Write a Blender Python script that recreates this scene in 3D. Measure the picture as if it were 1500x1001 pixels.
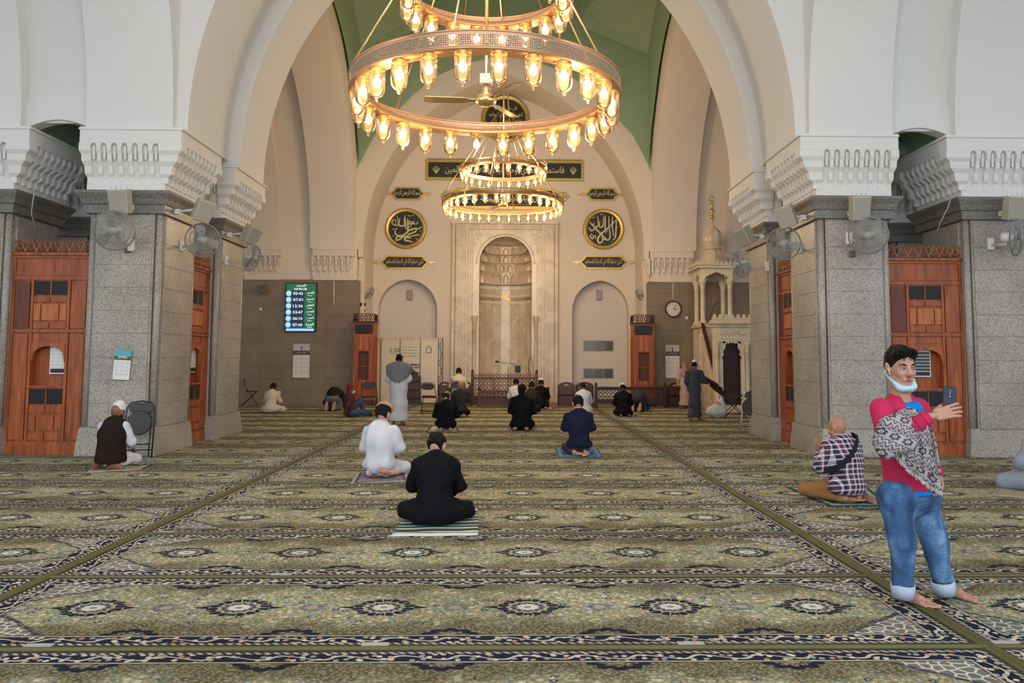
import bpy, bmesh, math, random
import numpy as np
from mathutils import Vector, Matrix, Euler
random.seed(7); PI = math.pi
SC = bpy.context.scene
for o in list(bpy.data.objects): bpy.data.objects.remove(o)
C = SC.collection
# ------------------------------------------------------------ camera
F_PX, CX, CH = 1180.0, 0.34, 1.5
YAW, PITCH, ROLL = math.radians(-1.136), math.radians(4.4), math.radians(0.217)
PPX, PPY = 776.6, 435.3
cam_d = bpy.data.cameras.new('camera'); cam = bpy.data.objects.new('camera', cam_d); C.objects.link(cam)
cam_d.sensor_width = 36.0; cam_d.lens = F_PX/1500*36; cam_d.clip_end = 200
cam_d.shift_x = (750-PPX)/1500; cam_d.shift_y = -(500.5-PPY)/1500
RM = Matrix.Rotation(YAW, 3, 'Z') @ Matrix.Rotation(PI/2+PITCH, 3, 'X') @ Matrix.Rotation(ROLL, 3, 'Z')
cam.matrix_world = Matrix.Translation((CX, 0, CH)) @ RM.to_4x4()
SC.camera = cam
# ------------------------------------------------------------ world + daylight
w = bpy.data.worlds.new('world'); SC.world = w; w.use_nodes = True
bg = w.node_tree.nodes['Background']; bg.inputs[0].default_value = (0.84, 0.92, 1.0, 1); bg.inputs[1].default_value = 1.0
def area(name, loc, rot, sx, sy, power, col):
    d = bpy.data.lights.new(name, 'AREA'); d.shape = 'RECTANGLE'; d.size = sx; d.size_y = sy; d.energy = power; d.color = col
    o = bpy.data.objects.new(name, d); C.objects.link(o); o.location = loc; o.rotation_euler = rot; return o
# open courtyard arcade behind the photographer: broad soft daylight into the hall
area('courtyard_daylight', (0, -7.0, 5.2), (math.radians(83), 0, 0), 22, 9, 1560, (0.90, 0.95, 1.0))
SC.view_settings.view_transform = 'Standard'; SC.view_settings.look = 'None'
SC.view_settings.exposure = 0.03; SC.view_settings.gamma = 1.0; SC.view_settings.use_curve_mapping = False
SC.cycles.max_bounces = 7; SC.cycles.diffuse_bounces = 4; SC.cycles.glossy_bounces = 3
SC.cycles.transmission_bounces = 6; SC.cycles.transparent_max_bounces = 16
SC.cycles.caustics_reflective = False; SC.cycles.caustics_refractive = False
SC.cycles.sample_clamp_indirect = 4.0

# ------------------------------------------------------------ placing helpers: a pixel of the photo and a depth give a point in metres
def ray(u, v): return RM @ Vector(((u-PPX)/F_PX, (PPY-v)/F_PX, -1.0))
def at(u, v, y):
    r = ray(u, v); t = y/r.y; return Vector((CX+r.x*t, y, CH+r.z*t))
def onfloor(u, v, z=0.0):
    r = ray(u, v); t = (z-CH)/r.z; return Vector((CX+r.x*t, r.y*t, z))

# ------------------------------------------------------------ materials
MATS = {}
def nodemat(name):
    m = bpy.data.materials.new(name); m.use_nodes = True; nt = m.node_tree
    return m, nt, nt.nodes['Principled BSDF']
def N(nt, t, **k):
    n = nt.nodes.new(t)
    for a, b in k.items(): setattr(n, a, b)
    return n
def setin(n, i, v): n.inputs[i].default_value = v
def simple(name, col, rough=0.6, metal=0.0, var=0.08, scale=8.0, bump=0.0, bscale=60.0, sheen=0.0, emit=None, es=0.0):
    if name in MATS: return MATS[name]
    m, nt, b = nodemat(name)
    tc = N(nt, 'ShaderNodeTexCoord'); no = N(nt, 'ShaderNodeTexNoise'); setin(no, 'Scale', scale); setin(no, 'Detail', 4)
    nt.links.new(tc.outputs['Object'], no.inputs['Vector'])
    mx = N(nt, 'ShaderNodeMix', data_type='RGBA', blend_type='MIX')
    c0 = [max(0, c*(1-var)) for c in col]+[1]; c1 = [min(1, c*(1+var)) for c in col]+[1]
    mx.inputs[6].default_value = c0; mx.inputs[7].default_value = c1
    nt.links.new(no.outputs['Fac'], mx.inputs[0]); nt.links.new(mx.outputs[2], b.inputs['Base Color'])
    b.inputs['Roughness'].default_value = rough; b.inputs['Metallic'].default_value = metal
    if sheen: b.inputs['Sheen Weight'].default_value = sheen
    if emit: b.inputs['Emission Color'].default_value = list(emit)+[1]; b.inputs['Emission Strength'].default_value = es
    if bump:
        n2 = N(nt, 'ShaderNodeTexNoise'); setin(n2, 'Scale', bscale); setin(n2, 'Detail', 3)
        nt.links.new(tc.outputs['Object'], n2.inputs['Vector'])
        bp = N(nt, 'ShaderNodeBump'); setin(bp, 'Strength', bump); setin(bp, 'Distance', 0.02)
        nt.links.new(n2.outputs['Fac'], bp.inputs['Height']); nt.links.new(bp.outputs[0], b.inputs['Normal'])
    MATS[name] = m; return m
def ramp(nt, stops, interp='LINEAR'):
    r = N(nt, 'ShaderNodeValToRGB'); r.color_ramp.interpolation = interp; e = r.color_ramp.elements
    while len(e) < len(stops): e.new(0.5)
    for i, (p, c) in enumerate(stops): e[i].position = p; e[i].color = (*c, 1)
    return r
def granite(name, tint, dark=0.12, light=0.62):
    m, nt, b = nodemat(name); tc = N(nt, 'ShaderNodeTexCoord')
    n1 = N(nt, 'ShaderNodeTexNoise'); setin(n1, 'Scale', 46); setin(n1, 'Detail', 3.5); setin(n1, 'Roughness', .7)
    n2 = N(nt, 'ShaderNodeTexNoise'); setin(n2, 'Scale', 1.3); setin(n2, 'Detail', 5)
    geo = N(nt, 'ShaderNodeNewGeometry')
    for n in (n1, n2): nt.links.new(geo.outputs['Position'], n.inputs['Vector'])
    r1 = ramp(nt, [(.34, [t*dark for t in tint]), (.45, [t*(dark+light)*.48 for t in tint]), (.56, [t*light*.72 for t in tint]), (.68, [t*light for t in tint])])
    r2 = ramp(nt, [(.3, (.78, .76, .72)), (.7, (1.08, 1.07, 1.05))])
    mx = N(nt, 'ShaderNodeMix', data_type='RGBA', blend_type='MULTIPLY'); mx.inputs[0].default_value = 1
    nt.links.new(n1.outputs['Fac'], r1.inputs[0]); nt.links.new(n2.outputs['Fac'], r2.inputs[0])
    nt.links.new(r1.outputs[0], mx.inputs[6]); nt.links.new(r2.outputs[0], mx.inputs[7]); nt.links.new(mx.outputs[2], b.inputs['Base Color'])
    b.inputs['Roughness'].default_value = .42
    MATS[name] = m; return m
def wood(name, c0, c1, rough=.38, sc=(18, 18, 1.6)):
    m, nt, b = nodemat(name); tc = N(nt, 'ShaderNodeTexCoord'); mp = N(nt, 'ShaderNodeMapping'); mp.inputs['Scale'].default_value = sc
    n1 = N(nt, 'ShaderNodeTexNoise'); setin(n1, 'Scale', 1.0); setin(n1, 'Detail', 5); setin(n1, 'Distortion', .6)
    nt.links.new(tc.outputs['Object'], mp.inputs[0]); nt.links.new(mp.outputs[0], n1.inputs['Vector'])
    r = ramp(nt, [(.3, c0), (.7, c1)]); nt.links.new(n1.outputs['Fac'], r.inputs[0]); nt.links.new(r.outputs[0], b.inputs['Base Color'])
    b.inputs['Roughness'].default_value = rough; MATS[name] = m; return m
def marble(name, c0, c1, vein, rough=.3):
    m, nt, b = nodemat(name); geo = N(nt, 'ShaderNodeNewGeometry')
    n1 = N(nt, 'ShaderNodeTexNoise'); setin(n1, 'Scale', 1.6); setin(n1, 'Detail', 7); setin(n1, 'Distortion', 1.2)
    n2 = N(nt, 'ShaderNodeTexNoise'); setin(n2, 'Scale', .9); setin(n2, 'Detail', 4); setin(n2, 'Distortion', 1.8)
    for n in (n1, n2): nt.links.new(geo.outputs['Position'], n.inputs['Vector'])
    r = ramp(nt, [(.35, c0), (.65, c1)]); v = ramp(nt, [(.485, (0, 0, 0)), (.5, (1, 1, 1)), (.515, (0, 0, 0))])
    mx = N(nt, 'ShaderNodeMix', data_type='RGBA'); mx.inputs[7].default_value = (*vein, 1)
    mm = N(nt, 'ShaderNodeMath', operation='MULTIPLY'); mm.inputs[1].default_value = .55
    nt.links.new(n1.outputs['Fac'], r.inputs[0]); nt.links.new(n2.outputs['Fac'], v.inputs[0]); nt.links.new(v.outputs[0], mm.inputs[0])
    nt.links.new(mm.outputs[0], mx.inputs[0]); nt.links.new(r.outputs[0], mx.inputs[6]); nt.links.new(mx.outputs[2], b.inputs['Base Color'])
    b.inputs['Roughness'].default_value = rough; MATS[name] = m; return m
white = simple('white_plaster', (.74, .73, .71), .75, var=.03, scale=.8)
cream = simple('warm_lit_cream_plaster', (.76, .665, .575), .8, var=.03, scale=.7)
mauve = simple('mauve_plaster', (.50, .43, .39), .8, var=.03)
niche_m = simple('niche_plaster', (.70, .64, .60), .8, var=.03)
green = simple('green_plaster', (.31, .41, .27), .8, var=.12, scale=1.5)
gran = granite('grey_granite', (.94, .865, .79), .17, .60)
grand = granite('dark_granite', (.50, .48, .45))
granw = granite('brown_granite', (.66, .505, .345), .25, .55)
wd = wood('cabinet_wood', (.19, .040, .011), (.45, .110, .026))
wdd = wood('cabinet_wood_dark', (.09, .018, .010), (.17, .035, .015))
wdl = wood('cabinet_wood_light', (.33, .085, .02), (.55, .17, .045))
wdb = wood('screen_wood', (.048, .013, .007), (.092, .025, .013))
wdbb = wood('bench_wood', (.025, .010, .009), (.05, .016, .013))
marb = marble('beige_marble', (.60, .46, .33), (.74, .61, .47), (.36, .25, .17))
marbl = marble('pale_marble', (.74, .64, .52), (.84, .75, .64), (.5, .38, .28))
marbm = marble('minbar_marble', (.70, .58, .40), (.82, .71, .52), (.55, .42, .26))
gold = simple('gold', (.62, .43, .12), .35, .75, var=.1)
goldp = simple('gold_paint', (.62, .50, .22), .45, .2, var=.1)
brass = simple('brass', (.72, .52, .26), .3, .85)
copper = simple('copper_brass', (.74, .42, .20), .35, .7, var=.1)
black = simple('black_matte', (.012, .012, .013), .5)
dkgreen = simple('panel_black_green', (.018, .022, .014), .5)
ivory = simple('ivory_letters', (.72, .66, .42), .5, .1)
steel = simple('grey_steel', (.42, .43, .44), .35, .6)
plast = simple('cream_plastic', (.62, .58, .49), .5, var=.04)
plastw = simple('white_plastic', (.72, .72, .70), .45, var=.03)
plastg = simple('grey_plastic', (.32, .32, .31), .4, .2)
paper = simple('paper', (.78, .77, .75), .8, var=.02)

# ------------------------------------------------------------ mesh helpers
def finish(bm, name, mat, parent=None, smooth=False, link=True):
    me = bpy.data.meshes.new(name); bmesh.ops.recalc_face_normals(bm, faces=bm.faces); bm.to_mesh(me); bm.free()
    return meshobj(name, me, mat, parent, smooth, link)
def meshobj(name, me, mat, parent=None, smooth=False, link=True):
    if mat is not None and not me.materials:
        for m in (mat if isinstance(mat, (list, tuple)) else [mat]): me.materials.append(m)
    if smooth:
        me.shade_smooth()
    o = bpy.data.objects.new(name, me)
    if link: C.objects.link(o)
    if parent: o.parent = parent
    return o
def tag(o, label, cat, group=None, kind=None):
    o['label'] = label; o['category'] = cat
    if group: o['group'] = group
    if kind: o['kind'] = kind
    return o
def empty(name, loc=(0, 0, 0), rz=0.0, parent=None):
    o = bpy.data.objects.new(name, None); C.objects.link(o); o.location = loc; o.rotation_euler = (0, 0, rz); o.empty_display_size = .1
    if parent: o.parent = parent
    return o
def struct(o): o['kind'] = 'structure'; return o
def box(bm, x0, x1, y0, y1, z0, z1):
    vs = [bm.verts.new(p) for p in ((x0, y0, z0), (x1, y0, z0), (x1, y1, z0), (x0, y1, z0), (x0, y0, z1), (x1, y0, z1), (x1, y1, z1), (x0, y1, z1))]
    for f in ((0, 3, 2, 1), (4, 5, 6, 7), (0, 1, 5, 4), (1, 2, 6, 5), (2, 3, 7, 6), (3, 0, 4, 7)): bm.faces.new([vs[i] for i in f])
    return vs
def bevel(bm, w, seg=1):
    bmesh.ops.bevel(bm, geom=list(bm.edges), offset=w, segments=seg, affect='EDGES', clamp_overlap=True)
def boxo(name, mat, x0, x1, y0, y1, z0, z1, parent=None, bev=0.0):
    bm = bmesh.new(); box(bm, x0, x1, y0, y1, z0, z1)
    if bev: bevel(bm, bev)
    return finish(bm, name, mat, parent)
def prism(bm, pts, y0, y1, axis='y'):
    """extrude a closed 2-D outline; axis y: pts are (x,z); axis z: pts are (x,y); axis x: pts are (y,z)"""
    def mk(p, t): return {'y': (p[0], t, p[1]), 'z': (p[0], p[1], t), 'x': (t, p[0], p[1])}[axis]
    a = [bm.verts.new(mk(p, y0)) for p in pts]; b = [bm.verts.new(mk(p, y1)) for p in pts]; n = len(pts)
    bm.faces.new(a); bm.faces.new(b[::-1])
    for i in range(n): bm.faces.new((a[i], a[(i+1) % n], b[(i+1) % n], b[i]))
def lathe(bm, prof, seg=24, cx=0, cy=0, cap=True):
    rings = []
    for r, z in prof:
        rings.append([bm.verts.new((cx+r*math.cos(2*PI*i/seg), cy+r*math.sin(2*PI*i/seg), z)) for i in range(seg)])
    for a, b in zip(rings, rings[1:]):
        for i in range(seg): bm.faces.new((a[i], a[(i+1) % seg], b[(i+1) % seg], b[i]))
    if cap:
        for ring in (rings[0], rings[-1]):
            if (ring[0].co-ring[seg//2].co).length > 1e-4: bm.faces.new(ring)
def tube(bm, pts, r, seg=8, closed=False, r2=None):
    pts = [Vector(p) for p in pts]; n = len(pts); rings = []
    up = None
    for i, p in enumerate(pts):
        if closed: d = (pts[(i+1) % n]-pts[i-1]).normalized()
        else: d = (pts[min(i+1, n-1)]-pts[max(i-1, 0)]).normalized()
        if up is None or abs(up.dot(d)) > .98:
            up = Vector((0, 0, 1)) if abs(d.z) < .9 else Vector((1, 0, 0))
        s = d.cross(up).normalized(); t = s.cross(d).normalized(); up = t
        rr = r if r2 is None else r+(r2-r)*i/max(1, n-1)
        if isinstance(r, (list, tuple)): rr = r[i]
        rings.append([bm.verts.new(p+(s*math.cos(2*PI*k/seg)+t*math.sin(2*PI*k/seg))*rr) for k in range(seg)])
    m = n if closed else n-1
    for i in range(m):
        a, b = rings[i], rings[(i+1) % n]
        for k in range(seg): bm.faces.new((a[k], a[(k+1) % seg], b[(k+1) % seg], b[k]))
    if not closed: bm.faces.new(rings[0][::-1]); bm.faces.new(rings[-1])
def tubeo(name, mat, pts, r, parent=None, seg=8, closed=False, smooth=True):
    bm = bmesh.new(); tube(bm, pts, r, seg, closed); return finish(bm, name, mat, parent, smooth)
def clone(o, parent=None, **kw):
    c = o.copy(); C.objects.link(c)
    if parent: c.parent = parent
    for ch in o.children: clone(ch, c)
    return c
def arc_half(a, R, n=28):
    """pointed arch: half width a at springing, circle radius R; returns [(x, z)] from springing to apex (x>=0)"""
    c = a-R; zt = math.sqrt(R*R-c*c); t1 = math.atan2(zt, -c)
    return [(c+R*math.cos(t1*i/n), R*math.sin(t1*i/n)) for i in range(n+1)]
def arch_pts(a, R, n=28):
    h = arc_half(a, R, n); return h+[(-x, z) for x, z in h[-2::-1]]      # from +a over the apex to -a
# ------------------------------------------------------------ structure
ZS = 5.05; AH = 4.8; AR = 6.3; TOP = 13.2
PX = [(5.13, 6.27), (7.45, 8.6)]            # granite pier extents along |x|
PY = [(12.5, 13.87), (14.94, 16.35)]
YK = 26.2                                   # face of the kibla-side piers
YM = 28.2                                    # mihrab wall
# floor
bm = bmesh.new(); box(bm, -20, 20, -6, 30, -.12, 0); floor = struct(finish(bm, 'floor', simple('floor_screed', (.2, .2, .14), .9)))

def arch_wall(name, mat, half, R, zs, t0, t1, ext, top, axis='y', centre=0.0, n=28, bottom=None):
    """wall slab with a pointed opening: thick from t0 to t1 across, running +-ext along; opening centred at `centre`"""
    bm = bmesh.new(); pts = [(half, zs)]+[(x, zs+z) for x, z in arc_half(half, R, n)][1:]
    full = pts+[(-x, z) for x, z in pts[-2::-1]]
    def mk(s, t, z): return (centre+s, t, z) if axis == 'y' else (t, centre+s, z)
    for t in (t0, t1):
        lo = [bm.verts.new(mk(x, t, z)) for x, z in full]; hi = [bm.verts.new(mk(x, t, top)) for x, z in full]
        for i in range(len(full)-1): bm.faces.new((lo[i], lo[i+1], hi[i+1], hi[i]))
        for sg, i in ((1, 0), (-1, len(full)-1)):
            e = ext[0] if sg > 0 else ext[1]
            if abs(e) > half:
                q = [lo[i], bm.verts.new(mk(sg*e, t, zs)), bm.verts.new(mk(sg*e, t, top)), hi[i]]; bm.faces.new(q)
    a = [bm.verts.new(mk(x, t0, z)) for x, z in full]; b = [bm.verts.new(mk(x, t1, z)) for x, z in full]
    for i in range(len(full)-1): bm.faces.new((a[i], a[i+1], b[i+1], b[i]))
    for sg in (1, -1):
        e = ext[0] if sg > 0 else ext[1]
        if abs(e) > half:
            q = [bm.verts.new(mk(sg*half, t0, zs)), bm.verts.new(mk(sg*e, t0, zs)), bm.verts.new(mk(sg*e, t1, zs)), bm.verts.new(mk(sg*half, t1, zs))]; bm.faces.new(q)
    o = finish(bm, name, mat); 
    for p in o.data.polygons: p.use_smooth = False
    return struct(o)
# transverse double arch (two rings and a deeper vault between them)
w1 = arch_wall('wall_arch_front', white, AH, AR, ZS, 12.5, 13.87, (4.97, 4.97), TOP)
w2 = arch_wall('wall_arch_rear', white, AH, AR, ZS, 14.94, 16.35, (6.3, 6.3), TOP)
w3 = arch_wall('wall_arch_recess', white, AH+.22, AR+.22, ZS+.12, 13.87, 14.94, (6.3, 6.3), TOP)
# lateral double arches: camera bay (y 3.2..12.33) and mihrab bay (y 16.6..25.75)
def lateral(sx, y0, y1, tag_, mt):
    c = (y0+y1)/2; h = (y1-y0)/2
    for (xa, xb, nm, g, dz) in ((4.97 if tag_ == 'near' else 4.86, 6.3, 'inner', 0, 0), (7.3, 8.75, 'outer', 0, 0), (6.3, 7.3, 'recess', .2, .12)):
        a, b = sorted((sx*xa, sx*xb))
        arch_wall('wall_%s_%s_%s' % ('left' if sx < 0 else 'right', tag_, nm), mt, h+g, AR+g-(.15 if tag_ == 'hall' else 0), ZS+dz, a, b, (h+1.2, h+1.2) if g == 0 else (h+g, h+g), TOP, axis='x', centre=c)
for sx in (-1, 1):
    lateral(sx, 3.3, 12.36, 'near', white); lateral(sx, 16.5, YK-.13, 'hall', cream)  # hall side walls take cream: warm chandelier light put into the wall colour
# side bays' own transverse walls (outer part of the double arch beyond the lateral rings)
for sx in (-1, 1):
    for (t0, t1) in ((12.5, 13.87), (14.94, 16.35)):
        arch_wall('wall_%s_aisle' % ('left' if sx < 0 else 'right'), white, 4.3, AR, ZS, t0, t1, (4.3, 4.3), TOP, centre=sx*(8.75+4.3))
        # plain wall pieces over the narrow gap between the pier rings
for sx in (-1, 1):
    # segmental lip over each narrow gap above the front cabinets and the small green vault behind it
    for (t0, t1) in ((12.5, 12.75), (16.1, 16.33)):
        bm = bmesh.new(); xa, xb = 6.3, 7.3; n = 10
        pts = [(sx*(xa+(xb-xa)*i/n), 5.08+.13*math.sin(PI*i/n)) for i in range(n+1)]+[(sx*xb, 5.5), (sx*xa, 5.5)]
        prism(bm, pts, t0, t1); struct(finish(bm, 'wall_gap_lip', white))
    for (xa, xb) in ((5.03, 5.15), (8.6, 8.75)):
        bm = bmesh.new(); n = 8; pts = [(13.87+1.07*i/n, 5.15+.1*math.sin(PI*i/n)) for i in range(n+1)]+[(14.94, 5.5), (13.87, 5.5)]
        prism(bm, pts, *sorted((sx*xa, sx*xb)), axis='x'); struct(finish(bm, 'wall_gap_lip', white))
    # little groined vault inside the cluster, painted green
    bm = bmesh.new(); n = 10; x0, x1, y0, y1 = 6.3, 7.3, 12.62, 16.2
    for k in range(n):
        a, b = PI*k/n, PI*(k+1)/n; xa = (x0+x1)/2-.5*math.cos(a); xb = (x0+x1)/2-.5*math.cos(b)
        vs = [bm.verts.new((sx*xx, yy, 5.1+.55*math.sin(t))) for xx, yy, t in ((xa, y0, a), (xb, y0, b), (xb, y1, b), (xa, y1, a))]; bm.faces.new(vs)
        ya = 14.405-.53*math.cos(a); yb = 14.405-.53*math.cos(b)
        vs = [bm.verts.new((sx*xx, yy, 5.1+.5*math.sin(t))) for xx, yy, t in ((5.12, ya, a), (5.12, yb, b), (8.6, yb, b), (8.6, ya, a))]; bm.faces.new(vs)
    struct(finish(bm, 'ceiling_gap_vault', green))
# kibla-side arch, mihrab wall and flanks
struct(arch_wall('wall_kibla_arch', cream, 4.6, 6.1, ZS, YK, YM, (5.05, 5.05), 11.15))
NL0, NL1, NR0, NR1 = at(553, 500, YM).x, at(640, 500, YM).x, at(838, 500, YM).x, at(921, 500, YM).x
MC, MH = at(740, 500, YM).x, .96
WALLB = struct(empty('wall_back'))
def back_piece(o): o.parent = WALLB; return o
def niche_open(c, half, zs_, za, e0, e1, nm):
    R_ = ((za-zs_)**2+half**2)/(2*half)+.0
    R_ = max(R_, half*1.001)
    o = arch_wall(nm, cream, half, R_, zs_, YM, YM+.55, (e1-c, c-e0), 14, centre=c); del o['kind']; back_piece(o)
    back_piece(boxo('wall_pier', cream, c+half, e1, YM, YM+.55, 0, zs_)); back_piece(boxo('wall_pier', cream, e0, c-half, YM, YM+.55, 0, zs_))
mL, mR = at(661, 500, YM).x+.06, at(817, 500, YM).x-.06
niche_open((NL0+NL1)/2, (NL1-NL0)/2, at(0, 452, YM).z, at(0, 406, YM).z, -10.5, mL, 'niche_wall')
niche_open((NR0+NR1)/2, (NR1-NR0)/2, at(0, 452, YM).z, at(0, 406, YM).z, mR, 10.5, 'niche_wall')
niche_open(MC, MH, 4.85, 5.82, mL, mR, 'mihrab_wall')
for a_, b_ in ((NL0, NL1), (NR0, NR1)): back_piece(boxo('niche_back', niche_m, a_-.2, b_+.2, YM+.52, YM+.7, 0, 5.2))
for sx in (-1, 1):
    s = 'left' if sx < 0 else 'right'
    # plain painted jamb under the arch (from the pier to the mihrab wall)
    # back of the side bay above the granite
    a, b = sorted((sx*4.8, sx*14)); boxo('wall_%s_kibla' % s, cream, a, b, YK+.02, YM, 4.05, TOP); struct(bpy.data.objects['wall_%s_kibla' % s])
    a, b = sorted((sx*4.6, sx*4.97)); o = boxo('wall_%s_jamb' % s, cream, a, b, YK+.35, YM, 0, ZS); struct(o)
    # outer side walls of the aisles
    a, b = sorted((sx*17.5, sx*17.8)); struct(boxo('wall_%s_outer' % s, white, a, b, 12, 28.3, 0, TOP))
# green spandrels of the mihrab bay, above the white ring of the arch
def spandrel(name, pts_fn, mat):
    bm = bmesh.new(); pts = pts_fn; 
    lo = [bm.verts.new(p) for p in pts]; hi = [bm.verts.new((p[0], p[1], TOP+1.5)) for p in pts]
    for i in range(len(pts)-1): bm.faces.new((lo[i], lo[i+1], hi[i+1], hi[i]))
    return struct(finish(bm, name, mat))
ex = [(5.0, 7.4), (4.77, 7.87), (4.52, 8.4), (4.24, 8.92), (3.9, 9.3), (3.48, 9.75), (3.0, 10.25), (2.55, 10.65), (2.1, 10.95), (1.68, 11.15), (1.1, 11.36), (.55, 11.48), (0, 11.55)]
exf = ex+[(-x, z) for x, z in ex[-2::-1]]
spandrel('wall_green_back', [(x, YK-.03, z) for x, z in exf], green)
for sx in (-1, 1):
    ky = [(YK-.0-(4.8-x), z) for x, z in ex]        # same curve on the lateral walls, far half
    pts = [(sx*4.77, y, z) for y, z in ky]+[(sx*4.77, 16.35+(YK-p[0]), p[1]) for p in ky[::-1]]
    spandrel('wall_green_%s' % ('left' if sx < 0 else 'right'), pts, green)
struct(boxo('wall_back_over_arch', cream, -4.97, 4.97, YK+.0, YM, 11.15, TOP+1.5))
spandrel('wall_green_front', [(x, 16.38, z) for x, z in exf], green)
# squinches high in the two far corners and the green dome above
for sx in (-1, 1):
    bm = bmesh.new(); n = 14
    ap = [(t, 12.6+1.0*math.sqrt(max(0, 1-(2*abs(t-.5))**1.7))) for t in [i/n for i in range(n+1)]]
    A = Vector((sx*2.5, YK-.1, 0)); B = Vector((sx*4.9, YK-2.3, 0)); K = Vector((sx*4.9, YK-.05, 11.6))
    prev = None
    for t, z in ap:
        p = A.lerp(B, t); cur = bm.verts.new((p.x, p.y, z)); top = bm.verts.new((p.x, p.y, 14.6)); kk = bm.verts.new(K)
        if prev: bm.faces.new((prev[0], cur, top, prev[1])); bm.faces.new((prev[0], cur, kk))
        prev = (cur, top)
    struct(finish(bm, 'wall_green_squinch', green))
bm = bmesh.new(); lathe(bm, [(7.2, 13.2), (5.6, 14.2), (4.6, 15), (3.0, 16.4), (1.5, 17.1), (0.05, 17.3)], 32, 0, 21.2, cap=False); o = struct(finish(bm, 'ceiling_dome', green, smooth=True))
# flat ceilings
struct(boxo('ceiling_near', white, -18, 18, 1.0, 14.5, TOP-.02, TOP+.3))
struct(boxo('ceiling_left', white, -18, -4.97, 14.5, 28.3, TOP-.02, TOP+.3)); struct(boxo('ceiling_right', white, 4.97, 18, 14.5, 28.3, TOP-.02, TOP+.3))

# ------------------------------------------------------------ piers
def notch_rect(x0, x1, y0, y1, c):
    return [(x0+c, y0), (x1-c, y0), (x1-c, y0+c), (x1, y0+c), (x1, y1-c), (x1-c, y1-c), (x1-c, y1), (x0+c, y1), (x0+c, y1-c), (x0, y1-c), (x0, y0+c), (x0+c, y0+c)]
def ring_loft(bm, x0, x1, y0, y1, prof, fl=1.0, fr=1.0):
    rings = [[bm.verts.new(p) for p in ((x0-o*fl, y0-o, z), (x1+o*fr, y0-o, z), (x1+o*fr, y1+o, z), (x0-o*fl, y1+o, z))] for z, o in prof]
    for a, b in zip(rings, rings[1:]):
        for i in range(4): bm.faces.new((a[i], a[(i+1) % 4], b[(i+1) % 4], b[i]))
    bm.faces.new(rings[0][::-1]); bm.faces.new(rings[-1])
def corbel_mesh(w=.185, h=.62, d=.17):
    """one stalactite corbel: hooded niche above, stepped bracket below; local x along the wall, -y outward"""
    bm = bmesh.new()
    prof = [(0, 0), (-.035, 0), (-.035, .10), (-.075, .15), (-.085, .27), (-.13, .34), (-.14, .44), (-d, .50), (-d, h), (0, h)]
    prism(bm, prof, -.036, .036, axis='x')
    prof2 = [(0, .06), (-.012, .06), (-.02, .2), (-.06, .30), (-.07, .42), (-.105, .47), (-.105, .60), (0, .60)]
    prism(bm, prof2, .036, w-.036, axis='x')
    # small pointed hood between two brackets
    xm = w/2; 
    hood = [(.036, h), (.036, h-.06), (.05, h-.03), (xm, h-.002), (w-.05, h-.03), (w-.036, h-.06), (w-.036, h)]
    prism(bm, hood, -d, -.1)
    st = [(xm-.018, .36), (xm+.018, .36), (xm+.018, h-.07), (xm, h-.035), (xm-.018, h-.07)]
    prism(bm, st, -.135, -.1)
    bmesh.ops.recalc_face_normals(bm, faces=bm.faces)
    me = bpy.data.meshes.new('corbel'); bm.to_mesh(me); bm.free(); me.materials.append(white); return me
CORB = corbel_mesh()
TILE = {}
def panel_mesh(w, h, mat):
    k = (round(w, 3), round(h, 3), mat.name)
    if k not in TILE:
        bm = bmesh.new(); box(bm, -w/2, w/2, -.012, .012, -h/2, h/2); bevel(bm, .0025)
        me = bpy.data.meshes.new('panel'); bm.to_mesh(me); bm.free(); me.materials.append(mat); TILE[k] = me
    return TILE[k]
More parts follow.
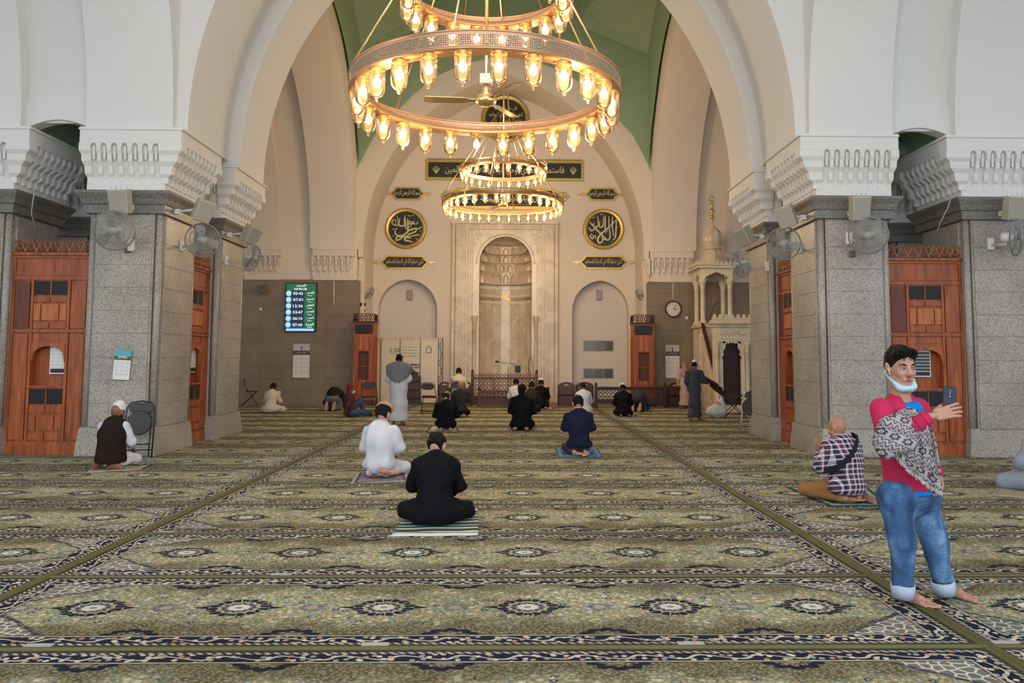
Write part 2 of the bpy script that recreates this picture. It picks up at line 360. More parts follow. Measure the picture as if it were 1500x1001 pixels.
def pier(x0, x1, y0, y1, sides, wmat=white, gmat=gran, corb_sides=None, cap_front=None):
    root = struct(empty('pillar', ((x0+x1)/2, (y0+y1)/2, 0)))
    ox, oy = -(x0+x1)/2, -(y0+y1)/2
    X0, X1, Y0, Y1 = x0+ox, x1+ox, y0+oy, y1+oy
    fl, fr = (.55, 1.8) if x0 < 0 else (1.8, .55)
    bm = bmesh.new(); prism(bm, notch_rect(X0+.012, X1-.012, Y0+.012, Y1-.012, .11), 0.3, 3.76, axis='z'); finish(bm, 'shaft', gmat, root)
    bm = bmesh.new(); ring_loft(bm, X0, X1, Y0, Y1, [(0, .035), (.06, .035), (.22, .022), (.42, .0), (.44, -.02)]); finish(bm, 'plinth', gmat, root)
    bm = bmesh.new(); ring_loft(bm, X0, X1, Y0, Y1, [(3.72, .0), (3.73, .045), (3.86, .05), (3.87, .075), (3.90, .085), (3.95, .10), (4.03, .15), (4.07, .16)]); finish(bm, 'cornice', grand, root)
    bmc = bmesh.new(); lathe(bmc, [(.052, .42), (.052, 3.72)], 14, 0, 0); bmesh.ops.recalc_face_normals(bmc, faces=bmc.faces)
    me = bpy.data.meshes.new('colonnette'); bmc.to_mesh(me); bmc.free(); me.materials.append(gmat); me.shade_smooth()
    for cx_, cy_ in ((X0, Y0), (X1, Y0), (X1, Y1), (X0, Y1)):
        o = meshobj('colonnette', me, None, root); o.location = (cx_-math.copysign(.062, cx_), cy_-math.copysign(.062, cy_), 0)
    # granite slabs, course by course
    def courses(zs):
        return zs
    zs = [.44, .80, 1.15, 1.5, 1.87, 2.22, 2.58, 2.93, 3.28, 3.70]
    for s in sides:
        wd_ = (X1-X0 if s in 'fb' else Y1-Y0)-.30
        for za, zb in zip(zs, zs[1:]):
            o = meshobj('stone_slab', panel_mesh(wd_, zb-za-.003, gmat), None, root)
            z = (za+zb)/2
            if s == 'f': o.location = (0, Y0+.005, z)
            elif s == 'b': o.location = (0, Y1-.005, z); 
            elif s == 'l': o.location = (X0+.005, 0, z); o.rotation_euler.z = PI/2
            else: o.location = (X1-.005, 0, z); o.rotation_euler.z = PI/2
    # white capital: core, corbels, flat block with string moulding
    bm = bmesh.new(); ring_loft(bm, X0, X1, Y0, Y1, [(4.07, .0), (4.075, .03), (4.2, .03), (4.3, .0)]); 
    ring_loft(bm, X0, X1, Y0, Y1, [(4.2, .0), (4.78, .0), (4.80, .175), (5.0, .175), (5.005, .195), (5.03, .195), (5.035, .182), (5.05, .182)], fl, fr)
    finish(bm, 'capital', wmat, root)
    for s in (corb_sides or sides):
        L = (X1-X0 if s in 'fb' else Y1-Y0); n = max(3, int(round((L+.1)/.186))); sp = (L-.03)/n
        for i in range(n):
            o = meshobj('corbel', CORB, None, root); t = -L/2+.03+sp*i
            o.scale.x = sp/.185
            if s == 'f': o.location = (t, Y0, 4.19)
            elif s == 'b': o.location = (-t, Y1, 4.19); o.rotation_euler.z = PI
            elif s == 'l': o.location = (X0, -t, 4.19); o.rotation_euler.z = -PI/2
            else: o.location = (X1, t, 4.19); o.rotation_euler.z = PI/2
            if s in 'lr': o.scale.y = fl if s == 'l' else fr
            if wmat is not white: 
                o.material_slots[0].link = 'OBJECT'; o.material_slots[0].material = wmat
    # corner fins: the zigzag profile that closes each frieze
    prof = [(-.0, 4.194), (.041, 4.194), (.041, 4.285), (.081, 4.335), (.091, 4.455), (.136, 4.525), (.146, 4.625), (.184, 4.685), (.184, 4.795), (0, 4.795)]
    for sx_ in (-1, 1):
        for sy_ in (-1, 1):
            bm = bmesh.new(); fx_ = fr if sx_ > 0 else fl; cx_ = X1 if sx_ > 0 else X0; cy_ = Y1 if sy_ > 0 else Y0
            rings = [[bm.verts.new((cx_-sx_*.03, cy_-sy_*.03, z)), bm.verts.new((cx_+sx_*p*fx_, cy_-sy_*.03, z)), bm.verts.new((cx_+sx_*p*fx_, cy_+sy_*p, z)), bm.verts.new((cx_-sx_*.03, cy_+sy_*p, z))] for p, z in prof[1:-1]]
            for a, b in zip(rings, rings[1:]):
                for i in range(4): bm.faces.new((a[i], a[(i+1) % 4], b[(i+1) % 4], b[i]))
            bm.faces.new(rings[0][::-1]); bm.faces.new(rings[-1]); finish(bm, 'corner_fin', wmat, root)
    return root
for sx in (-1, 1):
    for i, (xa, xb) in enumerate(PX):
        for j, (ya, yb) in enumerate(PY):
            a, b = sorted((sx*xa, sx*xb))
            inner = 'r' if sx < 0 else 'l'; outer = 'l' if sx < 0 else 'r'
            sides = ('f' if j == 0 else '')+(inner if True else '')
            corb = ('fb')+inner+outer if i == 0 else 'f'+inner
            pier(a, b, ya, yb, sides or 'f', corb_sides=corb)
# kibla side piers: the granite facing runs on as one wall, with capitals at pier rhythm above it
for sx in (-1, 1):
    s = 'left' if sx < 0 else 'right'
    root = struct(empty('wall_%s_granite' % s, (0, 0, 0)))
    a, b = sorted((sx*4.72, sx*14)); boxo('backing', granw, a, b, YK+.02, YM, 0, 4.03, root)
    a, b = sorted((sx*4.55, sx*4.97)); 
    xs = [4.72+1.03*i for i in range(5)]; zs = [0, .42]+[.42+.403*k for k in range(1, 10)]
    for xa, xb in zip(xs, xs[1:]):
        for za, zb in zip(zs, zs[1:]):
            o = meshobj('stone_slab', panel_mesh(xb-xa-.003, zb-za-.003, granw), None, root); o.location = (sx*(xa+xb)/2, YK+.004, (za+zb)/2)
    # capitals
    for xa, xb in ((4.86, 6.2), (7.22, 8.4)):
        a, b = sorted((sx*xa, sx*xb))
        p = struct(empty('pillar_capital', ((a+b)/2, YK, 0))); L = b-a
        bm = bmesh.new(); prism(bm, [(.02, 4.03), (-.05, 4.03), (-.05, 4.19), (-.01, 4.2), (-.01, 4.78), (-.17, 4.8), (-.17, 5.0), (-.2, 5.0), (-.2, 5.03), (-.18, 5.05), (.02, 5.05)], -L/2, L/2, axis='x'); finish(bm, 'capital', cream, p)
        n = 7; sp = L/n
        for i in range(n):
            o = meshobj('corbel', CORB, None, p); o.location = (-L/2+sp*i, -.0, 4.19); o.scale.x = sp/.185; o.material_slots[0].link = 'OBJECT'; o.material_slots[0].material = cream
    # side corbels on the inner return
    p = struct(empty('pillar_capital', (sx*4.78, YK+.3, 0)))
    for i in range(4):
        o = meshobj('corbel', CORB, None, p); o.location = (0, .55-.18*i if sx < 0 else -.25+.18*i, 4.19); o.rotation_euler.z = PI/2 if sx < 0 else -PI/2; o.material_slots[0].link = 'OBJECT'; o.material_slots[0].material = cream
    a, b = sorted((-sx*.02, -sx*.19)); boxo('capital', cream, a, b, -.3, .5, 4.8, 5.05, p)
# ------------------------------------------------------------ carpets
class E:
    """tiny arithmetic on shader sockets"""
    def __init__(s, nt): s.nt = nt
    def m(s, op, a, b=0.0, c=None):
        n = s.nt.nodes.new('ShaderNodeMath'); n.operation = op
        for i, x in enumerate([a, b] + ([c] if c is not None else [])):
            if isinstance(x, (int, float)): n.inputs[i].default_value = x
            else: s.nt.links.new(x, n.inputs[i])
        return n.outputs[0]
    def add(s, a, b): return s.m('ADD', a, b)
    def sub(s, a, b): return s.m('SUBTRACT', a, b)
    def mul(s, a, b): return s.m('MULTIPLY', a, b)
    def lt(s, a, b): return s.m('LESS_THAN', a, b)
    def gt(s, a, b): return s.m('GREATER_THAN', a, b)
    def band(s, a, lo, hi): return s.mul(s.gt(a, lo), s.lt(a, hi))
    def ss(s, a, lo, hi):
        n = s.nt.nodes.new('ShaderNodeMapRange'); n.interpolation_type = 'SMOOTHSTEP'; s.nt.links.new(a, n.inputs[0]); n.inputs[1].default_value = lo; n.inputs[2].default_value = hi; return n.outputs[0]
    def mix(s, f, a, b, mode='MIX'):
        n = s.nt.nodes.new('ShaderNodeMix'); n.data_type = 'RGBA'; n.blend_type = mode
        if isinstance(f, (int, float)): n.inputs[0].default_value = f
        else: s.nt.links.new(f, n.inputs[0])
        for i, x in ((6, a), (7, b)):
            if isinstance(x, tuple): n.inputs[i].default_value = (*x, 1)
            else: s.nt.links.new(x, n.inputs[i])
        return n.outputs[2]
CL, CW = 5.58, 1.32
def carpet_mat():
    m, nt, b = nodemat('carpet'); e = E(nt); L = nt.links.new
    tc = N(nt, 'ShaderNodeTexCoord'); sp = N(nt, 'ShaderNodeSeparateXYZ'); L(tc.outputs['Object'], sp.inputs[0]); x, y = sp.outputs[0], sp.outputs[1]
    geo = N(nt, 'ShaderNodeNewGeometry')
    ax, ay = e.m('ABSOLUTE', x), e.m('ABSOLUTE', y)
    def vor(scale, feat='F1', src=None):
        v = N(nt, 'ShaderNodeTexVoronoi'); v.voronoi_dimensions = '2D'; v.feature = feat; setin(v, 'Scale', scale); L(src or tc.outputs['Object'], v.inputs['Vector']); return v
    def noi(scale, det=3, src=None):
        n = N(nt, 'ShaderNodeTexNoise'); setin(n, 'Scale', scale); setin(n, 'Detail', det); L(src or tc.outputs['Object'], n.inputs['Vector']); return n.outputs['Fac']
    wear = noi(1.1, 4, geo.outputs['Position'])
    # flowering ground
    v1 = vor(17); v2 = vor(42); vine = vor(12, 'DISTANCE_TO_EDGE')
    pal1 = ramp(nt, [(0, (.50, .45, .27)), (.18, (.20, .30, .26)), (.3, (.44, .43, .27)), (.45, (.62, .58, .44)), (.6, (.34, .37, .20)), (.74, (.50, .33, .20)), (.86, (.26, .34, .34)), (.93, (.07, .09, .13))], 'CONSTANT')
    pal2 = ramp(nt, [(0, (.36, .36, .20)), (.25, (.58, .54, .38)), (.45, (.24, .27, .14)), (.65, (.46, .40, .22)), (.82, (.38, .42, .34)), (.93, (.12, .13, .10))], 'CONSTANT')
    s1 = N(nt, 'ShaderNodeSeparateColor'); L(v1.outputs['Color'], s1.inputs[0]); L(s1.outputs[0], pal1.inputs[0])
    s2 = N(nt, 'ShaderNodeSeparateColor'); L(v2.outputs['Color'], s2.inputs[0]); L(s2.outputs[1], pal2.inputs[0])
    base = e.mix(noi(7, 3), (.20, .20, .115), (.34, .33, .20))
    f = e.mix(e.mul(e.lt(v2.outputs['Distance'], .40), .85), base, pal2.outputs[0])
    f = e.mix(e.mul(e.lt(vine.outputs['Distance'], .05), .55), f, (.60, .57, .42))
    d1 = v1.outputs['Distance']
    f = e.mix(e.mul(e.lt(d1, .40), .8), f, (.13, .14, .075)); f = e.mix(e.lt(d1, .34), f, pal1.outputs[0]); f = e.mix(e.lt(d1, .11), f, (.70, .66, .52))
    # darker brown towards the long edges
    ed = e.mul(e.ss(e.add(e.add(ay, e.mul(y, -.12)), e.mul(e.sub(noi(2.6, 4), .5), .75)), .20, .42), .80)
    f = e.mix(ed, f, e.mix(e.lt(v2.outputs['Distance'], .33), (.075, .062, .028), (.26, .22, .12)))
    # repeat of the medallions every 0.862 m
    mx = e.sub(e.mul(e.m('FRACT', e.add(e.m('DIVIDE', x, .862), 10.0)), .862), .431)
    mh = e.sub(e.mul(e.m('FRACT', e.add(e.m('DIVIDE', x, .862), 10.5)), .862), .431)
    inside = e.lt(ax, 2.60)
    def polar(px_, py_, ky=1.0):
        yy = e.mul(py_, ky); r = e.m('SQRT', e.add(e.mul(px_, px_), e.mul(yy, yy))); return r, e.m('ARCTAN2', yy, px_)
    r, th = polar(mx, y, 1.12)
    lob = e.mul(e.m('ABSOLUTE', e.m('SINE', e.mul(th, 6.0))), .022)
    r2 = e.sub(r, lob)
    navy = (.014, .017, .040)
    ring = e.mul(e.lt(r2, .165), e.mul(inside, e.gt(e.add(e.m('ABSOLUTE', e.m('SINE', e.mul(th, 9.0))), e.mul(noi(30, 2), .4)), .42)))
    f = e.mix(ring, f, navy)
    f = e.mix(e.mul(e.lt(e.add(r, e.mul(lob, .8)), .135), inside), f, (.45, .45, .33))
    f = e.mix(e.mul(e.band(e.add(r, lob), .085, .115), e.mul(inside, .9)), f, (.04, .045, .07))
    f = e.mix(e.mul(e.lt(r, .062), inside), f, (.68, .67, .60)); f = e.mix(e.mul(e.lt(r, .022), inside), f, (.30, .30, .22))
    tip = e.mul(e.band(e.m('ABSOLUTE', mx), .18, .27), e.lt(ay, e.mul(e.sub(.28, e.m('ABSOLUTE', mx)), .28)))
    f = e.mix(e.mul(tip, inside), f, navy)
    rh, _ = polar(mh, y)
    ins2 = e.lt(ax, 2.7)
    f = e.mix(e.mul(e.band(rh, .035, .075), e.mul(ins2, .6)), f, (.10, .15, .20)); f = e.mix(e.mul(e.lt(rh, .034), ins2), f, (.45, .36, .25))
    # dark pendants growing out of the border between the medallions
    rp, tp = polar(mh, e.sub(ay, .50), 1.35)
    rp2 = e.sub(rp, e.mul(e.m('ABSOLUTE', e.m('SINE', e.mul(tp, 5.0))), .03))
    f = e.mix(e.mul(e.band(rp2, .075, .135), ins2), f, navy); f = e.mix(e.mul(e.lt(rp, .045), ins2), f, (.42, .36, .24))
    # corner pieces
    cx = e.sub(CL/2, ax); cy = e.sub(CW/2, ay); cr = e.add(cx, e.mul(cy, 1.25)); crn = e.add(cr, e.mul(e.sub(noi(6, 2), .5), .14))
    vc = vor(16, 'DISTANCE_TO_EDGE')
    ccol = e.mix(e.lt(vc.outputs['Distance'], .10), e.mix(noi(9, 2), (.10, .11, .10), (.26, .26, .22)), (.62, .60, .52))
    f = e.mix(e.lt(crn, .86), f, ccol); f = e.mix(e.mul(e.band(crn, .81, .86), .75), f, navy)
    # border: navy band with ivory vine on both long sides and at the ends
    dmin = e.m('MINIMUM', cx, cy)
    along = e.add(x, e.mul(y, 1.0))
    bd = e.lt(dmin, .165); f = e.mix(bd, f, navy)
    vv = e.m('ABSOLUTE', e.sub(e.sub(dmin, .105), e.mul(e.m('SINE', e.mul(along, 21.0)), .026)))
    f = e.mix(e.mul(e.lt(vv, .007), bd), f, (.58, .54, .42))
    vb = vor(24); sb = N(nt, 'ShaderNodeSeparateColor'); L(vb.outputs['Color'], sb.inputs[0])
    palb = ramp(nt, [(0, (.60, .55, .42)), (.35, (.45, .30, .20)), (.55, (.30, .36, .34)), (.75, (.66, .62, .50))], 'CONSTANT'); L(sb.outputs[0], palb.inputs[0])
    f = e.mix(e.mul(e.mul(e.lt(vb.outputs['Distance'], .36), e.lt(sb.outputs[1], .62)), bd), f, palb.outputs[0])
    f = e.mix(e.mul(e.band(dmin, .158, .172), 1.0), f, (.45, .42, .30)); f = e.mix(e.band(dmin, .172, .18), f, (.02, .02, .03))
    f = e.mix(e.band(dmin, .03, .055), f, e.mix(e.gt(e.m('SINE', e.mul(along, 130.0)), 0), (.50, .47, .36), (.06, .06, .06)))
    f = e.mix(e.lt(dmin, .03), f, (.06, .055, .05))
    # traffic wear
    f = e.mix(1.0, f, ramp_out(nt, wear, [(.3, (.80, .77, .73)), (.7, (1.14, 1.12, 1.12))]), 'MULTIPLY')
    L(f, b.inputs['Base Color']); b.inputs['Roughness'].default_value = .95; b.inputs['Specular IOR Level'].default_value = .15
    nb = N(nt, 'ShaderNodeTexNoise'); setin(nb, 'Scale', 160); L(tc.outputs['Object'], nb.inputs['Vector']); bp = N(nt, 'ShaderNodeBump'); setin(bp, 'Strength', .5); setin(bp, 'Distance', .01)
    L(nb.outputs['Fac'], bp.inputs['Height']); L(bp.outputs[0], b.inputs['Normal']); return m
def ramp_out(nt, src, stops):
    r = ramp(nt, stops); nt.links.new(src, r.inputs[0]); return r.outputs[0]
carpet = carpet_mat()
bm = bmesh.new(); box(bm, -CL/2, CL/2, -CW/2, CW/2, 0, .012); me_c = bpy.data.meshes.new('carpet'); bmesh.ops.recalc_face_normals(bm, faces=bm.faces); bm.to_mesh(me_c); bm.free(); me_c.materials.append(carpet)
tape = simple('olive_seam', (.115, .105, .030), .7, var=.15, scale=3)
ROW0, ROWP = 4.286, 1.373
for k in range(-2, 16):
    yc = ROW0+ROWP*(k+.5)
    for c in range(-2, 3):
        if yc > 25.6: continue
        if abs(c) == 2 and yc < 6: continue
        o = meshobj('carpet_strip', me_c, None, floor); o.location = (5.64*c, yc, 0); o.rotation_euler.z = PI*((k+c) % 2)
for k in range(-2, 16):
    y = ROW0+ROWP*k; big = 14.1; boxo('seam_tape', tape, -big, big, y-.026, y+.026, .006, .0155, floor)
    bm = bmesh.new(); tube(bm, [(-big, y-.012, .014), (big, y-.012, .014)], .011, 6); finish(bm, 'seam_piping', tape, floor)
for sx in (-1, 1):
    for xx in (2.82, 8.46):
        boxo('seam_tape', tape, sx*xx-.038, sx*xx+.038, 1.6, YK, .007, .018, floor)
        bm = bmesh.new(); tube(bm, [(sx*xx+.01, 1.6, .018), (sx*xx+.01, YK, .018)], .014, 6); finish(bm, 'seam_piping', tape, floor)
tagm = simple('seam_label', (.45, .43, .42), .6)
for (u, v) in ((551, 942), (1012, 943), (52, 949), (408, 846), (777, 843), (1140, 846), (1478, 945), (1400, 787), (920, 783), (585, 792), (232, 785), (1075, 743), (820, 744)):
    p = onfloor(u, v, .014); k = round((p.y-ROW0)/ROWP); y = ROW0+ROWP*k+.05
    boxo('seam_label', tagm, p.x-.07, p.x+.07, y-.018, y+.022, .012, .0175, floor)

# ------------------------------------------------------------ arabic lettering (contextual forms, laid out right to left)
AF = {'ا': (0xFE8D, 0xFE8E), 'أ': (0xFE83, 0xFE84), 'إ': (0xFE87, 0xFE88), 'د': (0xFEA9, 0xFEAA), 'ذ': (0xFEAB, 0xFEAC), 'ر': (0xFEAD, 0xFEAE), 'ز': (0xFEAF, 0xFEB0), 'و': (0xFEED, 0xFEEE), 'ة': (0xFE93, 0xFE94), 'ى': (0xFEEF, 0xFEF0)}
AJ = {'ب': 0xFE8F, 'ت': 0xFE95, 'ث': 0xFE99, 'ج': 0xFE9D, 'ح': 0xFEA1, 'خ': 0xFEA5, 'س': 0xFEB1, 'ش': 0xFEB5, 'ص': 0xFEB9, 'ض': 0xFEBD, 'ط': 0xFEC1, 'ظ': 0xFEC5, 'ع': 0xFEC9, 'غ': 0xFECD, 'ف': 0xFED1, 'ق': 0xFED5, 'ك': 0xFED9, 'ل': 0xFEDD, 'م': 0xFEE1, 'ن': 0xFEE5, 'ه': 0xFEE9, 'ي': 0xFEF1}
def arab(s):
    out = []
    for i, ch in enumerate(s):
        p = s[i-1] if i else ' '; n = s[i+1] if i+1 < len(s) else ' '
        pj = p in AJ; nj = (n in AJ or n in AF)
        if ch in AF: out.append(chr(AF[ch][1] if pj else AF[ch][0]))
        elif ch in AJ: b0 = AJ[ch]; out.append(chr(b0+(3 if pj and nj else 1 if pj else 2 if nj else 0)))
        else: out.append(ch)
    return ''.join(out[::-1])
def text(name, body, mat, loc, rot, width=None, height=None, parent=None, ext=.002, shear=0):
    c = bpy.data.curves.new(name, 'FONT'); c.body = body; c.align_x = 'CENTER'; c.align_y = 'CENTER'; c.extrude = ext/.3 if False else 0.0; c.resolution_u = 2; c.shear = shear
    o = bpy.data.objects.new(name, c); C.objects.link(o); bpy.context.view_layer.update()
    dg = bpy.context.evaluated_depsgraph_get(); me = bpy.data.meshes.new_from_object(o.evaluated_get(dg)); bpy.data.objects.remove(o)
    co = [v.co for v in me.vertices]
    if not co: return None
    x0, x1 = min(v.x for v in co), max(v.x for v in co); y0, y1 = min(v.y for v in co), max(v.y for v in co)
    sx = (width/(x1-x0)) if width else None; sy = (height/(y1-y0)) if height else None
    sx = sx or sy; sy = sy or sx
    for v in co: v.x = (v.x-(x0+x1)/2)*sx; v.y = (v.y-(y0+y1)/2)*sy
    me.materials.clear(); me.materials.append(mat)
    q = bpy.data.objects.new(name, me); C.objects.link(q); q.location = loc; q.rotation_euler = rot
    if parent: q.parent = parent
    return q
FR = (PI/2, 0, 0)       # facing -y

# ------------------------------------------------------------ cabinets between the pier rings
def cabinet_build(W=1.2, side=False):
    r = empty('cabinet'); h = W/2; k = W/1.2
    D = .42
    # carcass with a real niche opening
    bm = bmesh.new(); nx = .27*k
    box(bm, -h, h, .16, D, .12, 3.08); box(bm, -h, -nx, .03, .16, .12, 3.08); box(bm, nx, h, .03, .16, .12, 3.08)
    box(bm, -nx, nx, .03, .16, .12, 1.05); box(bm, -nx, nx, .03, .16, 1.70, 3.08)
    finish(bm, 'carcass', wd, r)
    bm = bmesh.new(); n = 10     # arched lip of the niche
    pts = [(-nx, 1.42), (-nx+.02*k, 1.42), (-nx+.03*k, 1.5)]+[(-.235*k*math.cos(PI*i/n), 1.52+.15*math.sin(PI*i/n)) for i in range(n+1)]+[(nx-.03*k, 1.5), (nx-.02*k, 1.42), (nx, 1.42), (nx, 1.72), (-nx, 1.72)]
    prism(bm, pts, .0, .05); finish(bm, 'niche_arch', wd, r)
    boxo('niche_shelf', wd, -nx-.03, nx+.03, -.01, .16, 1.03, 1.06, r)
    bm = bmesh.new(); pts = [(-h, .17), (-h, .1), (-h+.03, .04), (-h+.10, 0), (h-.10, 0), (h-.03, .04), (h, .1), (h, .17)]; prism(bm, pts, -.01, D); finish(bm, 'plinth', wd, r)
    bm = bmesh.new()            # face frame
    for (a, b, c, d) in ((-h, -h+.045, .17, 3.1), (h-.045, h, .17, 3.1), (-.30*k, -.26*k, .2, 2.72), (.26*k, .30*k, .2, 2.72), (-h, h, 2.70, 2.75), (-h, h, 3.04, 3.1), (-h, h, .17, .21)):
        box(bm, a+(.001 if a == -h and b == h else 0), b-(.001 if a == -h and b == h else 0), (.002 if b-a > .5*W else 0), .041, c, d)
    box(bm, -h, h, -.012, .04, 1.885, 1.92)
    finish(bm, 'face_frame', wd, r)
    boxo('crown', wd, -h-.01, h+.01, -.025, D, 3.08, 3.13, r, .008)
    def panel(x0, x1, z0, z1, mat=wd, raised=True):
        bm = bmesh.new(); vs = box(bm, x0*k, x1*k, .018, .034, z0, z1)
        top = [f for f in bm.faces if abs(f.calc_center_median().y-.018) < 1e-4][0]
        if raised:
            q = bmesh.ops.inset_region(bm, faces=[top], thickness=min(.018, (z1-z0)*.2), depth=0)
            bmesh.ops.translate(bm, vec=(0, -.016, 0), verts=top.verts)
        finish(bm, 'panel', mat, r)
    panel(-.55, .55, 2.77, 3.03, wd, False)
    for s in (-1, 1):
        a, b = sorted((s*.32, s*.545)); panel(a, b, 1.95, 2.67, wdd if s < 0 else wd); panel(a, b, .24, 1.86)
        panel(*sorted((s*.01, s*.25)), 2.36, 2.43); panel(*sorted((s*.01, s*.25)), 1.945, 2.035)
        panel(*sorted((s*.15, s*.25)), 2.07, 2.32, wdl); panel(*sorted((s*.01, s*.25)), .65, .74)
        panel(*sorted((s*.15, s*.25)), .38, .61); panel(*sorted((s*.01, s*.25)), .235, .34)
    panel(-.13, .13, 2.07, 2.32, wdl); panel(-.13, .13, .38, .61); panel(-.25, .25, 1.77, 1.87, wd, False)
    for z0, z1 in ((2.47, 2.68), (.78, 1.01)):
        g = boxo('grille', black, -.25*k, .25*k, .012, .03, z0, z1, r)
        bm = bmesh.new(); nb = 18
        for i in range(nb+1):
            x = (-.25+.5*i/nb)*k; tube(bm, [(x, .008, z0), (x, .008, z1)], .0028, 5)
        finish(bm, 'grille_bars', simple('grille_bronze', (.035, .022, .016), .4, .4), g)
        boxo('grille_mullion', wd, -.008, .008, -.0, .02, z0, z1, g)
    # louvred vent in the niche
    vb = boxo('vent', plastw, -.02*k, .255*k, .10, .16, 1.24, 1.66, r)
    for i in range(6): boxo('vent_slat', plastw if not side else plastw, .0*k, .235*k, .085, .10, 1.335+.052*i, 1.335+.052*i+.04, vb)
    boxo('vent_control', black, .0, .235*k, .092, .102, 1.26, 1.32, vb)
    # openwork cresting
    bm = bmesh.new(); n = 7; p = W/n; t = .011
    for i in range(n):
        c = -h+p*(i+.5)
        lp = [(c+.042*k*math.sin(a)*(1 if True else 0), .02, 3.215-.05*math.cos(a)*(1.0 if math.cos(a) < 0 else .8)) for a in [2*PI*j/14 for j in range(14)]]
        tube(bm, lp, t, 5, True)
        tube(bm, [(c-p/2, .02, 3.14), (c-p/2+.02, .02, 3.2), (c, .02, 3.34), (c+p/2-.02, .02, 3.2), (c+p/2, .02, 3.14)], t, 5)
        tube(bm, [(c-p/2, .02, 3.32), (c-p/2+.03, .02, 3.27), (c, .02, 3.16), (c+p/2-.03, .02, 3.27), (c+p/2, .02, 3.32)], t, 5)
    for v in bm.verts: v.co.y = .02+(v.co.y-.02)*1.6
    finish(bm, 'crest', wood('crest_wood', (.26, .08, .035), (.42, .16, .07)), r)
    return r
cb = cabinet_build(1.2)
cb.location = (-6.86, 12.62, 0); tag(cb, 'wooden cabinet with white louvred vent in its niche, beside the seated man in black vest', 'cabinet', 'pier cabinets')
c2 = clone(cb); c2.location = (6.86, 12.62, 0); c2['label'] = 'wooden cabinet between granite piers directly behind the man in the pink shirt'
for ch in c2.children:
    if ch.name.startswith('vent'):
        ch.location.x = -.15
        for q_ in ch.children:
            if q_.name.startswith('vent_slat'): q_.material_slots[0].link = 'OBJECT'; q_.material_slots[0].material = simple('vent_slat_dark', (.05, .05, .05), .4)
cs = cabinet_build(1.08, True)
cs.location = (-5.28, 14.405, 0); cs.rotation_euler.z = PI/2
tag(cs, 'narrow wooden cabinet in the side of the granite pier cluster near the folded black chair', 'cabinet', 'pier cabinets')
c3 = clone(cs); c3.location = (5.28, 14.405, 0); c3.rotation_euler.z = -PI/2; c3['label'] = 'narrow wooden cabinet in the side of the granite piers behind the bald man in plaid'

# ------------------------------------------------------------ chandeliers
def lattice_mat():
    m, nt, b = nodemat('pierced_copper'); uv = N(nt, 'ShaderNodeUVMap'); L = nt.links.new
    v = N(nt, 'ShaderNodeTexVoronoi'); v.voronoi_dimensions = '2D'; setin(v, 'Scale', 44); setin(v, 'Randomness', .25); L(uv.outputs[0], v.inputs['Vector'])
    e = E(nt); sp = N(nt, 'ShaderNodeSeparateXYZ'); L(uv.outputs[0], sp.inputs[0])
    hole = e.mul(e.lt(v.outputs['Distance'], .36), e.band(sp.outputs[1], .03, .15))
    b.inputs['Base Color'].default_value = (.62, .36, .24, 1); b.inputs['Metallic'].default_value = .6; b.inputs['Roughness'].default_value = .4
    L(e.sub(1.0, hole), b.inputs['Alpha']); MATS['pierced'] = m; return m
pierced = lattice_mat()
bulb_m = simple('lit_bulb', (1, .8, .5), .5, emit=(1.0, .66, .30), es=13)
def glass_mat():
    m, nt, b = nodemat('glow_tint_glass'); out = nt.nodes['Material Output']; nt.nodes.remove(b); L = nt.links.new  # clear jars; the bulbs' yellow glow is put into the glass tint
    tr = N(nt, 'ShaderNodeBsdfTransparent'); tr.inputs[0].default_value = (1, .93, .78, 1)
    tl = N(nt, 'ShaderNodeBsdfTranslucent'); tl.inputs[0].default_value = (1, .86, .58, 1)
    gl = N(nt, 'ShaderNodeBsdfGlossy'); gl.inputs[1].default_value = .08
    fr = N(nt, 'ShaderNodeFresnel'); setin(fr, 'IOR', 1.5); m1 = N(nt, 'ShaderNodeMixShader'); m1.inputs[0].default_value = .13; L(tr.outputs[0], m1.inputs[1]); L(tl.outputs[0], m1.inputs[2])
    m2 = N(nt, 'ShaderNodeMixShader'); L(fr.outputs[0], m2.inputs[0]); L(m1.outputs[0], m2.inputs[1]); L(gl.outputs[0], m2.inputs[2]); L(m2.outputs[0], out.inputs[0]); return m
glassm = glass_mat()
def lamp_meshes(s=1.0):
    bm = bmesh.new(); lathe(bm, [(.085*s, 0), (.088*s, -.012*s), (.05*s, -.02*s), (.035*s, -.03*s), (.032*s, -.075*s), (.025*s, -.08*s)], 14); bmesh.ops.recalc_face_normals(bm, faces=bm.faces)
    a = bpy.data.meshes.new('lamp'); bm.to_mesh(a); bm.free(); a.materials.append(copper); a.shade_smooth()
    bm = bmesh.new(); lathe(bm, [(.088*s, -.02*s), (.09*s, -.05*s), (.089*s, -.18*s), (.087*s, -.23*s), (.078*s, -.265*s), (.060*s, -.292*s), (.035*s, -.308*s), (.012*s, -.314*s), (.019*s, -.326*s), (.022*s, -.340*s), (.014*s, -.354*s), (.001, -.358*s)], 18, cap=False); bmesh.ops.recalc_face_normals(bm, faces=bm.faces)
    g = bpy.data.meshes.new('glass'); bm.to_mesh(g); bm.free(); g.materials.append(glassm); g.shade_smooth()
    bm = bmesh.new(); lathe(bm, [(.014*s, -.075*s), (.022*s, -.10*s), (.040*s, -.13*s), (.044*s, -.155*s), (.036*s, -.185*s), (.015*s, -.20*s)], 10); bmesh.ops.recalc_face_normals(bm, faces=bm.faces)
    b = bpy.data.meshes.new('bulb'); bm.to_mesh(b); bm.free(); b.materials.append(bulb_m); b.shade_smooth()
    return a, g, b
LM = lamp_meshes(1.0)
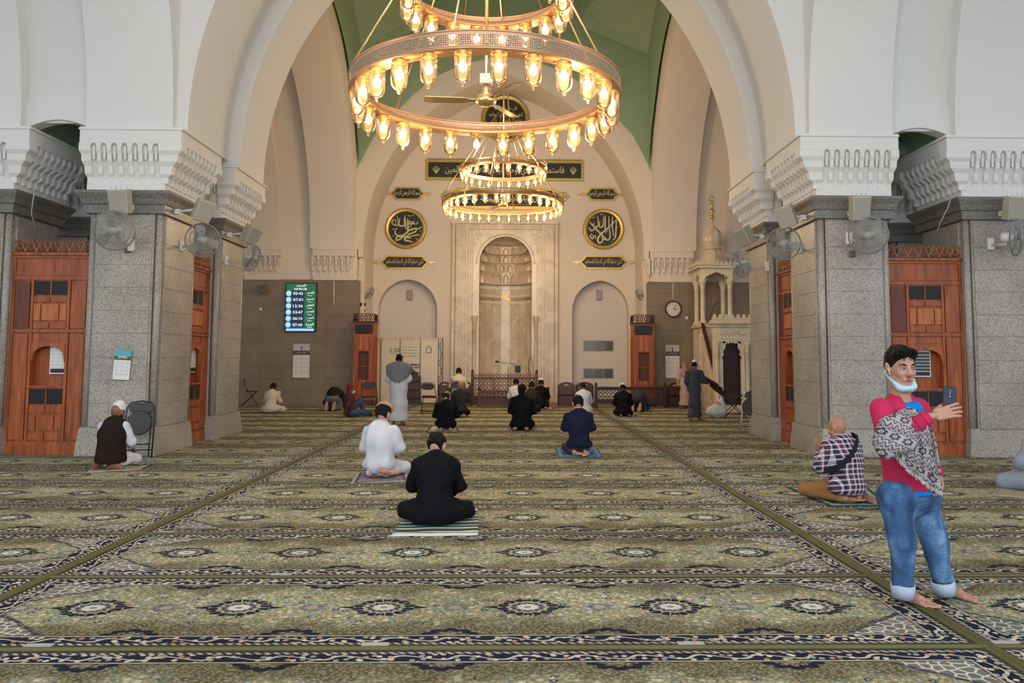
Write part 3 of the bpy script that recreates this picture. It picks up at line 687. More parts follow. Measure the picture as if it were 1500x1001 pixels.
def ring_part(R, z, name, parent, flange=.19, hb=.19):
    n = 96; bm = bmesh.new(); uvl = bm.loops.layers.uv.new('UVMap')
    def wall(r, z0, z1, mi):
        a = [bm.verts.new((r*math.cos(2*PI*i/n), r*math.sin(2*PI*i/n), z0)) for i in range(n)]; b = [bm.verts.new((r*math.cos(2*PI*i/n), r*math.sin(2*PI*i/n), z1)) for i in range(n)]
        for i in range(n):
            j = (i+1) % n; f = bm.faces.new((a[i], a[j], b[j], b[i])); f.material_index = mi; f.smooth = True
            for l, uv in zip(f.loops, ((2*PI*r*i/n, 0), (2*PI*r*(i+1)/n, 0), (2*PI*r*(i+1)/n, z1-z0), (2*PI*r*i/n, z1-z0))): l[uvl].uv = uv
    wall(R, z, z+hb, 0)
    me = bpy.data.meshes.new(name); bm.to_mesh(me); bm.free(); me.materials.append(pierced); band = meshobj(name, me, None, parent)
    bm = bmesh.new(); prof = [(R-flange, z+.0), (R+.008, z), (R+.008, z+.022), (R-.008, z+.022), (R-.008, z+.012), (R-flange+.01, z+.012), (R-flange+.01, z+.05), (R-flange, z+.05), (R-flange, z)]
    lathe(bm, prof, n, cap=False); finish(bm, 'ring_plate', copper, band, True)
    bm = bmesh.new(); tube(bm, [(R*math.cos(2*PI*i/n), R*math.sin(2*PI*i/n), z+hb) for i in range(n)], .012, 6, True); finish(bm, 'ring_rim', copper, band, True)
    return band
def fan_part(z, L, rot, name='ceiling_fan'):
    f = empty(name, (0, 0, z))
    bm = bmesh.new(); lathe(bm, [(.02, .62), (.02, .2), (.035, .2), (.035, .16), (.06, .14), (.065, .07), (.12, .055), (.125, -.02), (.095, -.05), (.05, -.06), (.001, -.062)], 24); finish(bm, 'motor', brass, f, True)
    boxo('control_box', plastw, -.075, .075, -.05, .05, .2, .32, f, .01)
    for k in range(3):
        a = rot+2*PI*k/3; bm = bmesh.new()
        pts = [(.1, -.025), (.2, -.03), (.26, -.06), (L-.03, -.07), (L, -.04), (L, .05), (L-.03, .07), (.26, .055), (.2, .03), (.1, .025)]
        prism(bm, pts, -.004, .004, axis='z')
        for v in bm.verts: v.co.z += v.co.y*.22
        o = finish(bm, 'blade', brass if k != 1 else simple('dark_bronze', (.12, .08, .055), .4, .4), f); o.rotation_euler.z = a
    return f
def chandelier(x, y, RL, zl, RU, zu, NL, NU, label, ztop, skip=(), LM=None, hb=.19, fl=.19):
    LM = LM or globals()['LM']
    r = empty('chandelier', (x, y, 0)); tag(r, label, 'chandelier')
    parts = {}
    for R, z, n, nm in ((RL, zl, NL, 'lower_ring'), (RU, zu, NU, 'upper_ring')):
        ring_part(R, z, nm, r, fl, hb)
        for i in range(n):
            a = 2*PI*(i+.5)/n+PI/2; lr = R-fl/2
            lp = meshobj('lamp', LM[0], None, r); lp.location = (lr*math.cos(a), lr*math.sin(a), z); lp.rotation_euler.z = a
            if (nm, i) not in skip: meshobj('glass', LM[1], None, lp)
            meshobj('bulb', LM[2], None, lp)
    for i in range(6):
        a = 2*PI*i/6+.35; p0 = (RL*math.cos(a), RL*math.sin(a), zl+.19); p1 = (RU*.62*math.cos(a)*.35, RU*.62*math.sin(a)*.35, zu+1.5); tubeo('rod', brass, [p0, p1], .012, r, 6)
        a += .5; p0 = (RU*math.cos(a), RU*math.sin(a), zu+.19); p1 = (.12*math.cos(a), .12*math.sin(a), zu+1.7); tubeo('rod', brass, [p0, p1], .011, r, 6)
    tubeo('pole', brass, [(0, 0, zl+.72), (0, 0, ztop)], .022, r, 10)
    return r
CH1 = chandelier(-.01, 9.43, 1.60, 4.59, 1.05, 5.865, 26, 18, 'large near two tier chandelier with glass jar lamps, closest to the camera', TOP, skip=(('lower_ring', 0),))
f1 = fan_part(4.63, .74, .05); f1.location = (-.01, 9.43, 4.58); f1.rotation_euler.z = PI-.02; tag(f1, 'three blade brass fan inside the ring of the large near chandelier', 'fan')
CH2 = chandelier(.03, 21.3, 1.63, 5.60, 1.18, 6.48, 34, 24, 'smaller looking far chandelier of two lit rings before the prayer niche', 17.2, LM=lamp_meshes(.72), hb=.12, fl=.15)
f2 = fan_part(5.55, .74, 0.0); f2.location = (.03, 21.3, 5.62); f2.rotation_euler.z = -2*PI/3; tag(f2, 'fan with one dark blade inside the far chandelier ring', 'fan')
# ------------------------------------------------------------ lamps' own light
def plight(name, loc, e, col, r=.25):
    d = bpy.data.lights.new(name, 'POINT'); d.energy = e; d.color = col; d.shadow_soft_size = r; o = bpy.data.objects.new(name, d); C.objects.link(o); o.location = loc
for (cx_, cy_, z_, e_) in ((-.01, 9.43, 4.42, 55), (.03, 21.3, 5.43, 150)):
    for k in range(4):
        a = PI/4+k*PI/2; plight('chandelier_glow', (cx_+1.5*math.cos(a), cy_+1.5*math.sin(a), z_-.12), e_, (1.0, .70, .40))
[plight('chandelier_glow', (.03+1.1*math.cos(t), 21.3+1.1*math.sin(t), 6.75), 120, (1.0, .76, .50)) for t in (0, 2.1, 4.2)]; plight('chandelier_glow', (-.01, 9.43, 5.8), 50, (1.0, .76, .52))

# ------------------------------------------------------------ mihrab
def q(u, v, y=YM): p = at(u, v, y); return p.x, p.z
mih = empty('mihrab', (MC, YM, 0)); tag(mih, 'tall beige marble prayer niche with stalactite half dome and gold band', 'prayer niche')
x0, _ = q(661, 500); x1, _ = q(817, 500); x0 -= MC; x1 -= MC; zt = at(0, 324, YM).z
def mbox(name, mat, a, b, y0_, y1_, c, d, bev=.008, par=None): return boxo(name, mat, a, b, y0_, y1_, c, d, par or mih, bev)
for sg, xo in ((-1, x0), (1, x1)):
    mbox('pilaster', marb, *sorted((xo, xo-sg*.12)), -.20, .02, 0, zt)
    mbox('pilaster', marb, *sorted((xo-sg*.13, xo-sg*.50)), -.16, .02, 0, zt)
    mbox('moulding', marbl, *sorted((xo-sg*.50, xo-sg*.56)), -.21, .02, 0, zt)
    mbox('pilaster', marb, *sorted((xo-sg*.56, xo-sg*.74)), -.12, .02, 0, zt)
    mbox('moulding', marbl, *sorted((xo-sg*.20, xo-sg*.23)), -.175, .0, .3, zt-.1); mbox('moulding', marbl, *sorted((xo-sg*.41, xo-sg*.44)), -.175, .0, .3, zt-.1)
    mbox('footing', marb, *sorted((xo+sg*.03, xo-sg*.56)), -.24, .02, 0, .28)
mbox('lintel', marb, x0, x1, -.14, .02, zt-.2, zt); mbox('lintel_moulding', marbl, x0-.02, x1+.02, -.22, .02, zt, zt+.08)
# arched face plate with opening
MZS = 4.85; Rmm = max(((5.82-MZS)**2+MH**2)/(2*MH), MH*1.002); Rm = Rmm
def archplate(name, half, R, zs_, t0, t1, ext, top, mat, par):
    o = arch_wall(name, mat, half, R, zs_, t0, t1, ext, top, centre=0, n=20); del o['kind']; o.parent = par; return o
archplate('arch_face', MH-.04, Rm-.02, MZS, -.10, .0, (1.22, 1.22), at(0, 331, YM).z, marbl, mih)
for sg in (-1, 1): mbox('jamb', marbl, *sorted((sg*(MH-.04), sg*1.22)), -.08, .02, 0, MZS)
# archivolt roll and spandrel carving
bm = bmesh.new(); tube(bm, [(x, -.105, MZS+z) for x, z in arch_pts(MH+.06, Rm+.06, 20)], .03, 6); finish(bm, 'archivolt', marbl, mih, True)
bm = bmesh.new()
for sg in (-1, 1):
    for k, (px_, pz_, rr) in enumerate(((1.0, 6.0, .10), (.80, 6.12, .07), (1.05, 5.75, .07), (.62, 6.17, .05), (1.08, 5.55, .05), (.92, 5.86, .05))):
        tube(bm, [(sg*(px_+rr*math.cos(t)), -.11, pz_+rr*math.sin(t)) for t in [2*PI*i/10 for i in range(10)]], .014, 5, True)
finish(bm, 'spandrel_carving', marbl, mih, True)
# engaged columns
for sg in (-1, 1):
    bm = bmesh.new(); lathe(bm, [(.10, 0), (.10, .25), (.075, .3), (.085, .36), (.066, .4), (.062, 2.6), (.07, 2.62), (.066, 2.68), (.10, 2.82), (.115, 2.92), (.115, 3.0)], 16, sg*1.07, -.14); finish(bm, 'column', marb, mih, True)
# niche shell: vertical staves on a half circle
ns = 9; RN = MH-.02
for i in range(ns):
    a0_, a1_ = PI*i/ns, PI*(i+1)/ns; bm = bmesh.new()
    g = .004
    p = [(-RN*math.cos(a0_+g), RN*math.sin(a0_+g)*1.0), (-RN*math.cos(a1_-g), RN*math.sin(a1_-g)*1.0)]
    qd = [(p[0][0], p[0][1]), (p[1][0], p[1][1]), (p[1][0]*1.06, p[1][1]*1.06+.03), (p[0][0]*1.06, p[0][1]*1.06+.03)]
    prism(bm, qd, .0, 4.0, axis='z'); finish(bm, 'stave', marbl if i == ns//2 else marb, mih)
bm = bmesh.new()
for z0_, z1_, rr in ((3.48, 3.56, RN-.03), (3.72, 3.80, RN-.03), (3.98, 4.08, RN-.04)):
    a_ = [bm.verts.new((-rr*math.cos(PI*i/24), rr*math.sin(PI*i/24), z0_)) for i in range(25)]; b_ = [bm.verts.new((-rr*math.cos(PI*i/24), rr*math.sin(PI*i/24), z1_)) for i in range(25)]
    for i in range(24): bm.faces.new((a_[i], a_[i+1], b_[i+1], b_[i]))
finish(bm, 'band', marbl, mih)
# gold inscription band
bm = bmesh.new(); rnd = random.Random(3)
for i in range(46):
    a_ = PI*(.06+.88*i/45); 
    if 20 <= i <= 25: continue
    h_ = rnd.uniform(.03, .12); pts = [(-(RN-.03)*math.cos(a_+t*.02), (RN-.03)*math.sin(a_+t*.02), 3.59+h_*abs(math.sin(t*1.4+i))) for t in range(4)]
    tube(bm, pts, .007, 4)
finish(bm, 'inscription', gold, mih, True)
t_ = text('inscription', arab('والله'), gold, (0, RN-.10, 3.68), FR, .32, .26, mih)
# muqarnas half-dome: tiers of little pointed cells stepping inward
def cell(w_, h_, mat, par, a_, r_, z_, deep=.10):
    bm = bmesh.new(); n = 6
    outer = [(-w_/2, 0), (w_/2, 0), (w_/2, h_), (-w_/2, h_)]
    arc = [(w_*.36*math.cos(t), h_*.42+h_*.42*math.sin(t)**1.2 if math.sin(t) > 0 else h_*.42) for t in [PI*i/n for i in range(n+1)]]
    # front plate around a pointed hollow
    inner = [(w_*.36, h_*.04)]+arc+[(-w_*.36, h_*.04)]
    fv = [bm.verts.new((x, 0, z)) for x, z in inner]; bv = [bm.verts.new((x*.55, deep, z*.9+h_*.05)) for x, z in inner]
    ov = [bm.verts.new((w_/2, 0, 0))]+[bm.verts.new((w_/2 if i < len(arc)*.3 else (-w_/2 if i > len(arc)*.7 else x), 0, h_ if .2*len(arc) < i < .8*len(arc)+.5 else z)) for i, (x, z) in enumerate(arc)]+[bm.verts.new((-w_/2, 0, 0))]
    for i in range(len(inner)-1):
        bm.faces.new((fv[i], fv[i+1], bv[i+1], bv[i])); bm.faces.new((ov[i], ov[i+1], fv[i+1], fv[i]))
    bm.faces.new(bv[::-1]); bm.faces.new((ov[0], fv[0], fv[-1], ov[-1]))
    o = finish(bm, 'stalactite_cell', mat, par); o.location = (-r_*math.cos(a_), r_*math.sin(a_), z_); o.rotation_euler.z = PI/2-a_; o.rotation_euler.x = .0
    return o
def mhalf(z): 
    if z <= MZS: return MH
    c_ = MH-Rmm; return c_+math.sqrt(max(0.0, Rmm*Rmm-(z-MZS)**2))
back = bmesh.new(); prof = [(mhalf(z)+.05, z) for z in (4.0, 4.5, 4.8, 5.0, 5.2, 5.4, 5.55, 5.68, 5.76)]+[(.05, 5.86)]
rings_ = [[back.verts.new((-r*math.cos(PI*i/24), r*math.sin(PI*i/24)+.02, z)) for i in range(25)] for r, z in prof]
for a_, b_ in zip(rings_, rings_[1:]):
    for i in range(24): back.faces.new((a_[i], a_[i+1], b_[i+1], b_[i]))
finish(back, 'half_dome', marb, mih)
for z_, n_, h_ in ((4.21, 11, .41), (4.64, 10, .32), (4.97, 9, .29), (5.27, 7, .26)):
    r_ = mhalf(z_+h_*.9)-.045
    for i in range(n_):
        a_ = PI*(i+.5)/n_; cell(2*r_*math.sin(PI/n_/2)*1.04, h_, marb, mih, a_, r_, z_)
    bm = bmesh.new(); tube(bm, [(-(r_-.01)*math.cos(PI*i/24), (r_-.01)*math.sin(PI*i/24), z_-.015) for i in range(25)], .018, 5); finish(bm, 'cell_string', marbl, mih, True)
    bm = bmesh.new(); R2 = mhalf(z_)+.04; a1_ = [bm.verts.new((-r_*math.cos(PI*i/24), r_*math.sin(PI*i/24), z_+.002)) for i in range(25)]; b1_ = [bm.verts.new((-R2*math.cos(PI*i/24), R2*math.sin(PI*i/24), z_-.05)) for i in range(25)]
    for i in range(24): bm.faces.new((a1_[i], a1_[i+1], b1_[i+1], b1_[i]))
    finish(bm, 'cell_ledge', marb, mih)
boxo('mihrab_floor', marb, -MH, MH, -.1, MH, 0, .04, mih)

# ------------------------------------------------------------ calligraphy
def squiggle(bm, x0_, x1_, z0_, z1_, n_, seed, r_=.008, y_=0.0):
    rr = random.Random(seed)
    for i in range(n_):
        cx_ = x0_+(x1_-x0_)*(i+.5)/n_; w_ = (x1_-x0_)/n_; hh = z1_-z0_
        k = rr.choice('abcd')
        if k == 'a': pts = [(cx_, z0_+hh*.25), (cx_+w_*.05, z0_+hh*.98)]
        elif k == 'b': pts = [(cx_-w_*.7, z0_+hh*.35), (cx_-w_*.4, z0_+hh*.05), (cx_+w_*.2, z0_+hh*.06), (cx_+w_*.6, z0_+hh*.45), (cx_+w_*.55, z0_+hh*.6)]
        elif k == 'c': pts = [(cx_+w_*.5*math.cos(t), z0_+hh*(.45+.2*math.sin(t))) for t in (0, 1.2, 2.4, 3.6, 4.8, 5.8)]
        else: pts = [(cx_+w_*.6, z0_+hh*.7), (cx_-w_*.4, z0_+hh*.62), (cx_-w_*.1, z0_+hh*.3), (cx_+w_*.6, z0_+hh*.12)]
        tube(bm, [(a, y_, b) for a, b in pts], r_*rr.uniform(.7, 1.3), 4)
        if rr.random() < .5: dx = rr.uniform(-.3, .3)*w_; lathe_pt = (cx_+dx, y_, z0_+hh*rr.choice((.02, .85))); tube(bm, [lathe_pt, (lathe_pt[0]+.016, y_, lathe_pt[2]+.012)], r_, 4)
def roundel(u, v, rpx, label, y=YM):
    p = at(u, v, y); R_ = rpx/1180*y; r = empty('calligraphy_roundel', (p.x, y, p.z)); tag(r, label, 'roundel')
    bm = bmesh.new(); n = 48
    for prof in ([(R_, -.0), (R_, -.05), (R_*.97, -.075), (R_*.93, -.08), (R_*.90, -.06), (R_*.86, -.075), (R_*.83, -.05), (R_*.81, -.02)],):
        rings = [[bm.verts.new((a*math.cos(2*PI*i/n), b, a*math.sin(2*PI*i/n))) for i in range(n)] for a, b in prof]
        for a, b in zip(rings, rings[1:]):
            for i in range(n): bm.faces.new((a[i], a[(i+1) % n], b[(i+1) % n], b[i]))
    finish(bm, 'frame', gold, r, True)
    bm = bmesh.new(); prism(bm, [(R_*.86*math.cos(2*PI*i/n), R_*.86*math.sin(2*PI*i/n)) for i in range(n)], -.03, -.0); finish(bm, 'board', dkgreen, r)
    bm = bmesh.new()     # tiny beads round the rim
    for i in range(64): a = 2*PI*i/64; tube(bm, [(R_*1.0*math.cos(a), -.03, R_*math.sin(a)), (R_*1.035*math.cos(a), -.03, R_*1.035*math.sin(a))], .012, 4)
    b_ = finish(bm, 'beading', gold, r); b_['kind'] = 'stuff'
    return r, R_*.82
def strokes(parent, S, lines, mat=ivory, name='calligraphy', w0=.05):
    """broad-pen strokes: each is (width factor, points) in unit-circle coordinates"""
    for wf, pts in lines:
        bm = bmesh.new(); P = [Vector((x*S, -.036, z*S)) for x, z in pts]
        # Catmull-Rom
        Q = []
        for i in range(len(P)-1):
            a, b, c, d = P[max(i-1, 0)], P[i], P[i+1], P[min(i+2, len(P)-1)]
            for t in (0, .25, .5, .75): Q.append(.5*((2*b)+(c-a)*t+(2*a-5*b+4*c-d)*t*t+(3*b-3*c+d-a)*t**3))
        Q.append(P[-1]); n = len(Q)
        rad = [S*w0*wf*(.45+.55*math.sin(PI*min(1, (i+.6)/n))) for i in range(n)]
        tube(bm, Q, rad, 5)
        for v in bm.verts: v.co.y = -.036+(v.co.y+.036)*.3
        finish(bm, name, mat, parent, True)
# left roundel
r1, S1 = roundel(594.5, 335, 30, 'round black and gold calligraphy panel left of the marble prayer niche')
strokes(r1, S1, [
 (1, [(-.08, .82), (-.02, .3), (.0, -.05)]), (1.1, [(-.12, .62), (-.08, .2), (-.2, .15), (-.4, .2), (-.36, .62)]), (1, [(-.52, .78), (-.45, .3), (-.5, .18), (-.66, .2), (-.82, .3), (-.78, .5), (-.62, .5), (-.6, .28)]),
 (1.1, [(.72, .45), (.68, .3), (.5, .28), (.45, .42), (.38, .28), (.25, .3), (.1, .25), (.16, .42), (.3, .38), (.28, .12), (.05, .0)]), (1.2, [(.95, .12), (.8, .0), (.45, -.02), (.2, -.12), (-.05, -.35), (-.3, -.45), (-.6, -.35), (-.62, -.1), (-.5, .02)]),
 (1.2, [(.1, .6), (.12, .0), (.1, -.3)]), (1.1, [(.35, -.15), (.55, .02), (.62, -.15), (.45, -.25), (.2, -.35), (.1, -.55), (.4, -.45), (.75, -.38), (.85, -.42)]), (1.2, [(.3, -.62), (.05, -.5), (-.05, -.7), (.2, -.75), (.45, -.85)]),
 (1.1, [(-.02, -.3), (-.25, -.6), (-.55, -.72), (-.5, -.5), (-.2, -.52), (.1, -.45)]), (.6, [(.6, -.6), (.72, -.68)]), (.6, [(-.8, -.1), (-.7, 0)]), (.5, [(.85, -.1), (.9, -.2)]), (.5, [(.3, .75), (.5, .82)]), (.5, [(.1, .82), (.25, .72)]), (.6, [(-.75, -.4), (-.7, -.5)])])
r2_, S2 = roundel(884, 336, 30, 'round black and gold calligraphy panel right of the marble prayer niche')
strokes(r2_, S2, [
 (1.1, [(.1, .85), (.1, .2), (.12, -.25)]), (1.1, [(.32, .8), (.34, .1), (.4, -.4), (.3, -.65), (.0, -.6), (-.1, -.5), (-.02, -.42)]), (1, [(.55, .78), (.52, .2), (.62, -.45)]), (1.1, [(.78, .7), (.76, .0), (.7, -.5), (.55, -.68)]),
 (1.3, [(-.85, .45), (-.5, .05), (-.1, -.35), (.15, -.6)]), (1.3, [(.75, .55), (.3, .1), (-.1, -.25), (-.35, -.6), (-.25, -.85), (-.05, -.7), (-.1, -.5)]), (1, [(-.35, .82), (-.32, .25), (-.45, .1), (-.6, .15), (-.58, .4)]), (1, [(.0, .75), (-.02, .3), (-.1, .12), (-.25, .15), (-.22, .5)]),
 (1.1, [(-.88, .1), (-.75, -.1), (-.55, .0), (-.45, .2)]), (.9, [(-.7, -.3), (-.8, -.4), (-.68, -.6), (-.6, -.45), (-.7, -.35)]), (.8, [(-.5, -.35), (-.48, -.6)]), (.6, [(-.7, .65), (-.5, .75)]), (.6, [(-.2, .9), (.0, .88)]), (.5, [(.85, .1), (.92, .15)]), (.5, [(.2, -.1), (.28, -.18)]), (.5, [(.45, -.75), (.55, -.8)])])
r3, S3 = roundel(740.5, 174, 36, 'large round calligraphy medallion high on the wall behind the near ceiling fan')
for k, s_ in enumerate(('قل هو الله أحد', 'لم يلد ولم يولد', 'الله الصمد', 'كفوا أحد')):
    text('calligraphy', arab(s_), ivory, (0, -.04, S3*(.55-.38*k)), FR, S3*(1.15, 1.7, 1.6, 1.1)[k], S3*.30, r3)
def cartouche(u, v, wpx, hpx, label, body, pal=ivory, y=YM):
    p = at(u, v, y); s_ = y/1180; W_, H_ = wpx*s_/2, hpx*s_/2; r = empty('calligraphy_plaque', (p.x, y, p.z)); tag(r, label, 'plaque')
    def outl(k): c_ = H_*.75; w_, h_ = W_-k, H_-k; return [(-w_+c_, -h_), (w_-c_, -h_), (w_-c_*.45, -h_*.35), (w_, 0), (w_-c_*.45, h_*.35), (w_-c_, h_), (-w_+c_, h_), (-w_+c_*.45, h_*.35), (-w_, 0), (-w_+c_*.45, -h_*.35)]
    bm = bmesh.new(); prism(bm, outl(0), -.05, 0); finish(bm, 'frame', gold, r)
    bm = bmesh.new(); prism(bm, outl(.055), -.06, -.0); finish(bm, 'board', dkgreen, r)
    for sg in (-1, 1):
        bm = bmesh.new(); prof = [(0, .02), (.07, .05), (.10, .09), (.16, .03), (.2, .05), (.30, .0)]
        pts = [(sg*(W_-.02+a), b) for a, b in prof]+[(sg*(W_-.02+a), -b) for a, b in prof[-2::-1]]; prism(bm, pts, -.045, -.01); finish(bm, 'finial', copper, r)
    if body: text('calligraphy', body, pal, (0, -.064, 0), FR, W_*1.55, H_*1.2, r)
    return r
bsm = arab('بسم الله الرحمن الرحيم')
cartouche(597, 284, 50, 19.5, 'small dark plaque with pale script above the left calligraphy roundel', bsm)
cartouche(882, 285, 50, 19.5, 'small dark plaque with pale script above the right calligraphy roundel', bsm)
for (u, lab) in ((593, 'gold lettered plaque below the left calligraphy roundel'), (884, 'gold lettered plaque below the right calligraphy roundel')):
    r = cartouche(u, 384.5, 70, 20, lab, arab('الذين صدقوا الله في الصراط المستقيم'), goldp)
p = at(739.5, 250, YM); s_ = YM/1180; W_, H_ = 235*s_/2, 31*s_/2; lp = empty('calligraphy_banner', (p.x, YM, p.z)); tag(lp, 'long rectangular dark calligraphy banner in gold frame, highest of the wide panels', 'panel')
boxo('frame', gold, -W_, W_, -.05, 0, -H_, H_, lp, .012); boxo('board', dkgreen, -W_+.10, W_-.10, -.062, -.0, -H_+.10, H_-.10, lp)
bm = bmesh.new(); [tube(bm, [(-W_+.06+.11*i, -.03, H_), (-W_+.06+.11*i+.055, -.03, H_+.05), (-W_+.06+.11*i+.11, -.03, H_)], .014, 4) for i in range(int((2*W_-.1)/.11))]; finish(bm, 'cresting', gold, lp)['kind'] = 'stuff'
text('calligraphy', arab('فاستمسك بالذي أوحي إليك والله رب العالمين'), ivory, (0, -.066, 0), FR, W_*1.5, H_*1.2, lp)
for sg in (-1, 1):
    bm = bmesh.new(); 
    for k in range(5): a = PI*(.15+.7*k/4); tube(bm, [(0, -.066, -.14), (.14*math.cos(a), -.066, .12*math.sin(a)-.02), (.07*math.cos(a), -.066, .2*math.sin(a)-.06)], .012, 4)
    o = finish(bm, 'ornament', ivory, lp); o.location.x = sg*(W_-.38)
p = at(740, 291, YM); ap = empty('calligraphy_banner', (p.x, YM, p.z)); tag(ap, 'shorter dark calligraphy banner with gold scroll ends, just behind the far chandelier', 'panel')
W_, H_ = 2.0, .38; bm = bmesh.new(); prism(bm, [(-W_, -H_), (W_, -H_), (W_, H_*.5), (W_-.3, H_), (-W_+.3, H_), (-W_, H_*.5)], -.04, 0); finish(bm, 'frame', gold, ap)
bm = bmesh.new(); prism(bm, [(-W_+.1, -H_+.1), (W_-.1, -H_+.1), (W_-.1, H_*.4), (W_-.35, H_-.1), (-W_+.35, H_-.1), (-W_+.1, H_*.4)], -.055, 0); finish(bm, 'board', dkgreen, ap)
text('calligraphy', arab('كلما دخل عليها زكريا المحراب وجد عندها رزقا'), ivory, (0, -.06, .02), FR, W_*1.7, H_*.9, ap)
for sg in (-1, 1):
    bm = bmesh.new()
    for k, (a, b, rr) in enumerate(((0, .12, .12), (.14, .18, .07), (.12, 0, .08), (.24, .08, .05), (.02, -.14, .07))): tube(bm, [(sg*(W_-.02+a)+rr*math.cos(t), -.03, b+rr*math.sin(t)) for t in [2*PI*i/9 for i in range(9)]], .022, 5, True)
    finish(bm, 'scroll', goldp, ap, True)

# ------------------------------------------------------------ prayer time display
p0 = at(418.5, 414, YK-.1); p1 = at(462.5, 486.5, YK-.1); W_ = (p1.x-p0.x)/2; H_ = (p0.z-p1.z)/2
dsp = empty('prayer_time_display', ((p0.x+p1.x)/2, YK-.02, (p0.z+p1.z)/2)); tag(dsp, 'lit vertical prayer time screen on the brown granite wall at the far left', 'screen'); dsp.rotation_euler = (0, 0, 0)
scr_n = simple('screen_navy', (.005, .012, .03), .3, emit=(.01, .03, .08), es=.6); scr_g = simple('screen_green', (.01, .09, .04), .3, emit=(.012, .12, .055), es=.8)
scr_w = simple('screen_white', (.8, .85, .9), .3, emit=(.8, .9, 1), es=1.0); scr_b = simple('screen_blue', (.3, .5, .8), .3, emit=(.30, .52, .92), es=1.0)
boxo('casing', black, -W_, W_, -.07, .03, -H_, H_, dsp, .01); boxo('screen', scr_g, -W_+.03, W_-.03, -.075, 0, -H_+.03, H_-.03, dsp)
boxo('number_panel', scr_n, -W_*.62, W_*.22, -.078, 0, -H_*.82, H_*.68, dsp); boxo('ticker', scr_b, -W_*.9, W_*.86, -.079, 0, -H_*.96, -H_*.87, dsp)
text('heading', arab('المسجد'), scr_w, (0, -.082, H_*.88), FR, W_*.6, H_*.12, dsp); text('clock_digits', '03:02:28', scr_w, (-.02, -.082, H_*.74), FR, W_*.8, H_*.085, dsp)
for k, (t_, a_) in enumerate((('05:42', 'الفجر'), ('07:01', 'الشروق'), ('12:36', 'الظهر'), ('03:47', 'العصر'), ('06:10', 'المغرب'), ('07:40', 'العشاء'.replace('ء', '')))):
    z_ = H_*(.56-.255*k); text('time_digits', t_, scr_w, (-W_*.18, -.083, z_), FR, W_*.62, H_*.11, dsp); text('prayer_name', arab(a_), scr_w, (W_*.6, -.083, z_+.02), FR, W_*.48, H_*.1, dsp); text('prayer_name', ('Fajr', 'Shuruq', 'Dhuhr', 'Asr', 'Maghrib', 'Isha')[k], scr_w, (W_*.6, -.083, z_-H_*.09), FR, W_*.3, H_*.045, dsp)
    bm = bmesh.new(); prism(bm, [(.085*math.cos(2*PI*i/20), .085*math.sin(2*PI*i/20)) for i in range(20)], -.083, -.07); o = finish(bm, 'dial', scr_b, dsp); o.location = (-W_*.78, 0, z_)
    tubeo('dial_hand', scr_w, [(0, -.087, .0), (0, -.087, .05)], .006, o, 4)

# ------------------------------------------------------------ calendars, clock
def calendar(u0, v0, u1, v1, y, label, blue=False, rot=0):
    a, b = at(u0, v0, y), at(u1, v1, y); W_, H_ = (b.x-a.x)/2, (a.z-b.z)/2
    r = empty('wall_calendar', ((a.x+b.x)/2, y-.006, (a.z+b.z)/2)); tag(r, label, 'calendar'); r.rotation_euler = (0, rot, 0)
    boxo('sheet', paper, -W_, W_, -.006, .0, -H_, H_*.34, r)
    top = simple('calendar_sky', (.10, .42, .55), .6) if blue else simple('calendar_grey', (.55, .52, .52), .6); low = simple('calendar_green', (.05, .13, .05), .6) if blue else simple('calendar_dark', (.10, .09, .09), .6)
    boxo('picture', top, -W_, W_, -.008, .0, H_*.34, H_, r); boxo('picture_lower', low, -W_, W_, -.0095, .0, H_*.34, H_*.60, r)
    text('heading', arab('المسجد النبوي'), paper, (0, -.011, H_*.48), FR, W_*1.2, H_*.10, r)
    if not blue: bm = bmesh.new(); prism(bm, [(-.02, H_*.6), (.02, H_*.6), (.02, H_*.8), (0, H_*.92), (-.02, H_*.8)], -.011, -.008); finish(bm, 'minaret', low, r)
    else: boxo('building', simple('calendar_building', (.5, .5, .4), .6), -W_*.5, W_*.5, -.011, 0, H_*.5, H_*.62, r)
    ink = simple('calendar_ink', (.25, .23, .24), .7)
    for gx in (-1, 0, 1):
        for gz in range(4):
            cx_, cz_ = gx*W_*.62, H_*(.14-.26*gz)
            text('dates', '1 2 3 4 5\n6 7 8 9 10\n11 12 13', ink, (cx_, -.0085, cz_), FR, W_*.45, H_*.15, r)
    bm = bmesh.new(); tube(bm, [(-.01, -.01, H_), (0, -.01, H_+.03), (.01, -.01, H_)], .003, 4); finish(bm, 'hanger', steel, r)
    return r
calendar(430, 504, 453, 553.5, YK-.02, 'tall wall calendar hanging under the lit prayer time screen')
calendar(974.8, 505.5, 995.5, 554, YK-.02, 'tall wall calendar hanging under the round wall clock')
calendar(168, 513.5, 190.5, 556.5, 12.47, 'calendar with blue and green picture on the granite pier above the man in black vest', True, .05)
p = at(986.3, 453, YK-.04); R_ = 12.3/1180*YK; ck = empty('wall_clock', (p.x, YK-.01, p.z)); tag(ck, 'round white faced wall clock with black rim', 'clock')
bm = bmesh.new(); n = 40; rings = [[bm.verts.new((a*math.cos(2*PI*i/n), b, a*math.sin(2*PI*i/n))) for i in range(n)] for a, b in ((R_, 0), (R_, -.05), (R_*.93, -.065), (R_*.86, -.05), (R_*.85, -.02))]
for a, b in zip(rings, rings[1:]):
    for i in range(n): bm.faces.new((a[i], a[(i+1) % n], b[(i+1) % n], b[i]))
finish(bm, 'rim', black, ck, True)
bm = bmesh.new(); prism(bm, [(R_*.87*math.cos(2*PI*i/n), R_*.87*math.sin(2*PI*i/n)) for i in range(n)], -.025, 0); finish(bm, 'dial', simple('clock_face', (.72, .68, .58), .5), ck)
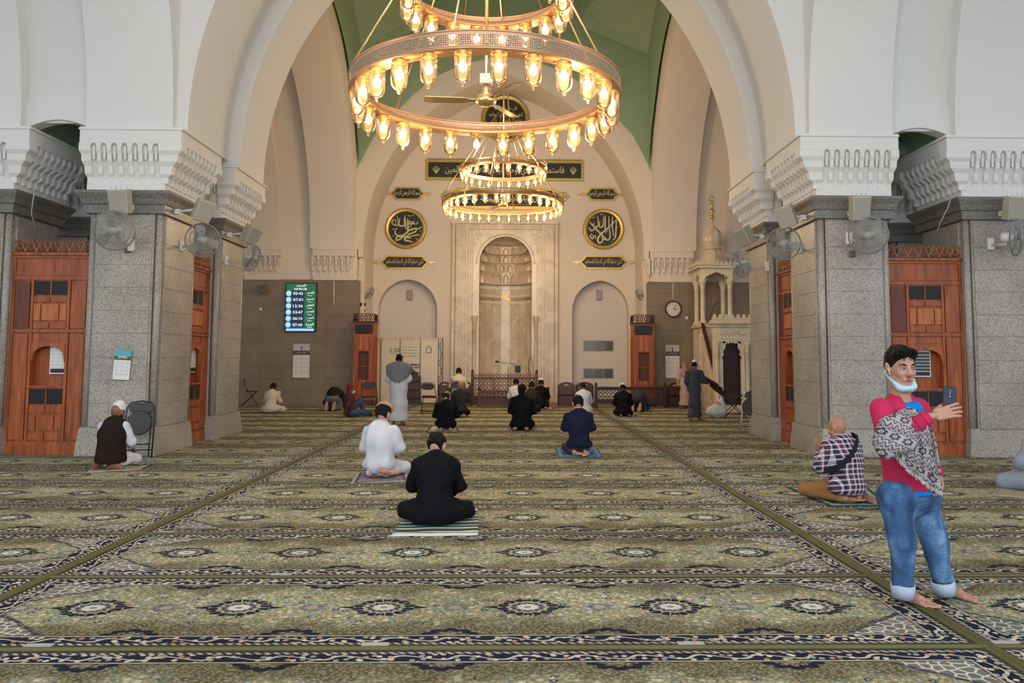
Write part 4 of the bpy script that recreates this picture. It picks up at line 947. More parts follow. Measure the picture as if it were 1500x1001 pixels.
for k in range(12): a = PI/2-2*PI*(k+1)/12; text('numeral', str(k+1), black, (R_*.7*math.cos(a), -.028, R_*.7*math.sin(a)), FR, None, R_*.15, ck)
tubeo('minute_hand', black, [(0, -.034, 0), (R_*.62*math.sin(2*PI*6/60), -.034, R_*.62*math.cos(2*PI*6/60))], .006, ck, 5); tubeo('hour_hand', black, [(0, -.037, 0), (R_*.45, -.037, -.01)], .009, ck, 5)
for (u, v0, v1) in ((986, 414, 440), (489, 412, 448)):
    a, b = at(u, v0, YK-.02), at(u, v1, YK-.02); o = tubeo('cable_conduit', plastw, [a, b], .016, None, 6); tag(o, 'thin pale conduit dropping to the %s' % ('wall clock' if u > 700 else 'wall socket near the time screen'), 'conduit')
# ------------------------------------------------------------ wall fans
def fan_meshes():
    R_ = 1.0; cage = bmesh.new()
    for rr, yy in ((1.0, 0), (.95, -.10), (.78, -.2), (.55, -.26), (.3, -.29), (.98, .06), (.7, .17)):
        tube(cage, [(rr*math.cos(2*PI*i/28), yy, rr*math.sin(2*PI*i/28)) for i in range(28)], .014 if rr < .96 else .028, 4, True)
    for i in range(48):
        a = 2*PI*i/48; tube(cage, [(rr*math.cos(a+.5*(1-rr)), yy, rr*math.sin(a+.5*(1-rr))) for rr, yy in ((1.0, 0), (.93, -.11), (.78, -.2), (.45, -.275), (.22, -.29))], .0085, 3)
        if i % 2 == 0: tube(cage, [(rr*math.cos(a), yy, rr*math.sin(a)) for rr, yy in ((1.0, 0), (.95, .1), (.7, .18), (.3, .2))], .006, 3)
    bmesh.ops.recalc_face_normals(cage, faces=cage.faces); mc = bpy.data.meshes.new('cage'); cage.to_mesh(mc); cage.free(); mc.materials.append(plastg)
    hub = bmesh.new(); n = 20
    def yl(bm_, prof):
        rings = [[bm_.verts.new((a*math.cos(2*PI*i/n), b, a*math.sin(2*PI*i/n))) for i in range(n)] for a, b in prof]
        for a, b in zip(rings, rings[1:]):
            for i in range(n): bm_.faces.new((a[i], a[(i+1) % n], b[(i+1) % n], b[i]))
        bm_.faces.new(rings[0]); bm_.faces.new(rings[-1])
    yl(hub, [(.02, -.33), (.1, -.33), (.12, -.30), (.21, -.31), (.22, -.28), (.14, -.26), (.14, -.02)]); bmesh.ops.recalc_face_normals(hub, faces=hub.faces); mh_ = bpy.data.meshes.new('hub'); hub.to_mesh(mh_); hub.free(); mh_.materials.append(simple('fan_hub', (.30, .30, .29), .4)); mh_.shade_smooth()
    mo = bmesh.new(); yl(mo, [(.05, .72), (.24, .70), (.27, .6), (.27, .3), (.2, .2), (.2, .1)]); bmesh.ops.recalc_face_normals(mo, faces=mo.faces); mm_ = bpy.data.meshes.new('motor'); mo.to_mesh(mm_); mo.free(); mm_.materials.append(plastw); mm_.shade_smooth()
    bl = bmesh.new(); P = [(.1, 0), (.3, .16), (.6, .33), (.85, .34), (.92, .2), (.9, -.12), (.7, -.2), (.4, -.14), (.12, -.08)]
    a = [bl.verts.new((x, -.12+.25*z, z)) for x, z in P]; b = [bl.verts.new((x, -.10+.25*z, z)) for x, z in P]; bl.faces.new(a); bl.faces.new(b[::-1])
    for i in range(len(P)): bl.faces.new((a[i], a[(i+1) % len(P)], b[(i+1) % len(P)], b[i]))
    bmesh.ops.recalc_face_normals(bl, faces=bl.faces); mb = bpy.data.meshes.new('blade'); bl.to_mesh(mb); bl.free()
    fm, nt, b_ = nodemat('fan_blade_plastic'); b_.inputs['Base Color'].default_value = (.34, .34, .33, 1); b_.inputs['Alpha'].default_value = .7; b_.inputs['Roughness'].default_value = .3; mb.materials.append(fm)
    return mc, mh_, mm_, mb
FM = fan_meshes()
def wallfan(c, d, mount, R_, label):
    """c centre of the cage, d facing direction, mount point on the wall"""
    c, d, mount = Vector(c), Vector(d).normalized(), Vector(mount)
    r = empty('wall_fan', c); tag(r, label, 'fan', 'wall fans')
    h = empty('fan_head', (0, 0, 0), parent=r); 
    h.rotation_mode = 'QUATERNION'; h.rotation_quaternion = (-d).to_track_quat('Y', 'Z'); h.scale = (R_, R_, R_)
    head = meshobj('motor', FM[2], None, r); head.rotation_mode = 'QUATERNION'; head.rotation_quaternion = h.rotation_quaternion; head.scale = h.scale
    bpy.data.objects.remove(h)
    for nm, me in (('cage', FM[0]), ('hub', FM[1])):
        o = meshobj(nm, me, None, r); o.rotation_mode = 'QUATERNION'; o.rotation_quaternion = head.rotation_quaternion; o.scale = head.scale
        if nm == 'hub':
            for k in range(3):
                b = meshobj('blade', FM[3], None, r); b.rotation_mode = 'QUATERNION'; b.rotation_quaternion = head.rotation_quaternion @ Euler((0, 2*PI*k/3+.4, 0)).to_quaternion(); b.scale = head.scale
    back = -d*R_*.5; m = mount-c
    bm = bmesh.new(); tube(bm, [back, back+Vector((0, 0, -.10)) , m+Vector((0, 0, -.05))], .022, 8); finish(bm, 'arm', plastw, r, True)
    bm = bmesh.new(); box(bm, m.x-.045, m.x+.045, m.y-.045, m.y+.045, m.z-.13, m.z+.06); bevel(bm, .01); finish(bm, 'wall_plate', plastw, r)
    return r
xi = 5.13
def wf(u, v, y, d, mount, R_, label): p = at(u, v, y); return wallfan(p, d, mount(p), R_, label)
wf(167, 338, 12.02, (.25, -1, -.22), lambda p: (p.x+.05, 12.48, p.z-.12), .295, 'wall fan on the near granite pier above the calendar with blue picture')
wf(297, 352, 12.95, (.55, -1, -.12), lambda p: (-xi, p.y+.25, p.z-.02), .27, 'second wall fan from the left, on the shaded inner face of the near left pier')
wf(369, 378.5, 15.2, (.95, -.25, -.3), lambda p: (-xi, p.y+.05, p.z), .25, 'narrow looking wall fan on the rear pier left of the prayer time screen')
wf(1272, 345, 12.05, (-.5, -1, -.12), lambda p: (p.x-.12, 12.48, p.z+.05), .285, 'wall fan on the front granite pier above the man in plaid shirt')
wf(1148, 357, 13.0, (-.45, -1, -.12), lambda p: (xi, p.y+.25, p.z), .27, 'wall fan on the inner face of the near right pier')
wf(1085, 387, 15.0, (-.9, -.45, -.25), lambda p: (xi, p.y+.05, p.z), .25, 'tilted wall fan beside the stone pulpit canopy')
wf(1489, 348, 12.0, (.75, -.8, -.1), lambda p: (p.x-.12, 12.48, p.z), .285, 'wall fan cut by the edge of the picture at far right')
wf(542, 429, 26.7, (1, -.4, -.5), lambda p: (-4.60, p.y, p.z), .21, 'small far wall fan left of the prayer niche')
wf(937, 432, 26.7, (-1, -.4, -.5), lambda p: (4.60, p.y, p.z), .21, 'small far wall fan above the right hand book cabinet')
# ------------------------------------------------------------ loudspeakers
spk_c = simple('speaker_cream', (.50, .47, .38), .5, var=.04); spk_g = simple('speaker_grille', (.36, .335, .28), .6, var=.05)
def speaker(c, d, w_, h_, dp, label, mat=spk_c, gm=spk_g, mount=None, roll=0, name='wall_speaker'):
    c, d = Vector(c), Vector(d).normalized(); r = empty(name, c); tag(r, label, 'speaker')
    qt = (-d).to_track_quat('Y', 'Z')
    def add(nm, m_, pts, y0_, y1_, taper=1.0, par=r):
        bm = bmesh.new(); a = [bm.verts.new((x, y0_, z)) for x, z in pts]; b = [bm.verts.new((x*taper, y1_, z)) for x, z in pts]; bm.faces.new(a); bm.faces.new(b[::-1])
        for i in range(len(pts)): bm.faces.new((a[i], a[(i+1) % len(pts)], b[(i+1) % len(pts)], b[i]))
        bevel(bm, .006); o = finish(bm, nm, m_, par)
        if par is r: o.rotation_mode = 'QUATERNION'; o.rotation_quaternion = qt @ Euler((0, roll, 0)).to_quaternion()
        return o
    W, H = w_/2, h_/2
    b = add('enclosure', mat, [(-W*.9, -H), (W*.9, -H), (W, H), (-W, H)], 0, dp, .62); add('grille', gm, [(-W*.84, -H*.94), (W*.84, -H*.94), (W*.93, H*.94), (-W*.93, H*.94)], -.012, .0, 1, b)
    if mount is not None:
        m = Vector(mount)-c; bm = bmesh.new(); tube(bm, [-d*dp*.8, m], .02, 6); finish(bm, 'bracket', plastw, r, True)
        bm = bmesh.new(); box(bm, m.x-.04, m.x+.04, m.y-.04, m.y+.04, m.z-.04, m.z+.04); finish(bm, 'bracket_plate', plastw, r)
    return r
def sp(u, v, y, d, w_, h_, dp, label, mount, **k):
    p = at(u, v, y); r = speaker(p, d, w_, h_, dp, label, mount=mount(p), **k)
    if y < 12.2:
        bm = bmesh.new()
        for i in range(7): x = -w_*.38+w_*.76*i/6; tube(bm, [(x, .05, h_*.48), (x+(.02 if i % 2 else -.02), .05, h_*.48+.085)], .003, 4)
        finish(bm, 'bird_spikes', steel, r)
    return r
sp(172, 296, 12.0, (-.12, -1, -.25), .31, .36, .24, 'cream wall speaker over the fan on the near left pier', lambda p: (p.x, 12.42, p.z))
sp(300, 311, 12.7, (.75, -.75, -.45), .30, .34, .24, 'cream wall speaker tilted down on the inner face of the near left pier', lambda p: (-5.05, p.y+.15, p.z+.03), roll=.2)
sp(372, 347, 15.1, (.95, -.5, -.5), .30, .34, .24, 'cream wall speaker on the rear left pier above its fan', lambda p: (-5.05, p.y+.1, p.z+.05), roll=.2)
sp(1263, 306, 12.0, (.12, -1, -.25), .30, .36, .24, 'cream wall speaker over the fan on the front right pier', lambda p: (p.x, 12.42, p.z), roll=-.08)
sp(1150, 319, 12.75, (-.7, -.8, -.4), .30, .34, .24, 'cream wall speaker tilted down on the inner face of the near right pier', lambda p: (5.05, p.y+.15, p.z+.03), roll=-.2)
sp(1087, 349, 15.0, (-.9, -.5, -.5), .30, .34, .24, 'cream wall speaker beside the gilded pulpit finial', lambda p: (5.05, p.y+.1, p.z+.05), roll=-.2)
sp(1492, 306, 12.0, (.1, -1, -.25), .32, .36, .24, 'cream wall speaker cut by the edge of the picture at far right', lambda p: (p.x, 12.42, p.z))
sp(384, 424, YK-.2, (0, -1, -.2), .22, .28, .16, 'small dull speaker on brown granite left of the time screen', lambda p: (p.x, YK, p.z), mat=granw, gm=simple('brown_grille', (.16, .12, .09), .6))
sp(600.5, 432, YM+.40, (0, -1, -.1), .20, .36, .12, 'small grey speaker in the left wall niche', lambda p: (p.x, YM+.53, p.z), mat=plastg, gm=plastg)
sp(877.5, 432, YM+.40, (0, -1, -.1), .20, .36, .12, 'small grey speaker in the right wall niche', lambda p: (p.x, YM+.53, p.z), mat=plastg, gm=plastg)
sp(531, 451, 26.6, (.6, -1, -.3), .22, .32, .16, 'black speaker on the wall corner above the left book cabinet', lambda p: (-4.6, p.y, p.z), mat=black, gm=black)
sp(946, 453, 26.6, (-.6, -1, -.3), .22, .32, .16, 'black speaker on the wall corner above the right book cabinet', lambda p: (4.6, p.y, p.z), mat=black, gm=black)
for (u, v) in ((382, 453), (1006, 466), (409, 575)):
    p = at(u, v, YK-.02); o = boxo('wall_socket', plastw, -.045, .045, -.02, .02, -.045, .045, None, .006); o.location = p; tag(o, 'small white wall socket on brown granite %s' % ('below the dull speaker' if u == 382 else 'right of the wall clock' if u == 1006 else 'right of the man in white'), 'socket')
# ------------------------------------------------------------ minbar (stone pulpit) on the right
mb = empty('pulpit', (6.66, 24.68, 0)); tag(mb, 'carved stone pulpit with onion dome, dark doorway and stair along the right side', 'pulpit')
def mo(name, mat, x0, x1, y0, y1, z0, z1, bev=.008, par=None): return boxo(name, mat, x0-6.65, x1-6.65, y0-24.2, y1-24.2, z0, z1, par or mb, bev)
def crenel(name, x0, x1, y, z, n, h=.16, t=.05, axis='x'):
    bm = bmesh.new(); w = (x1-x0)/n
    for i in range(n):
        c = x0+w*(i+.5); pts = [(c-w*.5, z), (c+w*.5, z), (c+w*.45, z+h*.35), (c+w*.25, z+h*.5), (c+w*.3, z+h*.75), (c, z+h), (c-w*.3, z+h*.75), (c-w*.25, z+h*.5), (c-w*.45, z+h*.35)]
        if axis == 'x': prism(bm, [(a-6.65, b) for a, b in pts], y-t/2-24.2, y+t/2-24.2)
        else: prism(bm, [(a-24.2, b) for a, b in pts], y-t/2-6.65, y+t/2-6.65, axis='x')
    return finish(bm, name, marbm, mb)
PX0, PX1, PY = 6.17, 7.18, 22.9
# base step and portal
mo('step', marbm, PX0-.05, PX1+.05, PY-.35, PY, 0, .17); 
for k in range(9): mo('stair', marb, PX0+.14, PX1-.14, PY+.08+.17*k, 25.6, .17*k+.02, .17*(k+1)+.02)
def mcol(x, y, z0, z1, r=.05, name='column'):
    bm = bmesh.new(); lathe(bm, [(r*1.7, z0), (r*1.7, z0+.05), (r*1.3, z0+.10), (r, z0+.14), (r*.92, z1-.30), (r*1.15, z1-.28), (r*1.0, z1-.24), (r*1.25, z1-.14), (r*1.7, z1-.05), (r*1.7, z1)], 14, x-6.65, y-24.2); return finish(bm, name, marbm, mb, True)
for x in (PX0+.06, PX1-.06): mcol(x, PY-.03, .17, 2.02, .06); mo('jamb', marbm, x-.09, x+.09, PY+.02, PY+.16, .1, 2.05)
for sg, xx in ((1, PX0+.19), (-1, PX1-.19)):
    bm = bmesh.new(); n = 8
    pts = [(xx-6.65-sg*.05, .2), (xx-6.65+sg*.05, .2), (xx-6.65+sg*.05, 1.5), (xx-6.65+sg*.02, 1.56), (xx-6.65+sg*.08, 1.66), (xx-6.65+sg*.05, 1.72), (xx-6.65+sg*.13, 1.86), (xx-6.65+sg*.13, 2.05), (xx-6.65-sg*.05, 2.05)]
    prism(bm, pts, PY-24.2, PY+.10-24.2); finish(bm, 'scalloped_jamb', marbl, mb)
bm = bmesh.new(); xa, xb = PX0+.24, PX1-.24; n = 6; pts = [(xa-6.65, 2.08)]
for i in range(n):
    for t in (0, .25, .5, .75): pts.append((xa-6.65+(xb-xa)*(i+t)/n, 1.93+.05*abs(math.sin(PI*t))+.04*(1-abs(2*(i+t)/n-1))))
pts += [(xb-6.65, 1.93), (xb-6.65, 2.08)]; prism(bm, pts, PY-24.2, PY+.1-24.2); finish(bm, 'scalloped_head', marbl, mb)
mo('doorway_sheet', simple('doorway_dark', (.035, .012, .010), .5), PX0+.20, PX1-.20, PY+.18, PY+.22, .17, 2.05)  # flat dark sheet filling the portal opening
mo('lintel', marbm, PX0-.02, PX1+.05, PY-.02, PY+.2, 2.03, 2.44); mo('inscription_panel', marbl, PX0+.15, PX1-.1, PY-.035, PY, 2.10, 2.38)
text('inscription', arab('بسم الله الرحمن الرحيم'), simple('incised_gold', (.42, .30, .14), .5), (PX0+.53-6.65, PY-.04-24.2, 2.24), FR, .72, .2, mb)
mo('frieze', marb, PX0-.06, PX1+.08, PY-.06, PY+.22, 2.44, 2.54); mo('cornice', marbm, PX0-.12, PX1+.12, PY-.14, PY+.26, 2.54, 2.60); mo('cornice', marbm, PX0-.08, PX1+.1, PY-.1, PY+.24, 2.60, 2.66)
crenel('cresting', PX0-.1, PX1+.1, PY-.08, 2.66, 7, .17)
# flank walls with sloping parapet and dark handrail
for x_, nm in ((6.17, 'flank'), (7.12, 'flank')):
    bm = bmesh.new(); pts = [(PY+.05-24.2, 0), (25.6-24.2, 0), (25.6-24.2, 2.55), (24.5-24.2, 2.55), (PY+.05-24.2, .95)]
    prism(bm, pts, x_-6.65, x_+.06-6.65, axis='x'); finish(bm, nm, marbm, mb)
    bm = bmesh.new(); pts = [(PY+.06-24.2, .97), (24.5-24.2, 2.57), (24.5-24.2, 2.66), (PY+.06-24.2, 1.06)]; prism(bm, pts, x_-.02-6.65, x_+.08-6.65, axis='x'); finish(bm, 'handrail', wdb, mb)
    bm = bmesh.new()
    for k in range(5): bm2 = (PY+.2+.26*k-24.2); prism(bm, [(bm2, .12), (bm2+.2, .12), (bm2+.2, .80+.26*k), (bm2, .62+.26*k)], x_-.015-6.65, x_-6.65, axis='x')
    finish(bm, 'flank_panel', marb, mb)
mo('body', marbm, 6.16, 7.2, 24.5, 25.65, 0, 2.5); mo('body_panel', marbl, 6.14, 6.17, 24.65, 25.5, 1.3, 2.3); mo('platform', marbm, 6.1, 7.26, 24.45, 25.68, 2.5, 2.6)
for x in (6.24, 7.10):
    for y in (24.6, 25.45): mcol(x, y, 2.6, 4.02, .075)
# canopy: scalloped arch faces, cornice with cresting
def canopy_face(y0_, y1_, axis):
    bm = bmesh.new(); a, b = (6.16, 7.18) if axis == 'y' else (24.601, 25.469); c = (a+b)/2; n = 7
    pts = [(a, 4.0), (a+.14, 4.0)]
    for i in range(n*4+1):
        t = i/(n*4); ph = (t*n) % 1; x = a+.14+(b-a-.28)*t; pts.append((x, 4.02+.20*(1-abs(2*t-1))**.7+.045*abs(math.sin(PI*t*n))))
    pts += [(b-.14, 4.0), (b, 4.0), (b, 4.36), (a, 4.36)]; 
    off = 6.65 if axis == 'y' else 24.2; prism(bm, [(p[0]-off, p[1]) for p in pts], y0_-(24.2 if axis == 'y' else 6.65), y1_-(24.2 if axis == 'y' else 6.65), axis=('y' if axis == 'y' else 'x')); finish(bm, 'canopy_arch', marbm, mb)
canopy_face(24.52, 24.6, 'y'); canopy_face(25.47, 25.55, 'y'); canopy_face(6.165, 6.235, 'x'); canopy_face(7.105, 7.175, 'x')
mo('canopy_cornice', marbm, 6.03, 7.31, 24.4, 25.66, 4.36, 4.43); mo('canopy_roof', marbm, 6.08, 7.26, 24.44, 25.64, 4.43, 4.48)
crenel('cresting', 6.05, 7.29, 24.42, 4.45, 9, .13, .04); crenel('cresting', 24.42, 25.64, 6.05, 4.45, 9, .13, .04, 'y')
bm = bmesh.new(); lathe(bm, [(.42, 4.47), (.37, 4.56), (.30, 4.72), (.265, 4.95), (.255, 5.0)], 8, .02, .8); 
finish(bm, 'dome_drum', marb, mb)
bm = bmesh.new(); seg = 64
prof = [(.27, 5.0), (.30, 5.04), (.30, 5.10), (.25, 5.12), (.31, 5.17), (.345, 5.30), (.335, 5.42), (.28, 5.56), (.18, 5.68), (.09, 5.76), (.045, 5.86), (.03, 6.0)]
rings = []
for r, z in prof:
    lob = .085 if 5.13 < z < 5.7 else 0
    rings.append([bm.verts.new((.02+r*(1-lob*abs(math.cos(PI*8*i/seg*1.0))**3)*math.cos(2*PI*i/seg), .8+r*(1-lob*abs(math.cos(PI*8*i/seg))**3)*math.sin(2*PI*i/seg), z)) for i in range(seg)])
for a, b in zip(rings, rings[1:]):
    for i in range(seg): bm.faces.new((a[i], a[(i+1) % seg], b[(i+1) % seg], b[i]))
bm.faces.new(rings[-1]); finish(bm, 'onion_dome', marb, mb, True)
bm = bmesh.new(); lathe(bm, [(.03, 6.0), (.07, 6.05), (.07, 6.1), (.04, 6.14), (.07, 6.2), (.085, 6.26), (.06, 6.32), (.03, 6.36), (.05, 6.42), (.055, 6.47), (.02, 6.52), (.015, 6.56)], 14, .02, .8)
tube(bm, [(.02+.085*math.cos(t), .8, 6.66+.085*math.sin(t)) for t in [2*PI*i/16 for i in range(16)]], .018, 6, True); tube(bm, [(.02, .8, 6.56), (.02, .8, 6.95)], .006, 5); finish(bm, 'finial', gold, mb, True)
p = at(1007, 399, 24.6); 
o = tubeo('microphone', black, [(6.52, 25.1, 2.62), (6.52, 25.1, 2.9), (6.58, 25.1, 3.15), (6.68, 25.1, 3.28), (6.8, 25.1, 3.32)], .012, None, 6); tag(o, 'bent black gooseneck microphone on the stone pulpit platform', 'microphone')

# ------------------------------------------------------------ book cabinets flanking the recess
def bookcab(u0, u1, label, side):
    xa, xb = at(u0, 560, 25.6).x, at(u1, 560, 25.6).x; W = xb-xa; r = empty('book_cabinet', ((xa+xb)/2, 25.6, 0)); tag(r, label, 'cabinet'); h = W/2; zt = 2.62
    D = .62
    bm = bmesh.new(); box(bm, -h, -h*.50, 0, .1, .2, zt); box(bm, h*.50, h, 0, .1, .2, zt); box(bm, -h*.5, h*.5, 0, .1, .2, .82); box(bm, -h*.5, h*.5, 0, .1, 1.72, 2.3); box(bm, -h*.5, h*.5, 0, .1, 2.58, zt); box(bm, -h, h, .1, D, .1, zt)
    box(bm, -h*.5, h*.5, .05, .1, 1.24, 1.27); box(bm, -h*.85, h*.85, 0, .1, 2.28, 2.30)
    finish(bm, 'carcass', wdl if False else wd, r); boxo('plinth', wdb, -h-.01, h+.01, -.02, D, 0, .2, r, .01)
    boxo('recess_shade_slab', black, -h*.86, h*.86, -.004, .02, 2.31, 2.57, r); boxo('shelf_back', simple('book_spines', (.10, .03, .02), .6), -h*.5, h*.5, .085, .12, .82, 1.72, r)  # flat black slab painted in for the shade inside the upper recess
    for a, b in ((.25, .8), (1.76, 2.24)):
        for s in (-1, 1): x0_, x1_ = sorted((s*.02, s*h*.44)); boxo('panel', wdl if b > 2 else wd, x0_, x1_, -.015, .01, a, b, r, .006)
    for s in (-1, 1): x0_, x1_ = sorted((s*h*.58, s*h*.93)); boxo('panel', wd, x0_, x1_, -.015, .01, .28, 2.2, r, .006)
    boxo('crown', wdb, -h-.03, h+.03, -.03, D+.02, zt, zt+.06, r, .01)
    bm = bmesh.new(); n = 5; w_ = W/n
    for i in range(n):
        c = -h+w_*(i+.5); tube(bm, [(c-w_/2, 0, zt+.07), (c, 0, zt+.28), (c+w_/2, 0, zt+.07)], .016, 5); tube(bm, [(c-w_/2, 0, zt+.27), (c, 0, zt+.09), (c+w_/2, 0, zt+.27)], .016, 5)
    tube(bm, [(-h, 0, zt+.29), (h, 0, zt+.29)], .012, 5)
    for j in range(3):
        y_ = .1+.2*j; 
        for s in (-1, 1): tube(bm, [(s*h, y_-.1, zt+.07), (s*h, y_, zt+.28), (s*h, y_+.1, zt+.07)], .016, 5); 
    finish(bm, 'cresting', wdb, r)
    bm = bmesh.new()     # pierced side panel
    xs_ = side*h
    for k in range(10): tube(bm, [(xs_+side*.012, .08, .35+.2*k), (xs_+side*.012, D-.08, .35+.2*k)], .012, 4)
    for k in range(4): tube(bm, [(xs_+side*.012, .08+.15*k, .35), (xs_+side*.012, .08+.15*k, 2.2)], .012, 4)
    finish(bm, 'side_lattice', wdl, r); boxo('handle', brass, .02, .05, -.03, .0, 1.32-.6, 1.40-.6, r)
    return r
bookcab(516, 547, 'orange brown wooden book cabinet left of the prayer niche beside the pale partition', 1)
bookcab(928, 959, 'orange brown wooden book cabinet right of the prayer niche behind the dark bench', -1)

# ------------------------------------------------------------ pale folding partition on the left of the recess
xa, xb = at(546, 540, 27.0).x, at(645, 540, 27.0).x; zt = at(600, 495, 27.0).z
pt = empty('folding_partition', ((xa+xb)/2, 27.0, 0)); tag(pt, 'pale cream folding partition of four panels with ragged gold trim across the left niche', 'partition')
pm = simple('partition_vinyl', (.72, .64, .52), .55, var=.06, scale=2); L = xb-xa; xs = [0, .14, .42, .70, 1.0]; xs = [-L/2+L*t for t in (0, .115, .40, .70, 1.0)]
for i in range(4):
    o = boxo('panel', pm, xs[i]+.012, xs[i+1]-.012, 0, .05, .03, zt, pt, .015)
    if i == 0: o.location.y = .04
for x in xs: boxo('stile', simple('partition_stile', (.30, .26, .20), .5), x-.012, x+.012, -.01, .05, 0, zt+.02, pt)
bm = bmesh.new(); rr = random.Random(5)
for i in range(70): x = -L/2+L*i/69; prism(bm, [(x-.02, zt-.01), (x+.02, zt-.01), (x, zt-rr.uniform(.05, .14))], -.012, -.004)
o = finish(bm, 'gold_trim', goldp, pt); o['kind'] = 'stuff'
ink = simple('partition_ink', (.05, .045, .04), .6)
text('lettering', '2:30', ink, (xs[1]+.45, -.006, zt-.42), FR, .34, .14, pt); boxo('underline', ink, xs[1]+.3, xs[1]+.6, -.006, 0, zt-.55, zt-.54, pt)
for k in range(4): boxo('printed_line', ink, xs[2]+.05, xs[3]-.06, -.006, 0, zt-.32-.10*k, zt-.31-.10*k, pt)
text('lettering', arab('مسجد الرسول'), ink, (xs[2]+.42, -.007, zt-.95), FR, .55, .26, pt)
bm = bmesh.new(); c = xs[3]+.28; tube(bm, [(c-.08, -.006, zt-.5), (c-.08, -.006, zt-.36), (c, -.006, zt-.26), (c+.08, -.006, zt-.36), (c+.08, -.006, zt-.5)], .012, 4, True); finish(bm, 'arch_emblem', ink, pt)
# low dark stepped shelf with rounded top before the partition
xd0, xd1 = at(600, 560, 26.7).x, at(614, 560, 26.7).x+.02; hd = (xd1-xd0); sh = empty('stepped_shelf', ((xd0+xd1)/2, 26.7, 0)); tag(sh, 'dark wooden rack with rounded top before the pale partition', 'rack')
bm = bmesh.new(); n = 10; H_ = at(600, 537, 26.7).z; pts = [(-hd/2-.25, 0), (hd/2, 0), (hd/2, H_-.5)]+[(-hd/2-.25+(hd+.25)*math.cos(PI/2*i/n), H_-.5+.5*math.sin(PI/2*i/n)) for i in range(1, n+1)]
prism(bm, pts, 0, .12); finish(bm, 'back_board', wdb, sh)
for k in range(5): boxo('shelf_board', wdbb, -hd/2-.22, hd/2-.02, -.10, .02, .2+.27*k, .24+.27*k, sh, .006)
boxo('post', wdbb, hd/2-.03, hd/2+.03, -.04, .1, 0, H_-.3, sh)
# scaffold-like poles at the partition's right end
sc = empty('lattice_mast', (at(645, 540, 27.0).x, 27.0, 0)); tag(sc, 'slim black lattice mast standing at the right end of the pale partition', 'mast'); zt2 = at(645, 495, 26.7).z
for x in (-.07, .07): tubeo('pole', black, [(x, 0, 0), (x, 0, zt2)], .014, sc, 6)
bm = bmesh.new(); 
for k in range(8): z0, z1 = zt2*k/8, zt2*(k+1)/8; s_ = .07 if k % 2 else -.07; tube(bm, [(-s_, 0, z0), (s_, 0, z1)], .008, 4)
finish(bm, 'bracing', black, sc)

# grille windows in the right niche
for k, (v0, v1) in enumerate(((499.5, 514), (540.5, 554))):
    a, b = at(855, v0, YM+.52), at(898, v1, YM+.52); r = struct(empty('window_%d' % (k+1), ((a.x+b.x)/2, YM+.52, (a.z+b.z)/2))); W_, H_ = (b.x-a.x)/2, (a.z-b.z)/2
    boxo('frame', simple('window_frame_grey', (.38, .35, .32), .6), -W_-.02, W_+.02, -.02, .02, -H_-.02, H_+.02, r)
    for i in range(3): x0_ = -W_+2*W_*i/3; pn = boxo('pane', simple('window_pane_dark', (.10, .09, .085), .15, var=.3), x0_+.015, x0_+2*W_/3-.015, -.03, .0, -H_+.01, H_-.01, r)
    if k == 0: text('lettering', arab('صندوق الصدقات'), simple('window_lettering', (.35, .33, .3), .6), (0, -.034, -H_*.35), FR, W_*1.4, H_*.5, r)

# ------------------------------------------------------------ carved screen and benches before the mihrab
def lattice(bm, x0, x1, z0, z1, y, cellw, t=.012):
    nx = max(1, int(round((x1-x0)/cellw))); nz = max(1, int(round((z1-z0)/cellw))); dx, dz = (x1-x0)/nx, (z1-z0)/nz
    for i in range(nx):
        for j in range(nz):
            cx_, cz_ = x0+dx*(i+.5), z0+dz*(j+.5); tube(bm, [(cx_-dx/2, y, cz_), (cx_, y, cz_+dz/2), (cx_+dx/2, y, cz_), (cx_, y, cz_-dz/2)], t, 3, True)
            tube(bm, [(cx_+dx*.30*math.cos(a), y, cz_+dz*.30*math.sin(a)) for a in [PI/3*k for k in range(6)]], t*.7, 3, True)
def screen(xa, xb, y, H_, label, name='carved_screen', mat=wdb, posts=True, top=True, post_h=None, zb=.14, lat0=.2, lat1=.0, cat='screen'):
    r = empty(name, ((xa+xb)/2, y, 0)); tag(r, label, cat); W = (xb-xa)/2
    boxo('bottom_rail', mat, -W, W, -.03, .03, zb-.08, zb+.03 if lat0 > zb else lat0, r, .006)
    zt_ = H_-(.18 if top else .06)
    boxo('top_rail', mat, -W, W, -.04, .04, zt_, zt_+.06, r, .008)
    if lat0 > zb+.03: boxo('kick_panel', mat, -W, W, -.012, .012, zb, lat0, r)
    nb = max(2, int(round(2*W/.75)))
    bm = bmesh.new(); lattice(bm, -W+.03, W-.03, lat0, zt_-lat1, 0, .125); finish(bm, 'lattice', mat, r)['kind'] = 'stuff'
    if lat1: boxo('rail_panel', mat, -W, W, -.012, .012, zt_-lat1, zt_, r)
    for i in range(1, nb): x = -W+2*W*i/nb; boxo('mullion', mat, x-.02, x+.02, -.025, .025, zb, zt_, r)
    if top:
        bm = bmesh.new(); lattice(bm, -W+.02, W-.02, zt_+.06, H_, 0, .12, .011); finish(bm, 'cresting', mat, r)['kind'] = 'stuff'
    ph = post_h or H_+.1
    for x in (-W, W):
        bm = bmesh.new(); box(bm, x-.045, x+.045, -.045, .045, 0, ph-.12); bevel(bm, .006); lathe(bm, [(.045, ph-.12), (.03, ph-.09), (.05, ph-.05), (.04, ph), (.01, ph+.03)], 10, x, 0); finish(bm, 'post', mat, r)
    return r
x0_, x1_ = at(692, 560, 25.9).x, at(786, 560, 25.9).x
screen(x0_, x1_, 25.9, at(0, 545, 25.9).z, 'tall red brown carved wooden screen across the foot of the marble prayer niche', lat0=.32)
